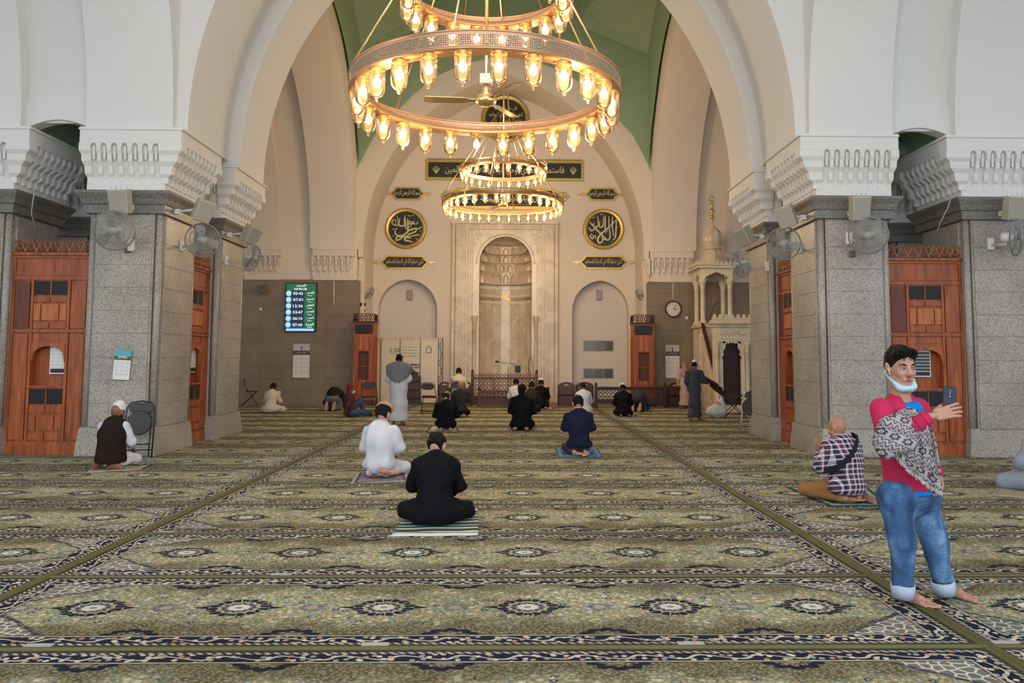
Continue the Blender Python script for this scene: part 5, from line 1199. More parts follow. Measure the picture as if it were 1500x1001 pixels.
screen(at(702, 580, 25.1).x, at(803, 580, 25.1).x, 25.1, at(0, 570, 25.1).z, 'low carved wooden rail in front of the tall screen at the prayer niche', name='low_rail', top=False, lat0=.26, post_h=.62, cat='rail')
x0_, x1_ = at(873, 580, 24.9).x, at(974, 580, 24.9).x
screen(x0_, x1_, 24.9, at(0, 564, 24.9).z, 'long dark carved wooden balustrade with turned end posts, right of the prayer niche', name='balustrade', mat=wdbb, top=False, lat0=.28, lat1=.05, zb=.22, post_h=at(0, 559, 24.9).z, cat='balustrade')
def pew(u0, u1, y, label, ztop=.78):
    xa, xb = at(u0, 580, y).x, at(u1, 580, y).x; W = (xb-xa)/2; r = empty('book_stand', ((xa+xb)/2, y, 0)); tag(r, label, 'stand', 'dark wooden stands with curved tops')
    bm = bmesh.new(); n = 8; pts = [(-W, .0), (W, .0), (W, ztop-.12)]+[(W*math.cos(PI*i/n), ztop-.12+.12*math.sin(PI*i/n)) for i in range(1, n)]+[(-W, ztop-.12)]; prism(bm, pts, 0, .035); finish(bm, 'back_board', wdb, r)
    boxo('handle_slot', simple('slot_pale', (.55, .45, .36), .7), -.07, .07, -.004, .0, ztop-.11, ztop-.075, r)
    for s in (-1, 1): boxo('side_board', wdb, s*W-.015, s*W+.015, -.0, .32, 0, ztop-.1, r)
    boxo('ledge', wdb, -W, W, .0, .32, .35, .38, r); return r
pew(642, 660, 25.6, 'dark wooden book stand with curved top right of the black lattice mast'); pew(680, 690, 25.4, 'dark wooden book stand at the left post of the carved screen')
pew(818, 841, 25.5, 'dark wooden book stand with curved top right of the prayer niche marble'); pew(844, 869, 25.7, 'dark wooden book stand immediately left of the dark balustrade'); pew(980, 998, 25.3, 'dark wooden book stand between the balustrade and the robed men')
ms = empty('microphone_stand', (at(744.5, 560, 25.5).x, 25.5, 0)); tag(ms, 'thin black microphone boom stand before the prayer niche', 'microphone stand')
zt = at(0, 533, 25.5).z; tubeo('pole', black, [(0, 0, 0), (0, 0, zt)], .012, ms, 6); a, b = at(728, 530, 25.5), at(755, 534, 25.5)
tubeo('boom', black, [(a.x-ms.location.x, 0, a.z), (b.x-ms.location.x, 0, b.z)], .01, ms, 6); bm = bmesh.new(); lathe(bm, [(.001, -.06), (.03, -.05), (.035, 0), (.03, .05), (.001, .06)], 10); o = finish(bm, 'microphone', black, ms, True); o.location = (a.x-ms.location.x, 0, a.z); o.rotation_euler.y = PI/2
bm = bmesh.new(); [tube(bm, [(0, 0, .12), (.25*math.cos(t), .25*math.sin(t), .01)], .01, 5) for t in (0, 2.1, 4.2)]; finish(bm, 'tripod', black, ms)
p = at(758.5, 541, 25.9); o = boxo('monitor_speaker', black, -.09, .09, -.08, .08, -.11, .11, None, .01); o.location = p; tag(o, 'little black box on top of the carved screen', 'speaker')
cd = tubeo('cable_loop', black, [at(775, 548, 26.2), at(774, 535, 26.2), at(776, 524, 26.2), at(778, 522, 26.2), at(780, 526, 26.2), at(781, 548, 26.2), at(781, 592.3, 26.2)], .012, None, 5); tag(cd, 'thin black cable loop rising behind the right of the carved screen', 'cable')

# ------------------------------------------------------------ folding chairs
cush = simple('chair_vinyl', (.016, .016, .018), .45)
def fold_chair(loc, rz, label, folded=0.0, frame=black, kid=True, z=0, grp='black folding chairs'):
    r = empty('folding_chair', loc, rz); tag(r, label, 'chair', grp)
    w_ = .21
    for s in (-1, 1):
        tubeo('frame', frame, [(s*w_, -.22, .01), (s*w_, .10, .50), (s*(w_-.01), .16, .62), (s*(w_-.02), .22, .80), (s*(w_-.05), .225, .83), (0, .23, .845)], .011, r, 6); tubeo('leg', frame, [(s*(w_-.03), .26, .01), (s*(w_-.03), -.16, .44)], .011, r, 6)
    for (y_, z_) in ((-.17, .08), (.22, .07)): tubeo('stretcher', frame, [(-w_+.02, y_, z_), (w_-.02, y_, z_)], .009, r, 6)
    bm = bmesh.new(); n = 16; pts = [(.19*math.copysign(abs(math.cos(t))**.6, math.cos(t)), .19*math.copysign(abs(math.sin(t))**.6, math.sin(t))-.02) for t in [2*PI*i/n for i in range(n)]]; prism(bm, pts, .44, .475, axis='z'); bevel(bm, .01, 2); finish(bm, 'seat', cush, r)
    bm = bmesh.new(); pts = [(.18*math.copysign(abs(math.cos(t))**.7, math.cos(t)), .735+.09*math.copysign(abs(math.sin(t))**.7, math.sin(t))) for t in [2*PI*i/n for i in range(n)]]; prism(bm, pts, .185, .205); bevel(bm, .006); finish(bm, 'backrest', cush, r)
    return r
def ch(u, v, rz, label, **k): p = onfloor(u, v); return fold_chair((p.x, p.y, 0), rz, label, **k)
ch(367, 595, 1.9, 'black folding chair standing by itself against the brown granite at far left')
ch(541, 606, .25, 'black folding chair in front of the left book cabinet')
ch(628, 607, .3, 'black folding chair holding a red cloth beside the pale partition')
def standing_folded(loc, rz, lean, label, frame, tall=.98):
    """a folded chair stood on end: flat stack of frame, seat and back, leaning backwards"""
    r = empty('folding_chair', loc, rz); tag(r, label, 'chair', 'folded chairs leaning on piers')
    r.rotation_euler = (lean, 0, rz); w_ = .20
    for s in (-1, 1):
        tubeo('frame', frame, [(s*w_, 0, .0), (s*w_, 0, tall*.7), (s*(w_-.01), 0, tall*.88), (s*(w_-.06), 0, tall*.97), (0, 0, tall)], .012, r, 6); tubeo('leg', frame, [(s*(w_-.04), -.035, .02), (s*(w_-.04), -.035, tall*.72)], .011, r, 6)
    tubeo('stretcher', frame, [(-w_, 0, .12), (w_, 0, .12)], .010, r, 6); tubeo('stretcher', frame, [(-w_+.04, -.035, .20), (w_-.04, -.035, .20)], .010, r, 6)
    n = 18; bm = bmesh.new(); prism(bm, [(.175*math.cos(t), tall*.60+.185*math.sin(t)) for t in [2*PI*i/n for i in range(n)]], -.07, -.03); bevel(bm, .01); finish(bm, 'seat', cush, r)
    bm = bmesh.new(); prism(bm, [(.17*math.copysign(abs(math.cos(t))**.7, math.cos(t)), tall*.87+.085*math.sin(t)) for t in [2*PI*i/n for i in range(n)]], -.012, .012); finish(bm, 'backrest', cush, r); return r
standing_folded((-5.24, 12.2, 0.01), .25, -.25, 'folded black chair leaning on the pier by the man in vest', black, .86)
p = onfloor(1096, 637); standing_folded((p.x, p.y, .01), -.75, -.28, 'folded chair with shiny chrome frame leaning on the right rear pier', steel, .92)
p = onfloor(1075, 613); bc = empty('folding_table_frame', (p.x, p.y, 0)); tag(bc, 'open crossed black metal legs of a folding stool before the pulpit doorway', 'stool')
for y_ in (-.16, .16):
    tubeo('leg', black, [(-.30, y_, .01), (.28, y_, .60)], .012, bc, 6); tubeo('leg', black, [(.30, y_, .01), (-.24, y_, .56)], .012, bc, 6)
tubeo('stretcher', black, [(-.24, -.16, .56), (-.24, .16, .56)], .012, bc, 6); tubeo('stretcher', black, [(.28, -.16, .6), (.28, .16, .6)], .012, bc, 6)
bm = bmesh.new(); box(bm, -.24, .28, -.15, .15, .545, .56); o = finish(bm, 'seat_cloth', cush, bc); o.rotation_euler.y = -.05

p = onfloor(628, 607); rc = empty('cloth', (p.x, p.y, .0)); tag(rc, 'small bright red cloth lying on the seat of a folding chair', 'cloth')
bm = bmesh.new(); rr = random.Random(2); nn = 8; g_ = [[bm.verts.new((-.17+.34*i/nn+rr.uniform(-.01, .01), -.14+.26*j/nn, .482+rr.uniform(0, .035))) for j in range(nn+1)] for i in range(nn+1)]
for i in range(nn):
    for j in range(nn): bm.faces.new((g_[i][j], g_[i+1][j], g_[i+1][j+1], g_[i][j+1]))
o = finish(bm, 'sheet', simple('bright_red_cloth', (.55, .05, .04), .85), rc, True); m = o.modifiers.new('s', 'SOLIDIFY'); m.thickness = .006
# thin cable in the gap by the left cabinet
cw = tubeo('hanging_cable', plastg, [(-7.02, 12.35, 4.08), (-7.05, 12.36, 3.9), (-7.10, 12.42, 3.7), (-7.08, 12.55, 3.45)], .010, None, 5); tag(cw, 'thin grey cable hanging in the gap over the left wooden cabinet', 'cable')
cw = tubeo('hanging_cable', plastg, [(7.18, 12.33, 4.08), (7.14, 12.36, 3.9), (7.04, 12.42, 3.68), (7.02, 12.55, 3.45)], .010, None, 5); tag(cw, 'thin grey cable hanging in the gap over the right wooden cabinet', 'cable')
for (u, v, y, side, lab) in ((187, 366, 12.47, 0, 'small dark socket under the fan on the near left pier'), (1249, 372, 12.47, 0, 'small dark socket under the fan on the front right pier')):
    p = at(u, v, y); o = boxo('fan_socket', simple('socket_brown', (.10, .09, .08), .5), -.04, .04, -.02, .025, -.05, .05, None, .008); o.location = p; tag(o, lab, 'socket')
# ------------------------------------------------------------ people: smooth implicit surfaces meshed with surface nets
def V(*a): return np.array(a, dtype=np.float32)
def cone(a, b, ra, rb): return ('c', np.asarray(a, np.float32), np.asarray(b, np.float32), ra, rb)
def ell(c, r, rot=None): return ('e', np.asarray(c, np.float32), np.asarray(r, np.float32), rot)
def ev(p, X):
    if p[0] == 'c':
        a, b = p[1], p[2]; ab = b-a; L = float(ab@ab)+1e-9; t = np.clip(((X-a)@ab)/L, 0, 1)
        return np.sqrt((((X-a)-t[:, None]*ab)**2).sum(1))-(p[3]+(p[4]-p[3])*t)
    if p[0] == 'e':
        Y = X-p[1]
        if p[3] is not None: Y = Y@p[3]
        k0 = np.sqrt(((Y/p[2])**2).sum(1))+1e-6; k1 = np.sqrt(((Y/(p[2]**2))**2).sum(1))+1e-6
        return k0*(k0-1)/k1
    if p[0] == 'h': return (X-p[1])@p[2]
def sdf_mesh(prims, h=.015, k=.015, cut=(), sub=(), noise=None, pad=.03):
    lo = np.min([np.minimum(p[1]-p[3], p[2]-p[4]) if p[0] == 'c' else p[1]-np.max(p[2]) for p in prims], axis=0)-pad
    hi = np.max([np.maximum(p[1]+p[3], p[2]+p[4]) if p[0] == 'c' else p[1]+np.max(p[2]) for p in prims], axis=0)+pad
    n = np.ceil((hi-lo)/h).astype(int)+1; gx, gy, gz = [lo[i]+h*np.arange(n[i], dtype=np.float32) for i in range(3)]
    X = np.stack(np.meshgrid(gx, gy, gz, indexing='ij'), -1).reshape(-1, 3).astype(np.float32)
    acc = np.zeros(len(X), np.float32)
    for p in prims: acc += np.exp(np.clip(-ev(p, X)/k, -60, 60))
    d = -k*np.log(acc+1e-30)
    if noise is not None:
        amp, fr, seed = noise; r = np.random.RandomState(seed); w_ = np.zeros(len(X), np.float32)
        for _ in range(5):
            kv = r.normal(size=3); kv /= np.linalg.norm(kv); kv *= fr*r.uniform(.6, 1.6); q = r.normal(size=3); q = q/np.linalg.norm(q)*fr*.5
            w_ += np.sin(X@kv.astype(np.float32)+1.6*np.sin(X@q.astype(np.float32)+r.uniform(0, 6))+r.uniform(0, 6))
        d += amp*w_/2.2
    for c in cut: d = np.maximum(d, ev(c, X))
    for s in sub:
        d = np.maximum(d, -ev(s, X))
    D = d.reshape(n)
    inside = D < 0
    c = inside.astype(np.int8); s8 = c[:-1, :-1, :-1]+c[1:, :-1, :-1]+c[:-1, 1:, :-1]+c[1:, 1:, :-1]+c[:-1, :-1, 1:]+c[1:, :-1, 1:]+c[:-1, 1:, 1:]+c[1:, 1:, 1:]
    act = (s8 > 0) & (s8 < 8); idx = -np.ones(act.shape, np.int64); I = np.argwhere(act); idx[act] = np.arange(len(I))
    P = np.zeros((len(I), 3)); W = np.zeros(len(I)); off = [(i, j, l) for i in (0, 1) for j in (0, 1) for l in (0, 1)]
    for a in off:
        for ax in range(3):
            if a[ax] == 0:
                b = list(a); b[ax] = 1; da = D[I[:, 0]+a[0], I[:, 1]+a[1], I[:, 2]+a[2]]; db = D[I[:, 0]+b[0], I[:, 1]+b[1], I[:, 2]+b[2]]
                m = (da < 0) != (db < 0); t = np.where(m, da/(da-db+1e-12), 0)
                pt = np.array(a, float)[None, :].repeat(len(I), 0); pt[:, ax] += t; P += np.where(m[:, None], pt, 0); W += m
    P = (I+P/W[:, None])*h+lo
    F = []
    for ax in range(3):
        sl0 = [slice(None)]*3; sl1 = [slice(None)]*3; sl0[ax] = slice(0, -1); sl1[ax] = slice(1, None)
        cr = inside[tuple(sl0)] != inside[tuple(sl1)]; E_ = np.argwhere(cr); u, v = [(1, 2), (2, 0), (0, 1)][ax]
        E_ = E_[(E_[:, u] > 0) & (E_[:, v] > 0) & (E_[:, u] < n[u]-1) & (E_[:, v] < n[v]-1)]
        flip = inside[E_[:, 0], E_[:, 1], E_[:, 2]]
        def g(du, dv): q = E_.copy(); q[:, u] -= du; q[:, v] -= dv; return idx[q[:, 0], q[:, 1], q[:, 2]]
        q = np.stack([g(1, 1), g(0, 1), g(0, 0), g(1, 0)], 1); q[~flip] = q[~flip][:, ::-1]; F.append(q)
    F = np.concatenate(F); F = F[(F >= 0).all(1)]
    return P, F
def join(parts):
    Vs, Fs, o = [], [], 0
    for P, F in parts: Vs.append(P); Fs.append(F+o); o += len(P)
    return np.concatenate(Vs), np.concatenate(Fs)
def pmesh(name, PF, mat, parent, smooth=True):
    P, F = PF; me = bpy.data.meshes.new(name); me.from_pydata(P.tolist(), [], F.tolist()); me.update(); return meshobj(name, me, mat, parent, smooth)
def xf(PF, M, flip=False):
    P, F = PF; A = np.array(M); Q = P@A[:3, :3].T+A[:3, 3]
    return (Q, F[:, ::-1]) if flip else (Q, F)
def frame(o, zdir, ydir):
    z = Vector(zdir).normalized(); y = Vector(ydir); y = (y-z*y.dot(z)).normalized(); x = y.cross(z); return Matrix(((x.x, y.x, z.x, o[0]), (x.y, y.y, z.y, o[1]), (x.z, y.z, z.z, o[2]), (0, 0, 0, 1)))
def hand_tpl(curl, spread=.0, h=.0042, kk=.004):
    pr = [cone((-.026, 0, .02), (-.030, 0, .085), .013, .012), cone((-.009, 0, .015), (-.010, 0, .09), .015, .0125), cone((.010, 0, .015), (.010, 0, .09), .015, .0125), cone((.026, 0, .02), (.029, 0, .088), .014, .012), cone((0, 0, -.03), (0, 0, .02), .023, .020)]
    for i, (x, L) in enumerate(((-.031, .058), (-.0105, .074), (.0105, .080), (.031, .072))):
        p = Vector((x, 0, .09)); a = curl*.7
        for j, (f, r) in enumerate(((.45, .0092), (.3, .0085), (.25, .0078))):
            q = p+Vector((spread*x*.3, -math.sin(a), math.cos(a)))*L*f; pr.append(cone(p, q, r, r*.93)); p = q; a += curl*(.9 if j == 0 else .6)
    pr += [cone((.026, -.004, .02), (.047, -.016, .052), .0155, .011), cone((.047, -.016, .052), (.056, -.026, .080), .0105, .0095), cone((.056, -.026, .08), (.054, -.036, .104), .0095, .008)]
    return sdf_mesh(pr, h, kk, pad=.012)
HAND = {'relax': hand_tpl(.38), 'flat': hand_tpl(.12), 'grip': hand_tpl(.80)}
def foot_tpl(h=.0062):
    pr = [ell((0, -.005, .030), (.030, .036, .030)), cone((0, 0, .035), (.004, .13, .028), .029, .026), cone((-.012, .03, .024), (-.022, .165, .018), .022, .017), cone((.012, .03, .026), (.026, .17, .020), .022, .019), cone((0, .015, .05), (0, .0, .14), .034, .037), cone((0, .04, .06), (.006, .13, .035), .026, .02)]
    for x, y0, y1, r in ((.032, .18, .235, .0135), (.012, .185, .232, .0098), (-.005, .182, .224, .0092), (-.020, .175, .213, .0088), (-.033, .165, .198, .0085)): pr.append(cone((x*.9, y0, .016), (x, y1, .012), r, r*.9))
    return sdf_mesh(pr, h, .006, pad=.015)
FOOT = foot_tpl()
def head_prims(nose=True):
    pr = [ell((0, -.012, .025), (.073, .092, .095)), ell((0, .022, -.028), (.062, .070, .086)), ell((0, .058, -.098), (.028, .026, .022)), cone((-.05, .02, -.07), (-.018, .060, -.098), .020, .020), cone((.05, .02, -.07), (.018, .060, -.098), .020, .020),
          cone((-.030, .074, .028), (.030, .074, .028), .014, .014), ell((-.036, .062, -.028), (.024, .022, .022)), ell((.036, .062, -.028), (.024, .022, .022)), cone((-.018, .080, -.066), (.018, .080, -.066), .0125, .0125)]
    if nose: pr += [cone((0, .086, .018), (0, .108, -.024), .0085, .0125), ell((-.012, .096, -.030), (.009, .010, .008)), ell((.012, .096, -.030), (.009, .010, .008))]
    for s in (-1, 1): pr += [ell((s*.077, -.008, -.012), (.009, .020, .032)), ell((s*.083, -.014, .002), (.007, .012, .018))]
    return pr
HEAD = sdf_mesh(head_prims(), .0062, .007, sub=[ell((-.031, .101, .004), (.016, .013, .009)), ell((.031, .101, .004), (.016, .013, .009)), cone((-.018, .096, -.0665), (.018, .096, -.0665), .0018, .0018)], pad=.015)
EYE = None
skinm = {}
def skin(name, col):
    if name not in skinm:
        m = simple('skin_'+name, col, .5, var=.07, scale=14); m.node_tree.nodes['Principled BSDF'].inputs['Subsurface Weight'].default_value = .08; m.node_tree.nodes['Principled BSDF'].inputs['Subsurface Scale'].default_value = .02; skinm[name] = m
    return skinm[name]
SK = skin('tan', (.40, .20, .125)); SKD = skin('brown', (.22, .10, .06)); SKL = skin('light', (.50, .28, .20))
hair = simple('black_hair', (.007, .006, .006), .6, var=.3, scale=60, bump=.8, bscale=140); haird = simple('dark_brown_hair', (.018, .012, .009), .6, var=.3, scale=60, bump=.8, bscale=120)
for h_ in (hair, haird): h_.node_tree.nodes['Principled BSDF'].inputs['Specular IOR Level'].default_value = .2
def cloth(name, col, rough=.9, var=.05):
    m = simple('cloth_'+name, col, rough, var=var, scale=3, bump=.25, bscale=300); m.node_tree.nodes['Principled BSDF'].inputs['Specular IOR Level'].default_value = .12; return m
c_black = cloth('black', (.0055, .0055, .008), .8); c_white = cloth('white', (.62, .64, .70)); c_navy = cloth('navy', (.012, .014, .038)); c_char = cloth('charcoal', (.030, .033, .042)); c_brownd = cloth('dark_brown', (.022, .014, .012)); c_grey = cloth('grey', (.12, .13, .145)); c_cream = cloth('cream', (.62, .56, .46)); c_maroon = cloth('maroon', (.085, .030, .040))
c_khaki = cloth('khaki', (.30, .155, .060)); c_pink = cloth('pink', (.52, .028, .095), .8); c_tee = cloth('blue_tee', (.012, .22, .62)); c_robe = cloth('slate_robe', (.050, .055, .075)); c_red = cloth('red_scarf', (.25, .015, .025)); c_purple = cloth('dark_trousers', (.03, .02, .035)); c_denimd = cloth('blue_jeans', (.05, .09, .15))
def hair_cap(kind='short', grow=1.0):
    """head frame: y forward, z up"""
    if kind == 'short': return sdf_mesh([ell((0, -.018, .030), (.082, .098, .100)), ell((0, -.05, -.02), (.070, .058, .06))], .0075, .008, cut=[('h', V(0, .035, .015), V(0, .80, -.60)), ('h', V(0, 0, -.062), V(0, -.35, -.93))], noise=(.0055, 120, 3), pad=.02)
    if kind == 'kufi': return sdf_mesh([cone((0, -.010, .045), (0, -.012, .088), .083, .074), ell((0, -.012, .08), (.078, .088, .05))], .0075, .006, cut=[('h', V(0, 0, .030), V(0, .25, -.97))], pad=.02)
    if kind == 'wrap': return sdf_mesh([ell((0, -.015, .025), (.088, .105, .108)), ell((0, -.05, -.05), (.07, .05, .06))], .009, .01, cut=[('h', V(0, .055, .02), V(0, .85, -.5))], noise=(.006, 60, 9), pad=.02)
    if kind == 'beard': return sdf_mesh([ell((0, .04, -.085), (.058, .052, .045)), cone((-.062, .0, -.04), (-.04, .04, -.09), .014, .02), cone((.062, .0, -.04), (.04, .04, -.09), .014, .02)], .0075, .008, cut=[('h', V(0, .085, -.055), V(0, .3, .95))], pad=.02)
HC = {k: hair_cap(k) for k in ('short', 'kufi', 'wrap', 'beard')}
def hm(N_, hdir, scale=1.0, pitch=0., yaw=0.): return None
def head_matrix(c, pitch, yaw, roll=0.0, s=1.0): return Matrix.Translation(c) @ Matrix.Rotation(yaw, 4, 'Z') @ Matrix.Rotation(-pitch, 4, 'X') @ Matrix.Rotation(roll, 4, 'Y') @ Matrix.Scale(s, 4)
def sided(cfg):
    """a person sitting or kneeling; local frame faces +y; cfg keys described by use below"""
    g = lambda k, d=None: cfg.get(k, d)
    u, v = cfg['at']; p0 = onfloor(u, v); z0 = g('z', .028)
    R = empty('person', (p0.x, p0.y, z0), g('rz', 0)); s = g('s', 1.0)*(1.5/(v-526))/(1.6/(v-520)); R.scale = (s, s, s); tag(R, cfg['label'], 'person')
    lean, hp, hy = g('lean', .12), g('hp', .35), g('hy', 0.0)
    P = Vector((0, 0, g('pz', .20))); curve = g('curve', .18)
    mid = P+Vector((g('side', 0)*.5, math.sin(lean-curve*.5), math.cos(lean-curve*.5)))*.24; Ct = mid+Vector((g('side', 0)*.5, math.sin(lean+curve), math.cos(lean+curve)))*.20; Nk = Ct+Vector((0, math.sin(lean+curve*1.6), math.cos(lean+curve*1.6)))*.07
    hd = Vector((0, math.sin(lean+hp), math.cos(lean+hp))); Hc = Nk+hd*.145; hs = max(1.0, min(1.22, 1.03/s))
    Bd = g('build', 1.0); sh = [Ct+Vector((sx*.175*Bd, 0, .0)) for sx in (-1, 1)]
    if g('arms', 'lap') == 'lap': el = [Vector((sx*.245*Bd, sh[0].y+.07, sh[0].z-.25)) for sx in (-1, 1)]; wr = [Vector((sx*.12, sh[0].y+.26, max(.24, sh[0].z-.36))) for sx in (-1, 1)]
    elif cfg['arms'] == 'dua': el = [Vector((sx*.25*Bd, sh[0].y+.06, sh[0].z-.25)) for sx in (-1, 1)]; wr = [Vector((sx*.13, sh[0].y+.25, sh[0].z-.10)) for sx in (-1, 1)]
    else: el, wr = cfg['arms']; el = [Vector(e) for e in el]; wr = [Vector(e) for e in wr]
    lg = g('legs', 'kneel')
    if lg == 'kneel': hip = [Vector((sx*.09, .02, .19)) for sx in (-1, 1)]; kn = [Vector((sx*g('kw', .17), .42, .085)) for sx in (-1, 1)]; an = [Vector((sx*.09, -.10, .055)) for sx in (-1, 1)]
    elif lg == 'cross': hip = [Vector((sx*.09, .03, .12)) for sx in (-1, 1)]; kn = [Vector((sx*.33, .26, .09)) for sx in (-1, 1)]; an = [Vector((sx*-.10, .30, .055)) for sx in (-1, 1)]
    elif lg == 'chair': hip = [Vector((sx*.09, .02, .52)) for sx in (-1, 1)]; kn = [Vector((sx*.12, .44, .52)) for sx in (-1, 1)]; an = [Vector((sx*.13, .44, .08)) for sx in (-1, 1)]
    else: hip, kn, an = [[Vector(a) for a in t] for t in lg]
    dz = P.z-.20
    sk = g('skin', SK)
    body = [cone(P, mid, .11, .10), cone(mid, Ct, .10, .11), ell((Ct.x, Ct.y, Ct.z), (.15, .10, .10)), cone(Ct, Nk, .07, .052), cone(Nk, Hc+Vector((0, -.02, -.03)), .052, .050)]
    for i in (0, 1):
        body += [cone(sh[i], el[i], .046, .038), cone(el[i], wr[i], .037, .026), cone(hip[i], kn[i], .075, .052), cone(kn[i], an[i], .050, .036)]
    M = [sdf_mesh(body, .017, .014), xf(HEAD, head_matrix(Hc, lean+hp, hy, 0, hs))]
    hk = g('hand', 'relax' if g('arms', 'lap') == 'lap' else 'flat')
    for i, sx in enumerate((-1, 1)):
        if g('arms', 'lap') == 'lap': hdv, pal = Vector((-sx*.1, .85, -.35)), Vector((0, .3, .95))
        elif g('arms') == 'dua': hdv, pal = Vector((-sx*.15, .35, .9)), Vector((0, .9, -.3))
        else: hdv, pal = cfg['hdir'][i], cfg['pdir'][i]
        Mx = frame(wr[i], hdv, pal)
        if (sx > 0) != (g('arms') == 'dua'): M.append(xf(HAND[hk], Mx @ Matrix.Scale(-1, 4, (1, 0, 0)), True))
        else: M.append(xf(HAND[hk], Mx))
    feet = g('feet', None)
    for i, sx in enumerate((-1, 1)):
        if feet: fo, fd, up = feet[i]; fo, fd, up = Vector(fo), Vector(fd), Vector(up)
        elif lg == 'kneel': fo, fd, up = an[i]+Vector((0, .02, .035)), Vector((sx*.25, -1, -.25)), Vector((0, .2, -1))
        else: fo, fd, up = an[i]+Vector((0, 0, -.03)), Vector((-sx, .35, 0)), Vector((0, .5, .8))
        fd.normalize(); up = (up-fd*up.dot(fd)).normalized(); x = fd.cross(up); Mx = Matrix(((x.x, fd.x, up.x, fo.x), (x.y, fd.y, up.y, fo.y), (x.z, fd.z, up.z, fo.z), (0, 0, 0, 1)))
        M.append(xf(FOOT, Mx) if sx < 0 else xf(FOOT, Mx @ Matrix.Scale(-1, 4, (1, 0, 0)), True))
    PF = join(M); PF[0][:, 2] = np.maximum(PF[0][:, 2], .001)
    pmesh('body', PF, sk, R)
    HM = head_matrix(Hc, lean+hp, hy, 0, hs)
    # upper garment
    mt = cfg['top']; lo = g('loose', 1.0); long_ = g('long', False)
    a_ = [cone(P+Vector((0, -.01, .02)), mid, .165*lo*Bd, .145*lo*Bd), cone(mid, Ct, .145*lo*Bd, .135*Bd), ell((Ct.x-.02, Ct.y, Ct.z-.01), (.205*Bd, .115, .10)), ell((mid.x, mid.y, mid.z+.06), (.19*Bd, .13*lo, .16)), cone(Ct, Nk, .085, .056)]
    slv = g('sleeve', 1.0)
    for i in (0, 1):
        e2 = el[i] if slv >= .5 else sh[i].lerp(el[i], slv*2)
        a_.append(cone(sh[i]+Vector((0, 0, -.01)), e2, .066*lo, .060*lo))
        if slv >= .5: a_.append(cone(el[i], wr[i].lerp(el[i], max(0, 1-slv)*2+.06), .055*lo, .042*lo))
    if long_ and lg == 'cross': a_.append(ell((0, .08, .12), (.33, .24, .11)))
    if long_:
        for i in (0, 1): a_ += [cone(hip[i], kn[i], .115*lo, .088*lo), cone(kn[i], an[i].lerp(kn[i], .35), .075, .07)]
        a_ += [cone(P+Vector((0, 0, -.02)), kn[0]*.8, .15, .09), cone(P+Vector((0, 0, -.02)), kn[1]*.8, .15, .09), cone(P+Vector((-.06, -.05, -.08)), P+Vector((.06, -.05, -.08)), .14*lo, .14*lo), ell((0, -.03, .10), (.24*lo*Bd, .17, .12))]
    else: a_ += [ell((0, -.02, .17+dz), (.20*lo*Bd, .15*lo, .11))]
    pf = sdf_mesh(a_, .0155 if v < 680 else .012, .020, noise=(g('fold', .006), 26, int(u)), cut=[('h', V(0, 0, .006 if long_ else g('hem', .10)+dz), V(0, 0, -1))])
    top = pmesh('robe' if long_ else 'shirt', pf, mt, R)
    # collar
    bm = bmesh.new(); ax = (Hc-Nk).normalized(); Mx = frame(Nk+ax*.005, ax, (0, 1, 0)); tube(bm, [Mx @ Vector((.056*math.cos(t), .056*math.sin(t), 0)) for t in [2*PI*k/16 for k in range(16)]], .012, 6, True); finish(bm, 'collar', g('collar', mt), top, True)
    # trousers
    if g('trousers') is not None:
        t_ = [ell((0, .0, .16+dz), (.165, .13, .10))]
        for i in (0, 1): t_ += [cone(hip[i], kn[i], .094, .074), cone(kn[i], an[i].lerp(kn[i], .12), .070, .060)]
        pf = sdf_mesh(t_, .016 if v < 680 else .013, .014, noise=(.005, 30, int(v)), cut=[('h', V(0, 0, .004), V(0, 0, -1))]); pmesh('trousers', pf, cfg['trousers'], R)
    for kind, m in g('head', [('short', hair)]): pmesh({'short': 'hair', 'kufi': 'cap', 'wrap': 'headscarf', 'beard': 'beard'}[kind], xf(HC[kind], HM), m, R)
    R['_'] = 0; del R['_']
    return R, dict(Hc=Hc, HM=HM, Nk=Nk, Ct=Ct, sh=sh, el=el, wr=wr, P=P, mid=mid)
hem = V(0, 0, 1)
white_cap = cloth('white_cap', (.72, .72, .70)); grey_cap = cloth('grey_cap', (.32, .35, .38)); tan_cap = cloth('tan_cap', (.42, .27, .14))
# mats ------------------------------------------------------
def mat_quad(pts, mat, label, name='prayer_mat', grp=None, wav=.002, thick=.006, n=14, rows=None):
    """mat given by four floor points; slight ripples"""
    P = [onfloor(*p) for p in pts]; o = P[0].copy(); bm = bmesh.new(); rr = random.Random(int(pts[0][0])); ph = [rr.uniform(0, 6) for _ in range(4)]; uvl = bm.loops.layers.uv.new('UVMap'); V2 = {}
    c = (P[0]+P[1]+P[2]+P[3])/4
    for i in range(n+1):
        for j in range(n+1):
            a, b = i/n, j/n; q = P[0].lerp(P[1], a).lerp(P[3].lerp(P[2], a), b); e = .008*math.sin(14*a+ph[0])*(1 if j in (0, n) else 0)
            z = .018+wav*(1+math.sin(9*a+5*b+ph[1])*math.sin(7*b-3*a+ph[2])); V2[i, j] = (bm.verts.new((q.x-c.x+e, q.y-c.y+e, z)), (a, b))
    for i in range(n):
        for j in range(n):
            ks = [(i, j), (i+1, j), (i+1, j+1), (i, j+1)]; f = bm.faces.new([V2[k][0] for k in ks])
            for l, k in zip(f.loops, ks): l[uvl].uv = V2[k][1]
    ob = finish(bm, name, mat, None, True); ob.location = (c.x, c.y, 0); m = ob.modifiers.new('s', 'SOLIDIFY'); m.thickness = thick; m.offset = -1
    tag(ob, label, 'mat'); return ob
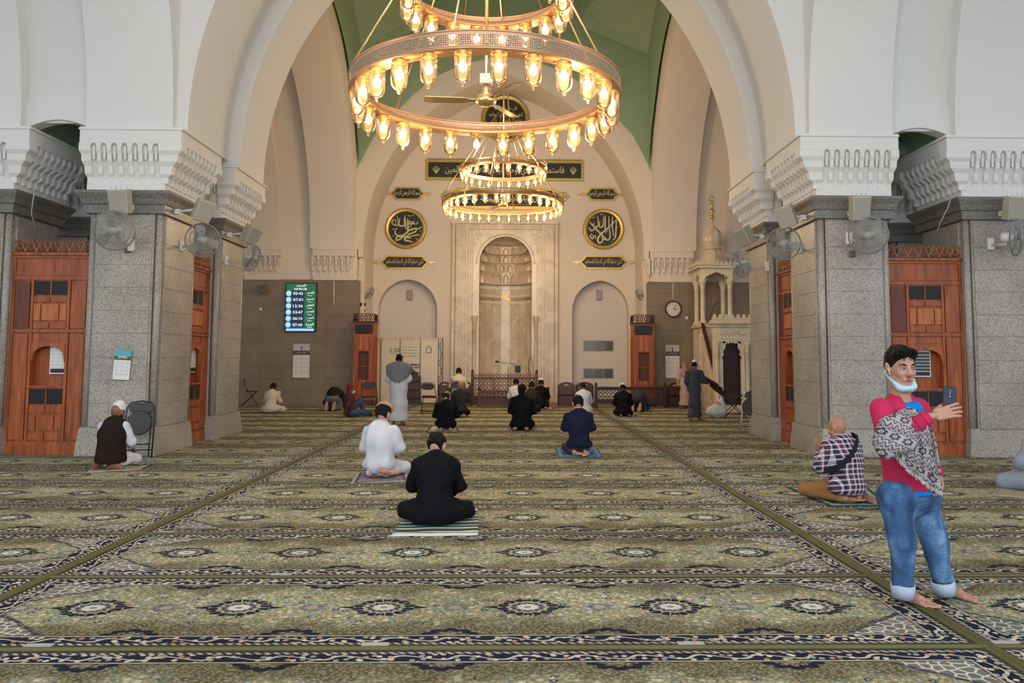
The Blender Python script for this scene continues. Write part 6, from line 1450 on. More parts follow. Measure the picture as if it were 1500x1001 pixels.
def uv_mat(name, fn, rough=.95):
    m, nt, b = nodemat(name); uv = N(nt, 'ShaderNodeUVMap'); sp_ = N(nt, 'ShaderNodeSeparateXYZ'); nt.links.new(uv.outputs[0], sp_.inputs[0]); e = E(nt)
    c = fn(e, nt, sp_.outputs[0], sp_.outputs[1], uv.outputs[0]); nt.links.new(c, b.inputs['Base Color']); b.inputs['Roughness'].default_value = rough; return m
def m_stripe(e, nt, x, y, uv):
    w_ = e.add(y, e.mul(e.m('SINE', e.mul(x, 11)), .012)); f = e.m('FRACT', e.mul(w_, 9.0)); f2 = e.m('FRACT', e.mul(w_, 4.5))
    c = e.mix(e.lt(f, .38), (.035, .085, .065), (.62, .62, .58)); c = e.mix(e.band(f2, .62, .80), c, (.012, .03, .025)); c = e.mix(e.lt(y, .12), c, (.66, .65, .60)); return e.mix(e.gt(y, .93), c, (.66, .65, .60))
def m_border(bg_, bd_, det):
    def fn(e, nt, x, y, uv):
        v_ = N(nt, 'ShaderNodeTexVoronoi'); setin(v_, 'Scale', 9); nt.links.new(uv, v_.inputs['Vector']); c = e.mix(e.mul(e.lt(v_.outputs['Distance'], .3), .7), bg_, det)
        d = e.m('MINIMUM', e.m('MINIMUM', x, e.sub(1, x)), e.m('MINIMUM', y, e.sub(1, y))); c = e.mix(e.band(d, .05, .11), c, det); return e.mix(e.lt(d, .05), c, bd_)
    return fn
mm_stripe = uv_mat('mat_striped', m_stripe); mm_blue = uv_mat('mat_blue', m_border((.04, .13, .24), (.03, .10, .20), (.14, .28, .38))); mm_green = uv_mat('mat_green', m_border((.012, .07, .045), (.010, .06, .04), (.25, .36, .28)))
mm_grey = uv_mat('mat_grey', m_border((.22, .24, .26), (.30, .32, .33), (.10, .10, .12))); mm_bw = uv_mat('mat_black_white', m_border((.60, .58, .54), (.012, .012, .014), (.35, .32, .30))); mm_beige = uv_mat('mat_beige', m_border((.34, .30, .20), (.38, .36, .28), (.30, .22, .2))); mm_mauve = uv_mat('mat_mauve', m_border((.26, .20, .24), (.38, .36, .38), (.10, .07, .10))); mm_red = uv_mat('mat_red', m_border((.5, .40, .38), (.22, .02, .03), (.4, .05, .07)))
mat_quad([(573, 789), (701, 787), (700, 748), (600, 750)], mm_stripe, 'dark green and white striped prayer mat under the man in black')
mat_quad([(817, 672), (884, 671), (874, 657), (812, 657)], mm_blue, 'blue prayer mat under the man in navy polo shirt')
mat_quad([(1218, 745), (1304, 744), (1270, 716), (1151, 716)], mm_green, 'dark green prayer mat under the man in plaid shirt')
mat_quad([(127, 695), (205, 690), (232, 676), (150, 678)], mm_beige, 'rumpled beige mat under the man in black vest', wav=.004)
mat_quad([(513, 711), (600, 707), (594, 692), (524, 694)], mm_mauve, 'mottled grey mauve mat under the man in white shirt')
mat_quad([(624, 635), (673, 634.5), (668, 625), (630, 626)], mm_bw, 'small white mat with black border under the man in grey cap')
mat_quad([(893, 613), (938, 612.5), (934, 606), (886, 607.5)], mm_grey, 'grey blue mat under the man in black with white cap')
mat_quad([(783, 602), (812, 601), (810, 596), (784, 597)], mm_red, 'small red and white mat below the carved screen')
mat_quad([(1452, 728), (1512, 733), (1515, 718), (1462, 716)], mm_beige, 'cream mat at the right edge of the picture')
mat_quad([(330, 631), (352, 628), (366, 626.5), (352, 625.5)], mm_red, 'small dark red cloth on the carpet by the rear left pier', name='cloth', n=6)
cl_ = mat_quad([(196, 686), (231, 681), (228, 675), (200, 678)], mm_grey, 'crumpled white and grey cloth beside the folded black chair', name='crumpled_cloth', wav=.022)
# ------------------------------------------------------------ the seated and kneeling men
R1, J = sided(dict(at=(636, 771), s=.865, rz=.03, lean=.24, hp=.42, hy=-.25, top=c_black, long=True, loose=1.10, build=1.07, legs='cross', hand='relax', fold=.010, skin=SKL, label='man in black long shirt sitting on the green striped mat, head bowed'))
R2, J = sided(dict(at=(556, 702), s=.94, rz=-.12, lean=.06, hp=.24, hy=-.1, top=c_white, long=False, hem=.06, loose=1.12, build=1.0, fold=.012, trousers=c_white, skin=SKL, kw=.24, feet=[((-.10, -.02, .09), (.9, -.45, -.15), (0, .1, -1)), ((.14, -.06, .05), (-.3, -.75, .35), (.5, .5, -.2))], label='man in white shirt kneeling left of the man in black, tan cap on his head'))
bm = bmesh.new(); lathe(bm, [(.098, -.02), (.108, .0), (.105, .018), (.092, .02), (.09, .0), (.098, -.02)], 24, cap=False); lathe(bm, [(.085, .0), (.08, .05), (.05, .075), (.001, .08)], 24, cap=False); o = finish(bm, 'cap', tan_cap, R2, True); o.matrix_local = J['HM'] @ Matrix.Translation((0, .035, .088)) @ Matrix.Rotation(-.5, 4, 'X')
R3, J = sided(dict(at=(162, 688), s=.90, rz=-.06, lean=.10, hp=.3, hy=-.15, top=c_white, long=False, hem=.07, loose=1.06, build=1.0, trousers=c_white, skin=SKD, head=[('kufi', white_cap), ('beard', hair)], feet=[((-.10, -.06, .08), (-.2, -1, -.2), (0, .1, -1)), ((.14, -.08, .07), (-.2, -.9, -.2), (.6, .2, -.5))], label='man in white cap and black vest sitting at the near left pier'))
Pm, mid, Ct, Nk, sh = J['P'], J['mid'], J['Ct'], J['Nk'], J['sh']
pf = sdf_mesh([cone(Pm+Vector((0, -.01, -.06)), mid, .226, .186), cone(mid, Ct, .182, .158), ell((Ct.x, Ct.y, Ct.z-.01), (.185, .145, .122)), ell((mid.x, mid.y, mid.z+.06), (.215, .165, .18)), cone(Ct, Nk, .09, .062)], .0125, .018, noise=(.003, 24, 5), cut=[('h', V(0, 0, .075), V(0, 0, -1)), ('h', V(.19, 0, 0), V(1, 0, -.12)), ('h', V(-.19, 0, 0), V(-1, 0, -.12))]); pmesh('vest', pf, c_brownd, R3)
sided(dict(at=(396, 606), s=.82, rz=-.05, lean=.28, hp=.22, top=c_cream, long=True, loose=1.05, legs='cross', hand='relax', skin=SKD, label='man in off-white robe sitting alone at far left before the brown granite'))
sided(dict(at=(653, 632), s=.82, rz=.05, lean=.28, hp=.40, hy=-.2, top=c_black, long=False, hem=.03, loose=1.2, build=1.18, trousers=c_purple, skin=SKL, head=[('kufi', grey_cap), ('short', haird)], label='man in grey cap and black sweater kneeling on the black bordered mat'))
sided(dict(at=(674, 612), s=.93, lean=.05, hp=.25, top=c_char, long=False, hem=.14, build=.92, sleeve=.45, trousers=c_black, skin=SK, head=[], label='bald man in dark grey shirt kneeling with bare soles towards the camera'))
sided(dict(at=(764, 631), s=.97, rz=-.08, lean=.05, hp=.22, top=c_black, long=True, loose=1.08, build=1.04, skin=SKL, head=[('short', hair), ('wrap', c_black)], label='large man in black robe and dark cap kneeling in the middle of the hall'))
sided(dict(at=(778, 607), s=.86, rz=-.2, lean=.08, hp=.2, top=cloth('dark_taupe', (.030, .026, .030)), long=False, hem=.05, trousers=c_purple, skin=SK, label='man in dark taupe shirt kneeling just right of the large man in black'))
sided(dict(at=(756, 600), s=.88, lean=.05, hp=.2, top=c_white, long=False, hem=.05, trousers=c_black, skin=SK, label='man in white shirt kneeling mostly hidden behind the large man in black'))
sided(dict(at=(793, 600), s=.88, rz=.1, lean=.12, hp=.22, top=c_black, long=True, loose=1.1, skin=SK, head=[('kufi', white_cap), ('short', hair)], label='man in black coat and white cap kneeling before the low carved rail'))
sided(dict(at=(671, 601), s=.93, z=.0, pz=.55, legs='chair', lean=.2, hp=.1, top=c_cream, long=False, hem=.10, trousers=c_cream, skin=SK, head=[('short', haird)], label='man in cream shirt on a chair in front of the left marble pilaster'))
p = onfloor(671, 601); fold_chair((p.x, p.y, .0), PI, 'dark chair under the man in cream shirt by the marble pilaster')
R_, J = sided(dict(at=(848, 669), s=.95, rz=0.05, lean=.06, hp=.25, top=c_navy, long=False, hem=.13, loose=1.05, build=1.02, arms='dua', sleeve=.42, fold=.009, trousers=uv_mat('check_cloth', lambda e, nt, x, y, uv: e.mix(.5, (.02, .02, .03), (.05, .05, .07))), skin=SKL, feet=[((-.10, -.04, .07), (.75, -.8, -.15), (0, .1, -1)), ((.13, -.06, .07), (-.35, -1, -.2), (.2, .2, -1))], label='man in navy polo shirt praying with raised hands on the blue mat'))
sided(dict(at=(856, 608), s=.86, rz=.1, lean=.25, hp=.3, top=c_white, long=True, loose=1.08, skin=SK, head=[('short', hair)], label='man in white robe kneeling in front of the dark wooden book stands'))
sided(dict(at=(914, 611), s=.86, lean=.28, hp=.25, top=c_black, long=True, loose=1.12, build=1.05, skin=SKD, head=[('kufi', white_cap), ('short', hair)], label='man in black robe and white cap on the grey mat near the dark balustrade'))
# bowed figures
def bowed(u, v, s, rz, top, trou, label, skin_=SK, headk=(('short', hair),)):
    p = onfloor(u, v); R = empty('person', (p.x, p.y, .012), rz); R.scale = (s, s, s); tag(R, label, 'person')
    P = Vector((0, 0, .34)); M_ = Vector((0, .18, .46)); Ct = Vector((0, .36, .46)); Nk = Vector((0, .47, .36)); Hc = Vector((0, .55, .24))
    sh = [Vector((sx*.17, .38, .44)) for sx in (-1, 1)]; el = [Vector((sx*.27, .42, .20)) for sx in (-1, 1)]; wr = [Vector((sx*.20, .58, .05)) for sx in (-1, 1)]
    hip = [Vector((sx*.09, .02, .33)) for sx in (-1, 1)]; kn = [Vector((sx*.13, .17, .08)) for sx in (-1, 1)]; an = [Vector((sx*.10, -.18, .07)) for sx in (-1, 1)]
    b = [cone(P, M_, .11, .10), cone(M_, Ct, .10, .11), cone(Ct, Nk, .08, .052), cone(Nk, Hc, .052, .05)]
    for i in (0, 1): b += [cone(sh[i], el[i], .045, .037), cone(el[i], wr[i], .036, .026), cone(hip[i], kn[i], .075, .055), cone(kn[i], an[i], .05, .036)]
    HM = head_matrix(Hc, 2.2, 0); M = [sdf_mesh(b, .018, .014), xf(HEAD, HM)]
    for i, sx in enumerate((-1, 1)):
        Mx = frame(wr[i], (0, 1, -.1), (0, 0, 1)); M.append(xf(HAND['flat'], Mx @ Matrix.Scale(-1, 4, (1, 0, 0)), True) if sx > 0 else xf(HAND['flat'], Mx))
        fd, up, fo = Vector((0, -.5, -.85)).normalized(), Vector((0, -.85, .5)).normalized()*-1, an[i]+Vector((0, 0, .17)); x = fd.cross(up); Fx = Matrix(((x.x, fd.x, up.x, fo.x), (x.y, fd.y, up.y, fo.y), (x.z, fd.z, up.z, fo.z), (0, 0, 0, 1))); M.append(xf(FOOT, Fx) if sx < 0 else xf(FOOT, Fx @ Matrix.Scale(-1, 4, (1, 0, 0)), True))
    PF = join(M); PF[0][:, 2] = np.maximum(PF[0][:, 2], .001); pmesh('body', PF, skin_, R)
    a = [cone(P+Vector((0, .04, .05)), M_, .15, .155), cone(M_, Ct, .155, .15), ell(Ct, (.20, .12, .11)), cone(Ct, Nk, .09, .06)]
    for i in (0, 1): a += [cone(sh[i], el[i], .065, .058), cone(el[i], wr[i].lerp(el[i], .08), .054, .042)]
    pmesh('shirt', sdf_mesh(a, .017, .02, noise=(.006, 26, int(u))), top, R)
    t = [ell((0, -.01, .32), (.175, .14, .12))]
    for i in (0, 1): t += [cone(hip[i], kn[i], .095, .078), cone(kn[i], an[i].lerp(kn[i], .15), .072, .06)]
    pmesh('trousers', sdf_mesh(t, .017, .014, cut=[('h', V(0, 0, .004), V(0, 0, -1))]), trou, R)
    for kd, m in headk: pmesh({'short': 'hair', 'kufi': 'cap'}[kd], xf(HC[kd], HM), m, R)
    return R
bowed(486, 603, 1.07, 0.0, c_brownd, c_grey, 'man in dark brown jacket and grey trousers bowing low beside the left book cabinet')
bowed(934, 604, 1.0, -.3, cloth('dull_grey', (.055, .058, .062)), c_char, 'crouching man in dull grey half hidden behind the man in black with white cap')
# man leaning back on one hand, knee up, red head wrap and face mask
p = onfloor(513, 612); Rr = empty('person', (p.x, p.y, .012), -.95); Rr.scale = (.95,)*3; tag(Rr, 'man in red head wrap, maroon shirt and face mask leaning back with one knee up', 'person')
P = Vector((0, 0, .12)); M_ = Vector((0, -.04, .34)); Ct = Vector((0, -.05, .52)); Nk = Vector((0, -.04, .60)); Hc = Vector((0, .0, .735))
sh = [Vector((-.17, -.04, .53)), Vector((.17, -.04, .53))]; el = [Vector((-.24, .10, .38)), Vector((.25, -.20, .32))]; wr = [Vector((-.12, .30, .38)), Vector((.26, -.28, .07))]
hip = [Vector((-.09, .03, .12)), Vector((.09, .03, .12))]; kn = [Vector((-.12, .34, .44)), Vector((.20, .38, .12))]; an = [Vector((-.10, .44, .07)), Vector((-.02, .62, .06))]
b = [cone(P, M_, .11, .10), cone(M_, Ct, .10, .11), cone(Ct, Nk, .07, .052), cone(Nk, Hc, .052, .05)]
for i in (0, 1): b += [cone(sh[i], el[i], .045, .037), cone(el[i], wr[i], .036, .026), cone(hip[i], kn[i], .075, .055), cone(kn[i], an[i], .05, .036)]
HM = head_matrix(Hc, .1, -.5); M = [sdf_mesh(b, .017, .014), xf(HEAD, HM), xf(HAND['relax'], frame(wr[0], (.2, 1, -.2), (0, .2, 1))), xf(HAND['flat'], frame(wr[1], (.1, -1, -.25), (0, -.2, 1)) @ Matrix.Scale(-1, 4, (1, 0, 0)), True)]
for i in (0, 1):
    M.append(xf(FOOT, Matrix.Translation(an[i]+Vector((0, 0, -.06)))))
PF = join(M); PF[0][:, 2] = np.maximum(PF[0][:, 2], .001); pmesh('body', PF, SKD, Rr)
a = [cone(P+Vector((0, 0, .03)), M_, .155, .145), cone(M_, Ct, .145, .13), ell(Ct, (.20, .115, .10)), cone(Ct, Nk, .085, .056)]
for i in (0, 1): a += [cone(sh[i], el[i], .064, .056), cone(el[i], wr[i].lerp(el[i], .1), .052, .042)]
pmesh('shirt', sdf_mesh(a, .016, .02, noise=(.006, 26, 2), cut=[('h', V(0, 0, .02), V(0, 0, -1))]), c_maroon, Rr)
t = [ell((0, .02, .12), (.165, .14, .11))]
for i in (0, 1): t += [cone(hip[i], kn[i], .092, .075), cone(kn[i], an[i].lerp(kn[i], .12), .07, .058)]
pmesh('trousers', sdf_mesh(t, .016, .014, cut=[('h', V(0, 0, .004), V(0, 0, -1))]), c_denimd, Rr); pmesh('headscarf', xf(HC['wrap'], HM), c_red, Rr)
maskm = cloth('mask_white', (.66, .74, .78))
MASK = sdf_mesh([ell((0, .062, -.055), (.056, .062, .046)), ell((0, .055, -.095), (.04, .045, .03))], .006, .008, cut=[('h', V(0, .045, 0), V(0, -1, 0))], pad=.02)
pmesh('face_mask', xf(MASK, HM), maskm, Rr)

# ------------------------------------------------------------ plaid man on the right
def plaid_mat():
    m, nt, b = nodemat('plaid_cloth'); e = E(nt); tc = N(nt, 'ShaderNodeTexCoord'); sp_ = N(nt, 'ShaderNodeSeparateXYZ'); nt.links.new(tc.outputs['Object'], sp_.inputs[0])
    a = e.m('FRACT', e.mul(e.add(sp_.outputs[0], e.mul(sp_.outputs[1], .35)), 18)); z = e.m('FRACT', e.mul(e.add(sp_.outputs[2], e.mul(sp_.outputs[1], .2)), 17)); a2 = e.m('FRACT', e.mul(e.add(sp_.outputs[0], e.mul(sp_.outputs[1], .35)), 8.5))
    la, lz = e.lt(a, .30), e.lt(z, .30); c = e.mix(e.gt(a2, .5), (.020, .012, .045), (.10, .018, .045)); c = e.mix(e.mul(e.add(la, lz), .5), c, (.62, .60, .68)); nt.links.new(c, b.inputs['Base Color']); b.inputs['Roughness'].default_value = .9; return m
plaid = plaid_mat()
R4, J = sided(dict(at=(1240, 739), s=.935, rz=.27, lean=.10, hp=.22, hy=.32, top=plaid, long=False, hem=.10, loose=1.10, build=1.10, arms='dua', trousers=c_khaki, skin=SK, head=[], kw=.26,
   feet=[((-.06, -.02, .08), (.75, -.75, -.15), (0, .1, -1)), ((.20, .0, .06), (.05, -.9, -.1), (.8, .0, -.4))], fold=.005, label='bald man in plaid shirt and khaki trousers praying on the dark green mat'))
bm = bmesh.new(); Ct, mid = J['Ct'], J['mid']; pts = [(.15, .03, .125), (.115, -.10, .10), (.03, -.165, .0), (-.08, -.195, -.11), (-.19, -.15, -.22), (-.255, .0, -.28)]; pts = [Vector((x*1.05, y*1.12-.012, z))+Ct for x, y, z in pts]
Q = []
for i in range(len(pts)-1): Q += [pts[i].lerp(pts[i+1], t/4) for t in range(4)]
Q.append(pts[-1])
rings = [[bm.verts.new(q+Vector(dd)) for dd in ((.0, -.012, .030), (.0, .012, .030), (.012, .012, -.030), (.012, -.012, -.030))] for q in Q]
for a, b in zip(rings, rings[1:]):
    for k in range(4): bm.faces.new((a[k], a[(k+1) % 4], b[(k+1) % 4], b[k]))
finish(bm, 'bag_strap', cloth('strap', (.02, .022, .03)), R4); bm = bmesh.new(); tube(bm, [J['HM'] @ Vector(p) for p in ((-.082, -.01, .0), (-.084, .01, -.035), (-.06, .05, -.07))], .003, 5); finish(bm, 'mask_strap', plastw, R4, True)

# ------------------------------------------------------------ standing robed men
def standing(u, v, H, rz, label, top, skin_=SK, heads=(('short', hair),), step=0.0, armv='down', wide=1.0):
    p = onfloor(u, v); s = H/1.74; R = empty('person', (p.x, p.y, .012), rz); R.scale = (s, s, s); tag(R, label, 'person')
    P = Vector((0, 0, .92)); M_ = Vector((0, .0, 1.14)); Ct = Vector((0, .0, 1.36)); Nk = Vector((0, .02, 1.45)); Hc = Vector((0, .05, 1.60))
    sh = [Vector((sx*.185, 0, 1.39)) for sx in (-1, 1)]
    if armv == 'down': el = [Vector((sx*.235, .01, 1.11)) for sx in (-1, 1)]; wr = [Vector((sx*.22, .10, .88)) for sx in (-1, 1)]
    elif armv == 'fold': el = [Vector((sx*.25, .03, 1.12)) for sx in (-1, 1)]; wr = [Vector((sx*.05, .20, 1.08)) for sx in (-1, 1)]
    else: el = [Vector((-.23, .02, 1.12)), Vector((.25, .10, 1.14))]; wr = [Vector((-.20, .14, .95)), Vector((.30, .34, 1.10))]
    hip = [Vector((sx*.09, 0, .90)) for sx in (-1, 1)]; kn = [Vector((-.10, -step*.5, .48)), Vector((.10, step*.6, .48))]; an = [Vector((-.10, -step, .08)), Vector((.10, step, .08))]
    b = [cone(P, M_, .12, .11), cone(M_, Ct, .11, .12), cone(Ct, Nk, .08, .054), cone(Nk, Hc+Vector((0, -.02, -.03)), .053, .05)]
    for i in (0, 1): b += [cone(sh[i], el[i], .046, .038), cone(el[i], wr[i], .037, .026), cone(hip[i], kn[i], .08, .055), cone(kn[i], an[i], .052, .036)]
    HM = head_matrix(Hc, .18, 0); M = [sdf_mesh(b, .019, .014), xf(HEAD, HM)]
    for i, sx in enumerate((-1, 1)):
        d = (wr[i]-el[i]); Mx = frame(wr[i], d, (0, .3, 1) if armv != 'down' else (sx, 0, 0)); M.append(xf(HAND['relax'], Mx @ Matrix.Scale(-1, 4, (1, 0, 0)), True) if sx > 0 else xf(HAND['relax'], Mx)); M.append(xf(FOOT, Matrix.Translation(an[i]+Vector((0, -.02, -.075))) @ (Matrix.Rotation(-sx*.15, 4, 'Z') @ (Matrix.Identity(4) if sx > 0 else Matrix.Scale(-1, 4, (1, 0, 0)))), sx < 0))
    PF = join(M); PF[0][:, 2] = np.maximum(PF[0][:, 2], .001); pmesh('body', PF, skin_, R)
    a = [cone(P, M_, .165*wide, .150*wide), cone(M_, Ct, .150*wide, .14), ell((0, 0, 1.38), (.215, .12, .085)), cone(Ct, Nk, .09, .058), cone(P, V(0, -step*.2, .50), .165*wide, .17*wide), cone(V(-.05, -step*.8, .16), V(.05, step*.6, .16), .15*wide, .15*wide), cone(V(0, 0, .5), V(0, 0, .16), .17*wide, .17*wide)]
    for i in (0, 1): a += [cone(sh[i], el[i], .070, .066), cone(el[i], wr[i].lerp(el[i], .05), .062, .055)]
    o = pmesh('robe', sdf_mesh(a, .017, .022, noise=(.008, 18, int(u)), cut=[('h', V(0, 0, .11), V(0, 0, -1))]), top, R)
    for kd, m in heads: pmesh({'short': 'hair', 'kufi': 'cap', 'wrap': 'headscarf'}[kd], xf(HC[kd], HM), m, R)
    return R, HM
c_thobe = cloth('pale_robe', (.60, .60, .66))
R5, HM = standing(583, 624, 1.60, 0.02, 'tall man in pale robe with grey shawl standing before the pale partition', c_thobe, SKD, armv='fold', wide=1.25)
bm = bmesh.new(); nA, nB = 22, 12; rows = []
for j in range(nB+1):
    t = j/nB; row = []
    for i in range(nA+1):
        a = PI*(-.12+1.24*i/nA); tri = 1-abs(2*i/nA-1); drop = (.15+.34*tri**1.3)*t; rx = .085+.215*min(1, t*2.6); ry = .075+.125*min(1, t*2.2)
        row.append(bm.verts.new((rx*math.cos(a)*(1+.03*math.sin(5*a+3*t)), -ry*math.sin(a)-.01+.012*math.sin(9*a), 1.53-.045*min(1, t*2.4)-drop*t**.6)))
    rows.append(row)
for a, b in zip(rows, rows[1:]):
    for i in range(nA): bm.faces.new((a[i], a[i+1], b[i+1], b[i]))
shw = finish(bm, 'shawl', simple('grey_shawl', (.16, .17, .185), .9, var=.5, scale=30), R5, True); m = shw.modifiers.new('s', 'SOLIDIFY'); m.thickness = .015; m.offset = 1
R6, HM = standing(1018, 617, 1.47, -.35, 'man in slate grey robe and white cap walking in front of the pulpit', c_robe, SKD, (('kufi', white_cap), ('short', hair)), step=.14, armv='carry', wide=.98)
R7, HM = standing(1003, 599, 1.42, .2, 'man in pink and white head scarf standing behind the walking man in slate robe', cloth('pinkish_robe', (.50, .40, .36)), SKD, (('wrap', simple('keffiyeh', (.45, .20, .22), .9, var=.6, scale=60)),), armv='down')
pf = sdf_mesh([cone((0, -.02, 1.52), (0, -.07, 1.25), .10, .15), cone((-.12, -.03, 1.38), (.12, -.03, 1.38), .08, .08)], .02, .03, noise=(.01, 25, 4), cut=[('h', V(0, .05, 0), V(0, 1, 0))]); pmesh('head_cloth', pf, MATS['keffiyeh'], R7)
# what the walking man carries and the bag beside him
p = onfloor(1030, 612); R8 = empty('folded_rug', (p.x+.12, p.y-.02, .66), 0); tag(R8, 'maroon folded rug carried under the arm of the walking man in slate robe', 'rug')
bm = bmesh.new(); rows = []
for j in range(9):
    t = j/8; w_ = .10+.18*t; rows.append([bm.verts.new((-.08+.50*t+w_*(i/6-.5)*.5, .06*math.sin(3*i+4*t), .34-.34*t+w_*(i/6-.5)*-.9)) for i in range(7)])
for a, b in zip(rows, rows[1:]):
    for i in range(6): bm.faces.new((a[i], a[i+1], b[i+1], b[i]))
o = finish(bm, 'cloth', c_maroon, R8, True); m = o.modifiers.new('s', 'SOLIDIFY'); m.thickness = .05
p = onfloor(1049, 613); bagm, nt, b_ = nodemat('clear_bag'); b_.inputs['Base Color'].default_value = (.62, .62, .64, 1); b_.inputs['Roughness'].default_value = .25; b_.inputs['Alpha'].default_value = .85
bag = empty('plastic_bag', (p.x, p.y, .012)); tag(bag, 'bulging translucent white plastic bag on the carpet beside the pulpit', 'bag')
pmesh('sack', sdf_mesh([ell((0, 0, .17), (.26, .17, .17)), ell((.1, 0, .30), (.14, .10, .14)), cone((.12, 0, .36), (.16, 0, .50), .07, .03)], .016, .03, noise=(.010, 34, 8), cut=[('h', V(0, 0, .002), V(0, 0, -1))]), bagm, bag); pmesh('printed_cloth', sdf_mesh([ell((.08, -.02, .34), (.12, .07, .09))], .014, .02, noise=(.012, 40, 2)), MATS['keffiyeh'], bag)
# sleeve and elbow of a man cut off by the right edge
p = onfloor(1506, 724); Re = empty('person', (p.x+.25, p.y, .012), .2); tag(Re, 'person in pale blue grey cut off by the right edge of the picture', 'person')
b = [cone((0, 0, .2), (0, .04, .6), .12, .11), cone((0, .04, .6), (0, .08, .75), .06, .05), cone((-.1, 0, .18), (-.26, .36, .09), .08, .055), cone((.1, 0, .18), (.2, .42, .09), .08, .055), cone((-.26, .36, .09), (-.12, -.05, .07), .05, .04), cone((.2, .42, .09), (.1, -.1, .07), .05, .04), cone((-.18, .05, .58), (-.25, .12, .34), .045, .04), cone((-.25, .12, .34), (-.14, .3, .26), .037, .027), cone((.18, .05, .58), (.25, .12, .34), .045, .04), cone((.25, .12, .34), (.14, .3, .26), .037, .027)]
HM = head_matrix(Vector((0, .12, .85)), .3, 0); pmesh('body', join([sdf_mesh(b, .018, .014), xf(HEAD, HM)]), SK, Re)
b2 = [(q[0], q[1], q[2], q[3]+.028, q[4]+.03) for q in b[:-1] if q[0] == 'c']; b2[1] = cone((0, .04, .6), (0, .06, .66), .10, .06); b2.append(ell((0, .02, .18), (.2, .17, .13))); pmesh('robe', sdf_mesh(b2, .018, .02, noise=(.006, 26, 4), cut=[('h', V(0, 0, .004), V(0, 0, -1))]), cloth('blue_grey', (.28, .31, .40)), Re); pmesh('hair', xf(HC['short'], HM), hair, Re)
# ------------------------------------------------------------ the man in the pink shirt taking a picture
pb = onfloor(1354, 876); MR = empty('person', (pb.x, pb.y, .016)); tag(MR, 'standing barefoot man in pink shirt and rolled blue jeans holding up a phone', 'person')
KS = .953; MR.scale = (KS,)*3
def w(u, v, y): return (at(u, v, y*KS)-Vector((pb.x, pb.y, .016)))/KS
anR, anL = w(1323, 868, 5.24), w(1384, 863, 5.37); knR, knL = w(1322, 795, 5.20), w(1368, 792, 5.31); hpR, hpL = w(1312, 728, 5.24), w(1350, 728, 5.37)
Pv, Cm, Cs = w(1331, 716, 5.31), w(1326, 665, 5.31), w(1322, 612, 5.30); Nk = w(1319, 583, 5.29); shR, shL = w(1291, 600, 5.20), w(1344, 600, 5.40); elR, elL = w(1298, 650, 5.08), w(1354, 656, 5.45); wrR, wrL = w(1361, 611, 4.97), w(1374, 697, 5.32)
Hc = w(1319.5, 537.5, 5.25); FW = Vector((.45, -.89, 0)); 
HS = 1.06; face = math.atan2(-.30, -.955)          # heading of the face
yaw = math.atan2(-.36, -1.0)*0+math.radians(-180+4)
HM = Matrix.Translation(Hc) @ Matrix.Rotation(yaw, 4, 'Z') @ Matrix.Rotation(-.16, 4, 'X') @ Matrix.Rotation(.03, 4, 'Y') @ Matrix.Scale(HS, 4)
body = [cone(Pv, Cm, .115, .10), cone(Cm, Cs, .10, .115), ell(Cs, (.13, .10, .09)), cone(Cs, Nk, .08, .055), cone(Nk, Hc+Vector((0, .015, -.03)), .054, .052), cone(shR, elR, .046, .038), cone(elR, wrR, .037, .027), cone(shL, elL, .046, .038), cone(elL, wrL, .037, .027), cone(hpR, knR, .085, .058), cone(knR, anR, .052, .036), cone(hpL, knL, .085, .058), cone(knL, anL, .052, .036), cone(hpR, hpL, .09, .09)]
HEADF = sdf_mesh(head_prims(), .0048, .006, sub=[ell((-.031, .102, .004), (.015, .013, .0075)), ell((.031, .102, .004), (.015, .013, .0075)), cone((-.020, .097, -.0665), (.020, .097, -.0665), .0018, .0018)], pad=.015)
M = [sdf_mesh(body, .013, .012), xf(HEADF, HM)]
# right hand gripping the phone from behind and below: fingers towards image right
HG = hand_tpl(.26, 14.0, .0034, .0022); HRx = hand_tpl(.42, 0, .0036)
hdv = (w(1392, 603, 4.93)-wrR).normalized(); Mx = frame(wrR+hdv*.028, hdv, (-.25, -.93, .35)); M.append(xf(HG, Mx @ Matrix.Scale(1.0, 4)))
hdl = (w(1377, 722, 5.22)-wrL).normalized(); Mx2 = frame(wrL+hdl*.02, hdl, (.6, .3, .1)); M.append(xf(HRx, Mx2 @ Matrix.Scale(1.0, 4)))
def footM(an, toe, sx):
    fd = (toe-an); fd.z = 0; fd.normalize(); up = Vector((0, 0, 1)); x = fd.cross(up); o = Vector((an.x, an.y, 0))-fd*.01
    Fm = Matrix(((x.x*sx, fd.x, up.x, o.x), (x.y*sx, fd.y, up.y, o.y), (x.z*sx, fd.z, up.z, 0), (0, 0, 0, 1))); return xf(FOOTF, Fm @ Matrix.Scale(1.07, 4), sx < 0)
def ft():
    pr = [ell((0, -.005, .030), (.030, .036, .030)), cone((0, 0, .035), (.004, .13, .028), .029, .026), cone((-.012, .03, .024), (-.022, .165, .018), .022, .017), cone((.012, .03, .026), (.026, .17, .020), .022, .019), cone((0, .01, .05), (0, .0, .15), .033, .036), cone((0, .04, .06), (.006, .13, .034), .025, .02), ell((-.028, .0, .075), (.012, .014, .014)), ell((.030, .005, .08), (.012, .014, .014))]
    for x, y0, y1, r in ((.033, .18, .240, .0135), (.012, .185, .236, .0095), (-.006, .182, .227, .0088), (-.022, .175, .215, .0084), (-.036, .165, .200, .0080)): pr.append(cone((x*.92, y0, .016), (x, y1, .011), r, r*.9))
    return sdf_mesh(pr, .0042, .0045, pad=.012)
FOOTF = ft()
tR, tL, aR, aL = [(onfloor(*q)-Vector((pb.x, pb.y, 0)))/KS for q in ((1376, 899), (1434, 887), (1321, 882), (1378, 873))]
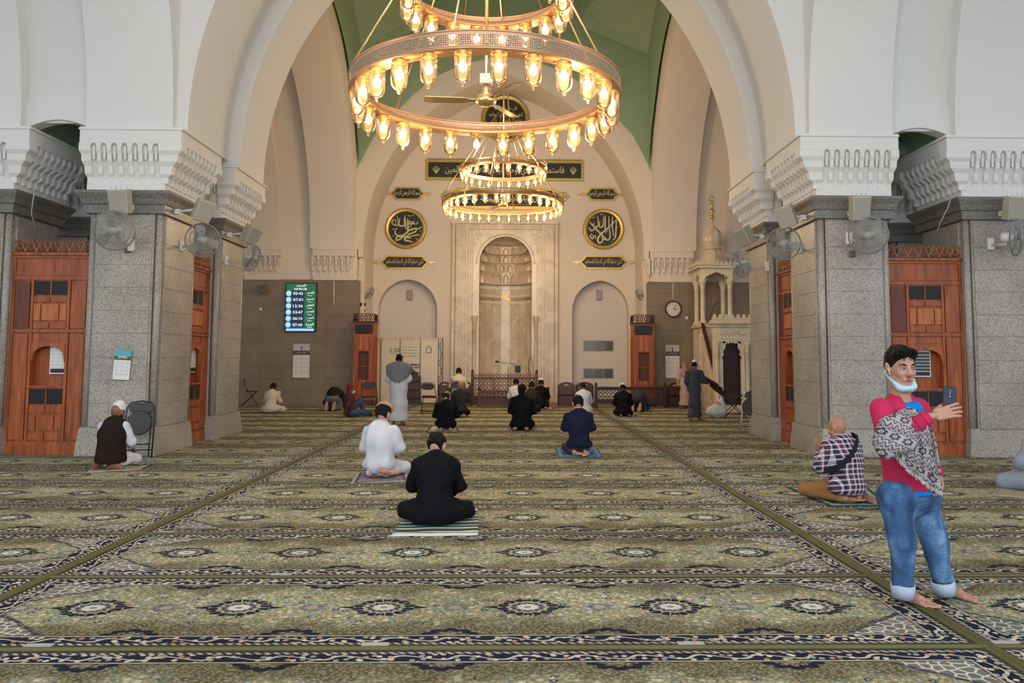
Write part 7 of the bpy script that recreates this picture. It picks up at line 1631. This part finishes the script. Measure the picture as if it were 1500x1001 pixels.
M += [footM(aR+Vector((0, 0, 0)), tR, -1), footM(aL, tL, 1)]
PF = join(M); PF[0][:, 2] = np.maximum(PF[0][:, 2], .001); SKM = skin('warm', (.46, .235, .155)); pmesh('body', PF, SKM, MR)
# toenails
for an_, toe_, sx in ((aR, tR, -1), (aL, tL, 1)):
    fd = (toe_-an_); fd.z = 0; fd.normalize(); x = fd.cross(Vector((0, 0, 1)))*sx
    for xx, yy, rr in ((.033, .243, .007), (.012, .238, .0045), (-.006, .229, .0042), (-.022, .217, .004), (-.036, .202, .0038)):
        q = Vector((an_.x, an_.y, 0))-fd*.01+x*xx*1.07+fd*yy*1.07; bm = bmesh.new(); bmesh.ops.create_uvsphere(bm, u_segments=8, v_segments=5, radius=rr); 
        for v_ in bm.verts: v_.co.z *= .5
        o = finish(bm, 'toenail', simple('nail', (.55, .36, .29), .3), MR, True); o.location = (q.x, q.y, .0235 if rr > .006 else .0185)
# face details
hairf = sdf_mesh([ell((0, -.020, .036), (.083, .100, .100)), ell((0, -.05, -.015), (.071, .060, .055)), cone((-.05, .055, .105), (.03, .075, .112), .022, .020), cone((.03, .07, .11), (.06, .04, .09), .020, .022)], .0055, .010, cut=[('h', V(0, .052, .045), V(0, .80, -.60)), ('h', V(0, 0, -.055), V(0, -.45, -.89))], noise=(.0058, 130, 3), pad=.02)
pmesh('hair', xf(hairf, HM), hair, MR)
tufts = bmesh.new(); rr = random.Random(4)
for i in range(26):
    x0 = rr.uniform(-.062, .062); p0 = Vector((x0, .062+rr.uniform(-.01, .012), .112+rr.uniform(-.01, .006))); p1 = p0+Vector((rr.uniform(-.012, .02), .020, -.012)); p2 = p1+Vector((rr.uniform(-.008, .014), .006, -.026-rr.uniform(0, .014))); tube(tufts, [HM @ p0, HM @ p1, HM @ p2], [.006, .0045, .001], 5)
finish(tufts, 'fringe', hair, MR, True)
for sx in (-1, 1):
    bm = bmesh.new(); bmesh.ops.create_uvsphere(bm, u_segments=14, v_segments=10, radius=.0125); o = finish(bm, 'eye', simple('eye_white', (.62, .58, .55), .2), MR, True); o.matrix_local = HM @ Matrix.Translation((sx*.031, .0815, .0035)) @ Matrix.Diagonal((1.1, 1, .9, 1))
    bm = bmesh.new(); bmesh.ops.create_uvsphere(bm, u_segments=10, v_segments=8, radius=.0062); i_ = finish(bm, 'iris', simple('iris_dark', (.02, .01, .006), .15), o, True); i_.location = (0.001, .0085, -.0015)
    pmesh('eyebrow', xf(sdf_mesh([cone((sx*.014, .0895, .0235), (sx*.032, .0855, .0295), .0042, .0046), cone((sx*.032, .0855, .0295), (sx*.052, .070, .0225), .0046, .0025)], .003, .003, pad=.008), HM), hair, MR)
    pmesh('eyelid', xf(sdf_mesh([cone((sx*.017, .0915, .0095), (sx*.031, .0955, .0125), .0028, .0034), cone((sx*.031, .0955, .0125), (sx*.047, .085, .008), .0034, .0028)], .0026, .003, pad=.008), HM), simple('eyelid_skin', (.20, .09, .06), .5), MR)
lipm = simple('lip', (.30, .095, .085), .45)
pmesh('lips', xf(sdf_mesh([cone((-.021, .0855, -.0635), (0, .0945, -.0605), .0042, .0052), cone((0, .0945, -.0605), (.021, .0855, -.0635), .0052, .0042), cone((-.017, .087, -.0705), (.017, .087, -.0705), .0045, .0045), cone((-.008, .0915, -.071), (.008, .0915, -.071), .0052, .0052)], .003, .003, pad=.008), HM), lipm, MR)
pmesh('stubble', xf(sdf_mesh([ell((0, .0935, -.050), (.020, .0045, .004))], .0026, .002, pad=.006), HM), simple('stubble_skin', (.17, .085, .06), .7), MR)
# surgical mask pulled under the chin, ear loops
mk = simple('mask_blue', (.42, .64, .75), .8, var=.08, scale=20)
pmesh('face_mask', xf(sdf_mesh([cone((-.062, .012, -.060), (-.03, .062, -.108), .022, .030), cone((.062, .012, -.060), (.03, .062, -.108), .022, .030), cone((-.03, .066, -.108), (.03, .066, -.108), .031, .031)], .0055, .010, noise=(.0015, 90, 2), cut=[('h', V(0, .060, -.090), V(0, .45, .89))], pad=.02), HM), mk, MR)
for sx in (-1, 1):
    bm = bmesh.new(); tube(bm, [HM @ Vector(p) for p in ((sx*.075, -.024, .028), (sx*.088, -.012, .022), (sx*.084, .006, -.01), (sx*.078, .022, -.045))], .0032, 6); tube(bm, [HM @ Vector(p) for p in ((sx*.075, -.026, .0), (sx*.088, -.026, -.035), (sx*.078, .0, -.07))], .0032, 6); finish(bm, 'ear_loop', plastw, MR, True)
# T-shirt, open shirt, jeans
RT = Vector((-.89, -.45, 0))
tee = sdf_mesh([cone(Pv+Vector((0, 0, -.03)), Cm, .150, .128), cone(Cm, Cs, .136, .140), ell(Cs+Vector((0, 0, .02)), (.15, .12, .10)), cone(Cs, Nk, .09, .062)], .011, .016, noise=(.003, 24, 3), cut=[('h', Pv+Vector((0, 0, -.028)), V(0, 0, -1)), ('h', Nk+Vector((0, 0, -.005)), V(0, -.3, .95))]); pmesh('tee_shirt', tee, c_tee, MR)
frontN = np.array(FW, np.float32); side = np.array((-RT), np.float32)      # towards his left
FW2 = Vector((.27, -.963, 0))
def wedge(c, half_lo, half_hi, z_lo, z_hi):
    """V-shaped opening down the front: a thin ellipsoidal cutter per height"""
    return [ell((c.x+FW2.x*d_-RT.x*o_, c.y+FW2.y*d_-RT.y*o_, z), (r_, r_, .06)) for z, r_, o_, d_ in ((z_hi+.05, .075, .0, .09), (z_hi+.01, .075, .0, .115), (z_hi-.05, .072, .0, .14), (z_hi-.11, .065, .0, .155), (z_hi-.18, .055, .01, .16), (z_hi-.26, .035, .02, .16))]
chest = Cs+FW*.0
shirt = [cone(Pv+Vector((0, 0, .0)), Cm, .162, .150), cone(Cm, Cs, .150, .148), ell(Cs+Vector((0, 0, .02)), (.165, .12, .085)), cone(shR+Vector((0, 0, -.01)), shL+Vector((0, 0, -.01)), .055, .055), cone(Cs, Nk, .10, .066), cone(shR, elR, .070, .062), cone(elR, wrR.lerp(elR, .12), .062, .048), cone(shL, elL, .070, .060), cone(elL, wrL.lerp(elL, .10), .058, .045)]
zt_ = Nk.z-.01
subs = wedge(Vector((Cs.x, Cs.y, 0)), .030, .085, 0, zt_)+[ell((Pv.x+FW.x*.15-RT.x*.06, Pv.y+FW.y*.15-RT.y*.06, Pv.z+.06), (.05, .05, .07))]
pf = sdf_mesh(shirt, .0095, .016, noise=(.0055, 26, 12), sub=subs, cut=[('h', Pv+Vector((0, 0, .012)), V(-.10, .05, -1))]); shirt_o = pmesh('shirt', pf, c_pink, MR)
# collar of the shirt: two folded leaves
for sg in (-1, 1):
    bm = bmesh.new(); lat = -RT*sg; base = Nk+Vector((0, 0, .012)); pts = []
    a0 = base-FW*.055+lat*.012+Vector((0, 0, .035)); a1 = base+lat*.068+Vector((0, 0, .025)); a2 = base+FW*.062+lat*.052+Vector((0, 0, -.030)); b2 = base+FW*.075+lat*.098+Vector((0, 0, -.078)); b1 = base+lat*.108+Vector((0, 0, -.028)); b0 = base-FW*.095+lat*.012+Vector((0, 0, -.012))
    n = 6; R1_, R2_ = [], []
    for k in range(n+1):
        t = k/n; q = (a0*(1-t)**2+a1*2*t*(1-t)+a2*t*t); z = (b0*(1-t)**2+b1*2*t*(1-t)+b2*t*t); R1_.append(bm.verts.new(q)); R2_.append(bm.verts.new(z))
    for k in range(n): bm.faces.new((R1_[k], R1_[k+1], R2_[k+1], R2_[k]))
    o = finish(bm, 'collar', c_pink, shirt_o, True); m = o.modifiers.new('s', 'SOLIDIFY'); m.thickness = .007
bm = bmesh.new(); d = (wrR-elR).normalized(); cc = wrR.lerp(elR, .15); Mx3 = frame(cc, d, (0, 0, 1)); tube(bm, [Mx3 @ Vector((.050*math.cos(t), .050*math.sin(t), -.028)) for t in [2*PI*k/20 for k in range(20)]], .0065, 6, True); tube(bm, [Mx3 @ Vector((.048*math.cos(t), .048*math.sin(t), .020)) for t in [2*PI*k/20 for k in range(20)]], .0065, 6, True); finish(bm, 'cuff', c_pink, shirt_o, True)
def denim_mat():
    m, nt, b = nodemat('denim'); e = E(nt); tc = N(nt, 'ShaderNodeTexCoord'); n1 = N(nt, 'ShaderNodeTexNoise'); setin(n1, 'Scale', 7); setin(n1, 'Detail', 4); mp = N(nt, 'ShaderNodeMapping'); mp.inputs['Scale'].default_value = (1.2, 1.2, .55); nt.links.new(tc.outputs['Object'], mp.inputs[0]); nt.links.new(mp.outputs[0], n1.inputs['Vector'])
    n2 = N(nt, 'ShaderNodeTexNoise'); setin(n2, 'Scale', 70); mp2 = N(nt, 'ShaderNodeMapping'); mp2.inputs['Scale'].default_value = (.4, .4, 2.2); nt.links.new(tc.outputs['Object'], mp2.inputs[0]); nt.links.new(mp2.outputs[0], n2.inputs['Vector'])
    r = ramp_out(nt, n1.outputs['Fac'], [(.34, (.018, .055, .14)), (.52, (.045, .125, .28)), (.68, (.15, .29, .48))]); r2 = ramp_out(nt, n2.outputs['Fac'], [(.3, (.72, .72, .72)), (.7, (1.2, 1.2, 1.2))]); c = e.mix(1.0, r, r2, 'MULTIPLY'); nt.links.new(c, b.inputs['Base Color']); b.inputs['Roughness'].default_value = .85
    bp = N(nt, 'ShaderNodeBump'); setin(bp, 'Strength', .5); setin(bp, 'Distance', .008); nt.links.new(n2.outputs['Fac'], bp.inputs['Height']); nt.links.new(bp.outputs[0], b.inputs['Normal']); return m
denim = denim_mat()
cfR, cfL = w(1323, 862, 5.24), w(1382, 857, 5.36)
jeans = [cone(hpR, hpL, .118, .118), cone(Pv+Vector((0, 0, .03)), (hpR+hpL)/2, .138, .13), cone(hpR+Vector((0, 0, -.02)), knR, .102, .076), cone(knR, cfR, .076, .062), cone(hpL+Vector((0, 0, -.02)), knL, .102, .076), cone(knL, cfL, .076, .062)]
zc = min(cfR.z, cfL.z)
pf = sdf_mesh(jeans, .0095, .012, noise=(.0065, 36, 21), cut=[('h', Pv+Vector((0, 0, .06)), V(0, 0, 1)), ('h', Vector((0, 0, cfR.z+.012)), V(0, 0, -1))]); jo = pmesh('jeans', pf, denim, MR)
for c_, kn_ in ((cfR, knR), (cfL, knL)):
    bm = bmesh.new(); ax = (kn_-c_).normalized(); Mx4 = frame(c_+ax*.01, ax, (0, 1, 0)); rings = []
    for z, r_ in ((-.066, .060), (-.067, .068), (-.02, .0725), (.020, .0735), (.022, .064)): rings.append([bm.verts.new(Mx4 @ Vector((r_*math.cos(t)*(1+.02*math.sin(3*t)), r_*math.sin(t), z+.004*math.sin(2*t)))) for t in [2*PI*k/28 for k in range(28)]])
    for a, b in zip(rings, rings[1:]):
        for k in range(28): bm.faces.new((a[k], a[(k+1) % 28], b[(k+1) % 28], b[k]))
    finish(bm, 'rolled_cuff', cloth('denim_inside', (.42, .50, .62)), jo, True)
for (a, b, y) in (((1322, 735), (1323, 800), 0), ((1323, 800), (1326, 848), 0), ((1362, 740), (1372, 795), 1), ((1372, 795), (1386, 845), 1)):
    yy = 5.12 if y == 0 else 5.24; bm = bmesh.new(); p_, q_ = w(*a, yy), w(*b, yy); dirv = Vector((pb.x-CX, pb.y, 0)).normalized(); 
    bm.free()
# phone
ph = empty('phone', at(1391, 584, 4.955*KS)); tag(ph, 'dark blue phone held up by the man in the pink shirt', 'phone'); ph.rotation_euler = (math.radians(-6), math.radians(4), math.radians(-12))
phm = simple('phone_blue', (.008, .016, .04), .6); bo = boxo('case', phm, -.037, .037, -.0045, .0045, -.072, .072, ph, .0035)
boxo('screen', simple('phone_screen', (.02, .02, .02), .1), -.033, .033, .0046, .0052, -.066, .066, ph)
bm = bmesh.new(); n = 18; prism(bm, [(.0, .0)], 0, 0) if False else None; prism(bm, [(.0105*math.cos(2*PI*i/n), .038+.020*math.sin(2*PI*i/n)) for i in range(n)], -.0068, -.004); finish(bm, 'camera_island', black, ph)
for z in (.046, .030):
    bm = bmesh.new(); prism(bm, [(.005*math.cos(2*PI*i/n), z+.005*math.sin(2*PI*i/n)) for i in range(n)], -.0078, -.006); finish(bm, 'lens', simple('lens_glass', (.10, .10, .11), .1), ph)
bm = bmesh.new(); prism(bm, [(.0028*math.cos(2*PI*i/n), .012+.0028*math.sin(2*PI*i/n)) for i in range(n)], -.006, -.004); finish(bm, 'flash', plastw, ph)

# ------------------------------------------------------------ patterned shawl over his right arm
def shawl_mat():
    m, nt, b = nodemat('patterned_shawl'); e = E(nt); tc = N(nt, 'ShaderNodeTexCoord'); uv = N(nt, 'ShaderNodeUVMap'); sp_ = N(nt, 'ShaderNodeSeparateXYZ'); nt.links.new(uv.outputs[0], sp_.inputs[0]); nd = N(nt, 'ShaderNodeTexNoise'); setin(nd, 'Scale', 9); nt.links.new(tc.outputs['Object'], nd.inputs['Vector']); x = e.add(sp_.outputs[0], e.mul(nd.outputs['Fac'], .16)); y = e.add(sp_.outputs[1], e.mul(nd.outputs['Fac'], -.13))
    gx = e.sub(e.m('FRACT', e.mul(x, 3.2)), .5); gy = e.sub(e.m('FRACT', e.mul(y, 4.0)), .5); r = e.m('SQRT', e.add(e.mul(gx, gx), e.mul(gy, gy))); th = e.m('ARCTAN2', gy, gx); pet = e.mul(e.m('ABSOLUTE', e.m('SINE', e.mul(th, 3.0))), .12)
    grey, brown, pale = (.36, .35, .36), (.085, .055, .062), (.46, .45, .46)
    n_ = N(nt, 'ShaderNodeTexNoise'); setin(n_, 'Scale', 160); nt.links.new(tc.outputs['Object'], n_.inputs['Vector'])
    c = e.mix(n_.outputs['Fac'], (.26, .25, .26), pale)
    row = e.gt(e.m('FRACT', e.mul(y, 2.0)), .5)
    zz = e.m('FRACT', e.mul(e.add(y, e.mul(e.m('ABSOLUTE', e.sub(e.m('FRACT', e.mul(x, 6.4)), .5)), .22)), 8.0)); c = e.mix(e.mul(e.lt(zz, .34), e.sub(1.0, row)), c, brown)
    hat = e.gt(e.mul(e.m('SINE', e.mul(x, 130)), e.m('SINE', e.mul(y, 130))), .1); c = e.mix(e.mul(e.mul(hat, e.band(e.m('FRACT', e.mul(y, 2.0)), .02, .16)), .9), c, brown)
    fl = e.mul(e.lt(e.sub(r, pet), .30), row); c = e.mix(fl, c, brown); c = e.mix(e.mul(e.lt(r, .17), row), c, pale); c = e.mix(e.mul(e.lt(r, .09), row), c, brown); c = e.mix(e.mul(e.lt(r, .04), row), c, pale)
    c = e.mix(e.band(e.m('FRACT', e.mul(y, 4.0)), .94, .99), c, brown)
    nt.links.new(c, b.inputs['Base Color']); b.inputs['Roughness'].default_value = .95
    bp = N(nt, 'ShaderNodeBump'); setin(bp, 'Strength', .5); setin(bp, 'Distance', .005); nt.links.new(n_.outputs['Fac'], bp.inputs['Height']); nt.links.new(bp.outputs[0], b.inputs['Normal']); return m
shm = shawl_mat(); SH = empty('shawl', (pb.x, pb.y, .016)); SH.scale = (KS,)*3; tag(SH, 'grey and brown patterned fringed shawl draped over the arm of the man in pink', 'shawl')
def planar_uv(me, ax, ay, s_=1.0):
    l = me.uv_layers.new(name='UVMap')
    for lp in me.loops: co = me.vertices[lp.vertex_index].co; l.data[lp.index].uv = (co.dot(ax)*s_, co.dot(ay)*s_)
d1 = (elR-shR).normalized(); 
sp1 = [cone(w(1306, 630, 5.03), w(1301, 650, 5.02), .074, .070), cone(w(1307, 628, 5.06), w(1334, 611, 5.12), .072, .056), cone(w(1303, 650, 5.02), w(1325, 646, 4.99), .066, .052), cone(w(1322, 622, 5.04), w(1320, 642, 5.02), .062, .054)]
pf = sdf_mesh(sp1, .0085, .022, noise=(.010, 30, 6)); o = pmesh('wrapped_cloth', pf, shm, SH); planar_uv(o.data, Vector((.75, -.2, -.55)), Vector((.45, .1, .85)), 4.2)
# hanging end: a sheet that falls from the forearm to a point, with soft folds
L0, L1, L2 = (1319, 634), (1318, 668), (1324, 682); top = [(1320, 630), (1332, 628), (1345, 624), (1358, 620), (1366, 624)]; bot = [(1316, 670), (1331, 688), (1346, 698), (1361, 711), (1381, 722)]; mid_ = [(1320, 655), (1332, 661), (1347, 664), (1361, 667), (1374, 676)]
def bez(P, t):
    k = t*(len(P)-1); i = min(int(k), len(P)-2); f = k-i; return (P[i][0]*(1-f)+P[i+1][0]*f, P[i][1]*(1-f)+P[i+1][1]*f)
bm = bmesh.new(); nI, nJ = 26, 26; G = {}; uvl = bm.loops.layers.uv.new('UVMap')
for i in range(nI+1):
    for j in range(nJ+1):
        a, b_ = i/nI, j/nJ; A, B, D = bez(top, a), bez(mid_, a), bez(bot, a)
        u_ = A[0]*(1-b_)**2+(2*B[0]-(A[0]+D[0])*.5)*2*b_*(1-b_)+D[0]*b_*b_; v_ = A[1]*(1-b_)**2+(2*B[1]-(A[1]+D[1])*.5)*2*b_*(1-b_)+D[1]*b_*b_
        yy = 4.955+.05*b_+.016*math.sin(15*a+2.2*b_)*(.3+.7*b_)+.01*math.sin(31*a-4*b_); G[i, j] = (bm.verts.new(w(u_, v_, yy)), (a*.9+.1*b_, -b_*1.1))
for i in range(nI):
    for j in range(nJ):
        ks = ((i, j), (i+1, j), (i+1, j+1), (i, j+1)); f = bm.faces.new([G[k][0] for k in ks])
        for l, k in zip(f.loops, ks): l[uvl].uv = (G[k][1][0]*1.25, G[k][1][1]*1.15)
edge = [G[i, nJ][0].co.copy() for i in range(nI+1)]+[]; edge2 = [G[0, j][0].co.copy() for j in range(nJ+1)]
o = finish(bm, 'hanging_end', shm, SH, True); m = o.modifiers.new('s', 'SOLIDIFY'); m.thickness = .008
bm = bmesh.new(); rr = random.Random(8)
for E_ in (edge, edge2):
    for k in range(len(E_)-1):
        for t in (0, .33, .66):
            q = E_[k].lerp(E_[k+1], t); dn = Vector((rr.uniform(-.010, .004), 0, -rr.uniform(.016, .028))) if E_ is edge else Vector((-rr.uniform(.010, .022), 0, -rr.uniform(.004, .016))); tube(bm, [q, q+dn*.6+Vector((rr.uniform(-.004, .004), 0, 0)), q+dn], [.0034, .003, .0016], 4)
f_ = finish(bm, 'fringe', cloth('fringe', (.46, .45, .44)), SH); f_['kind'] = 'stuff'
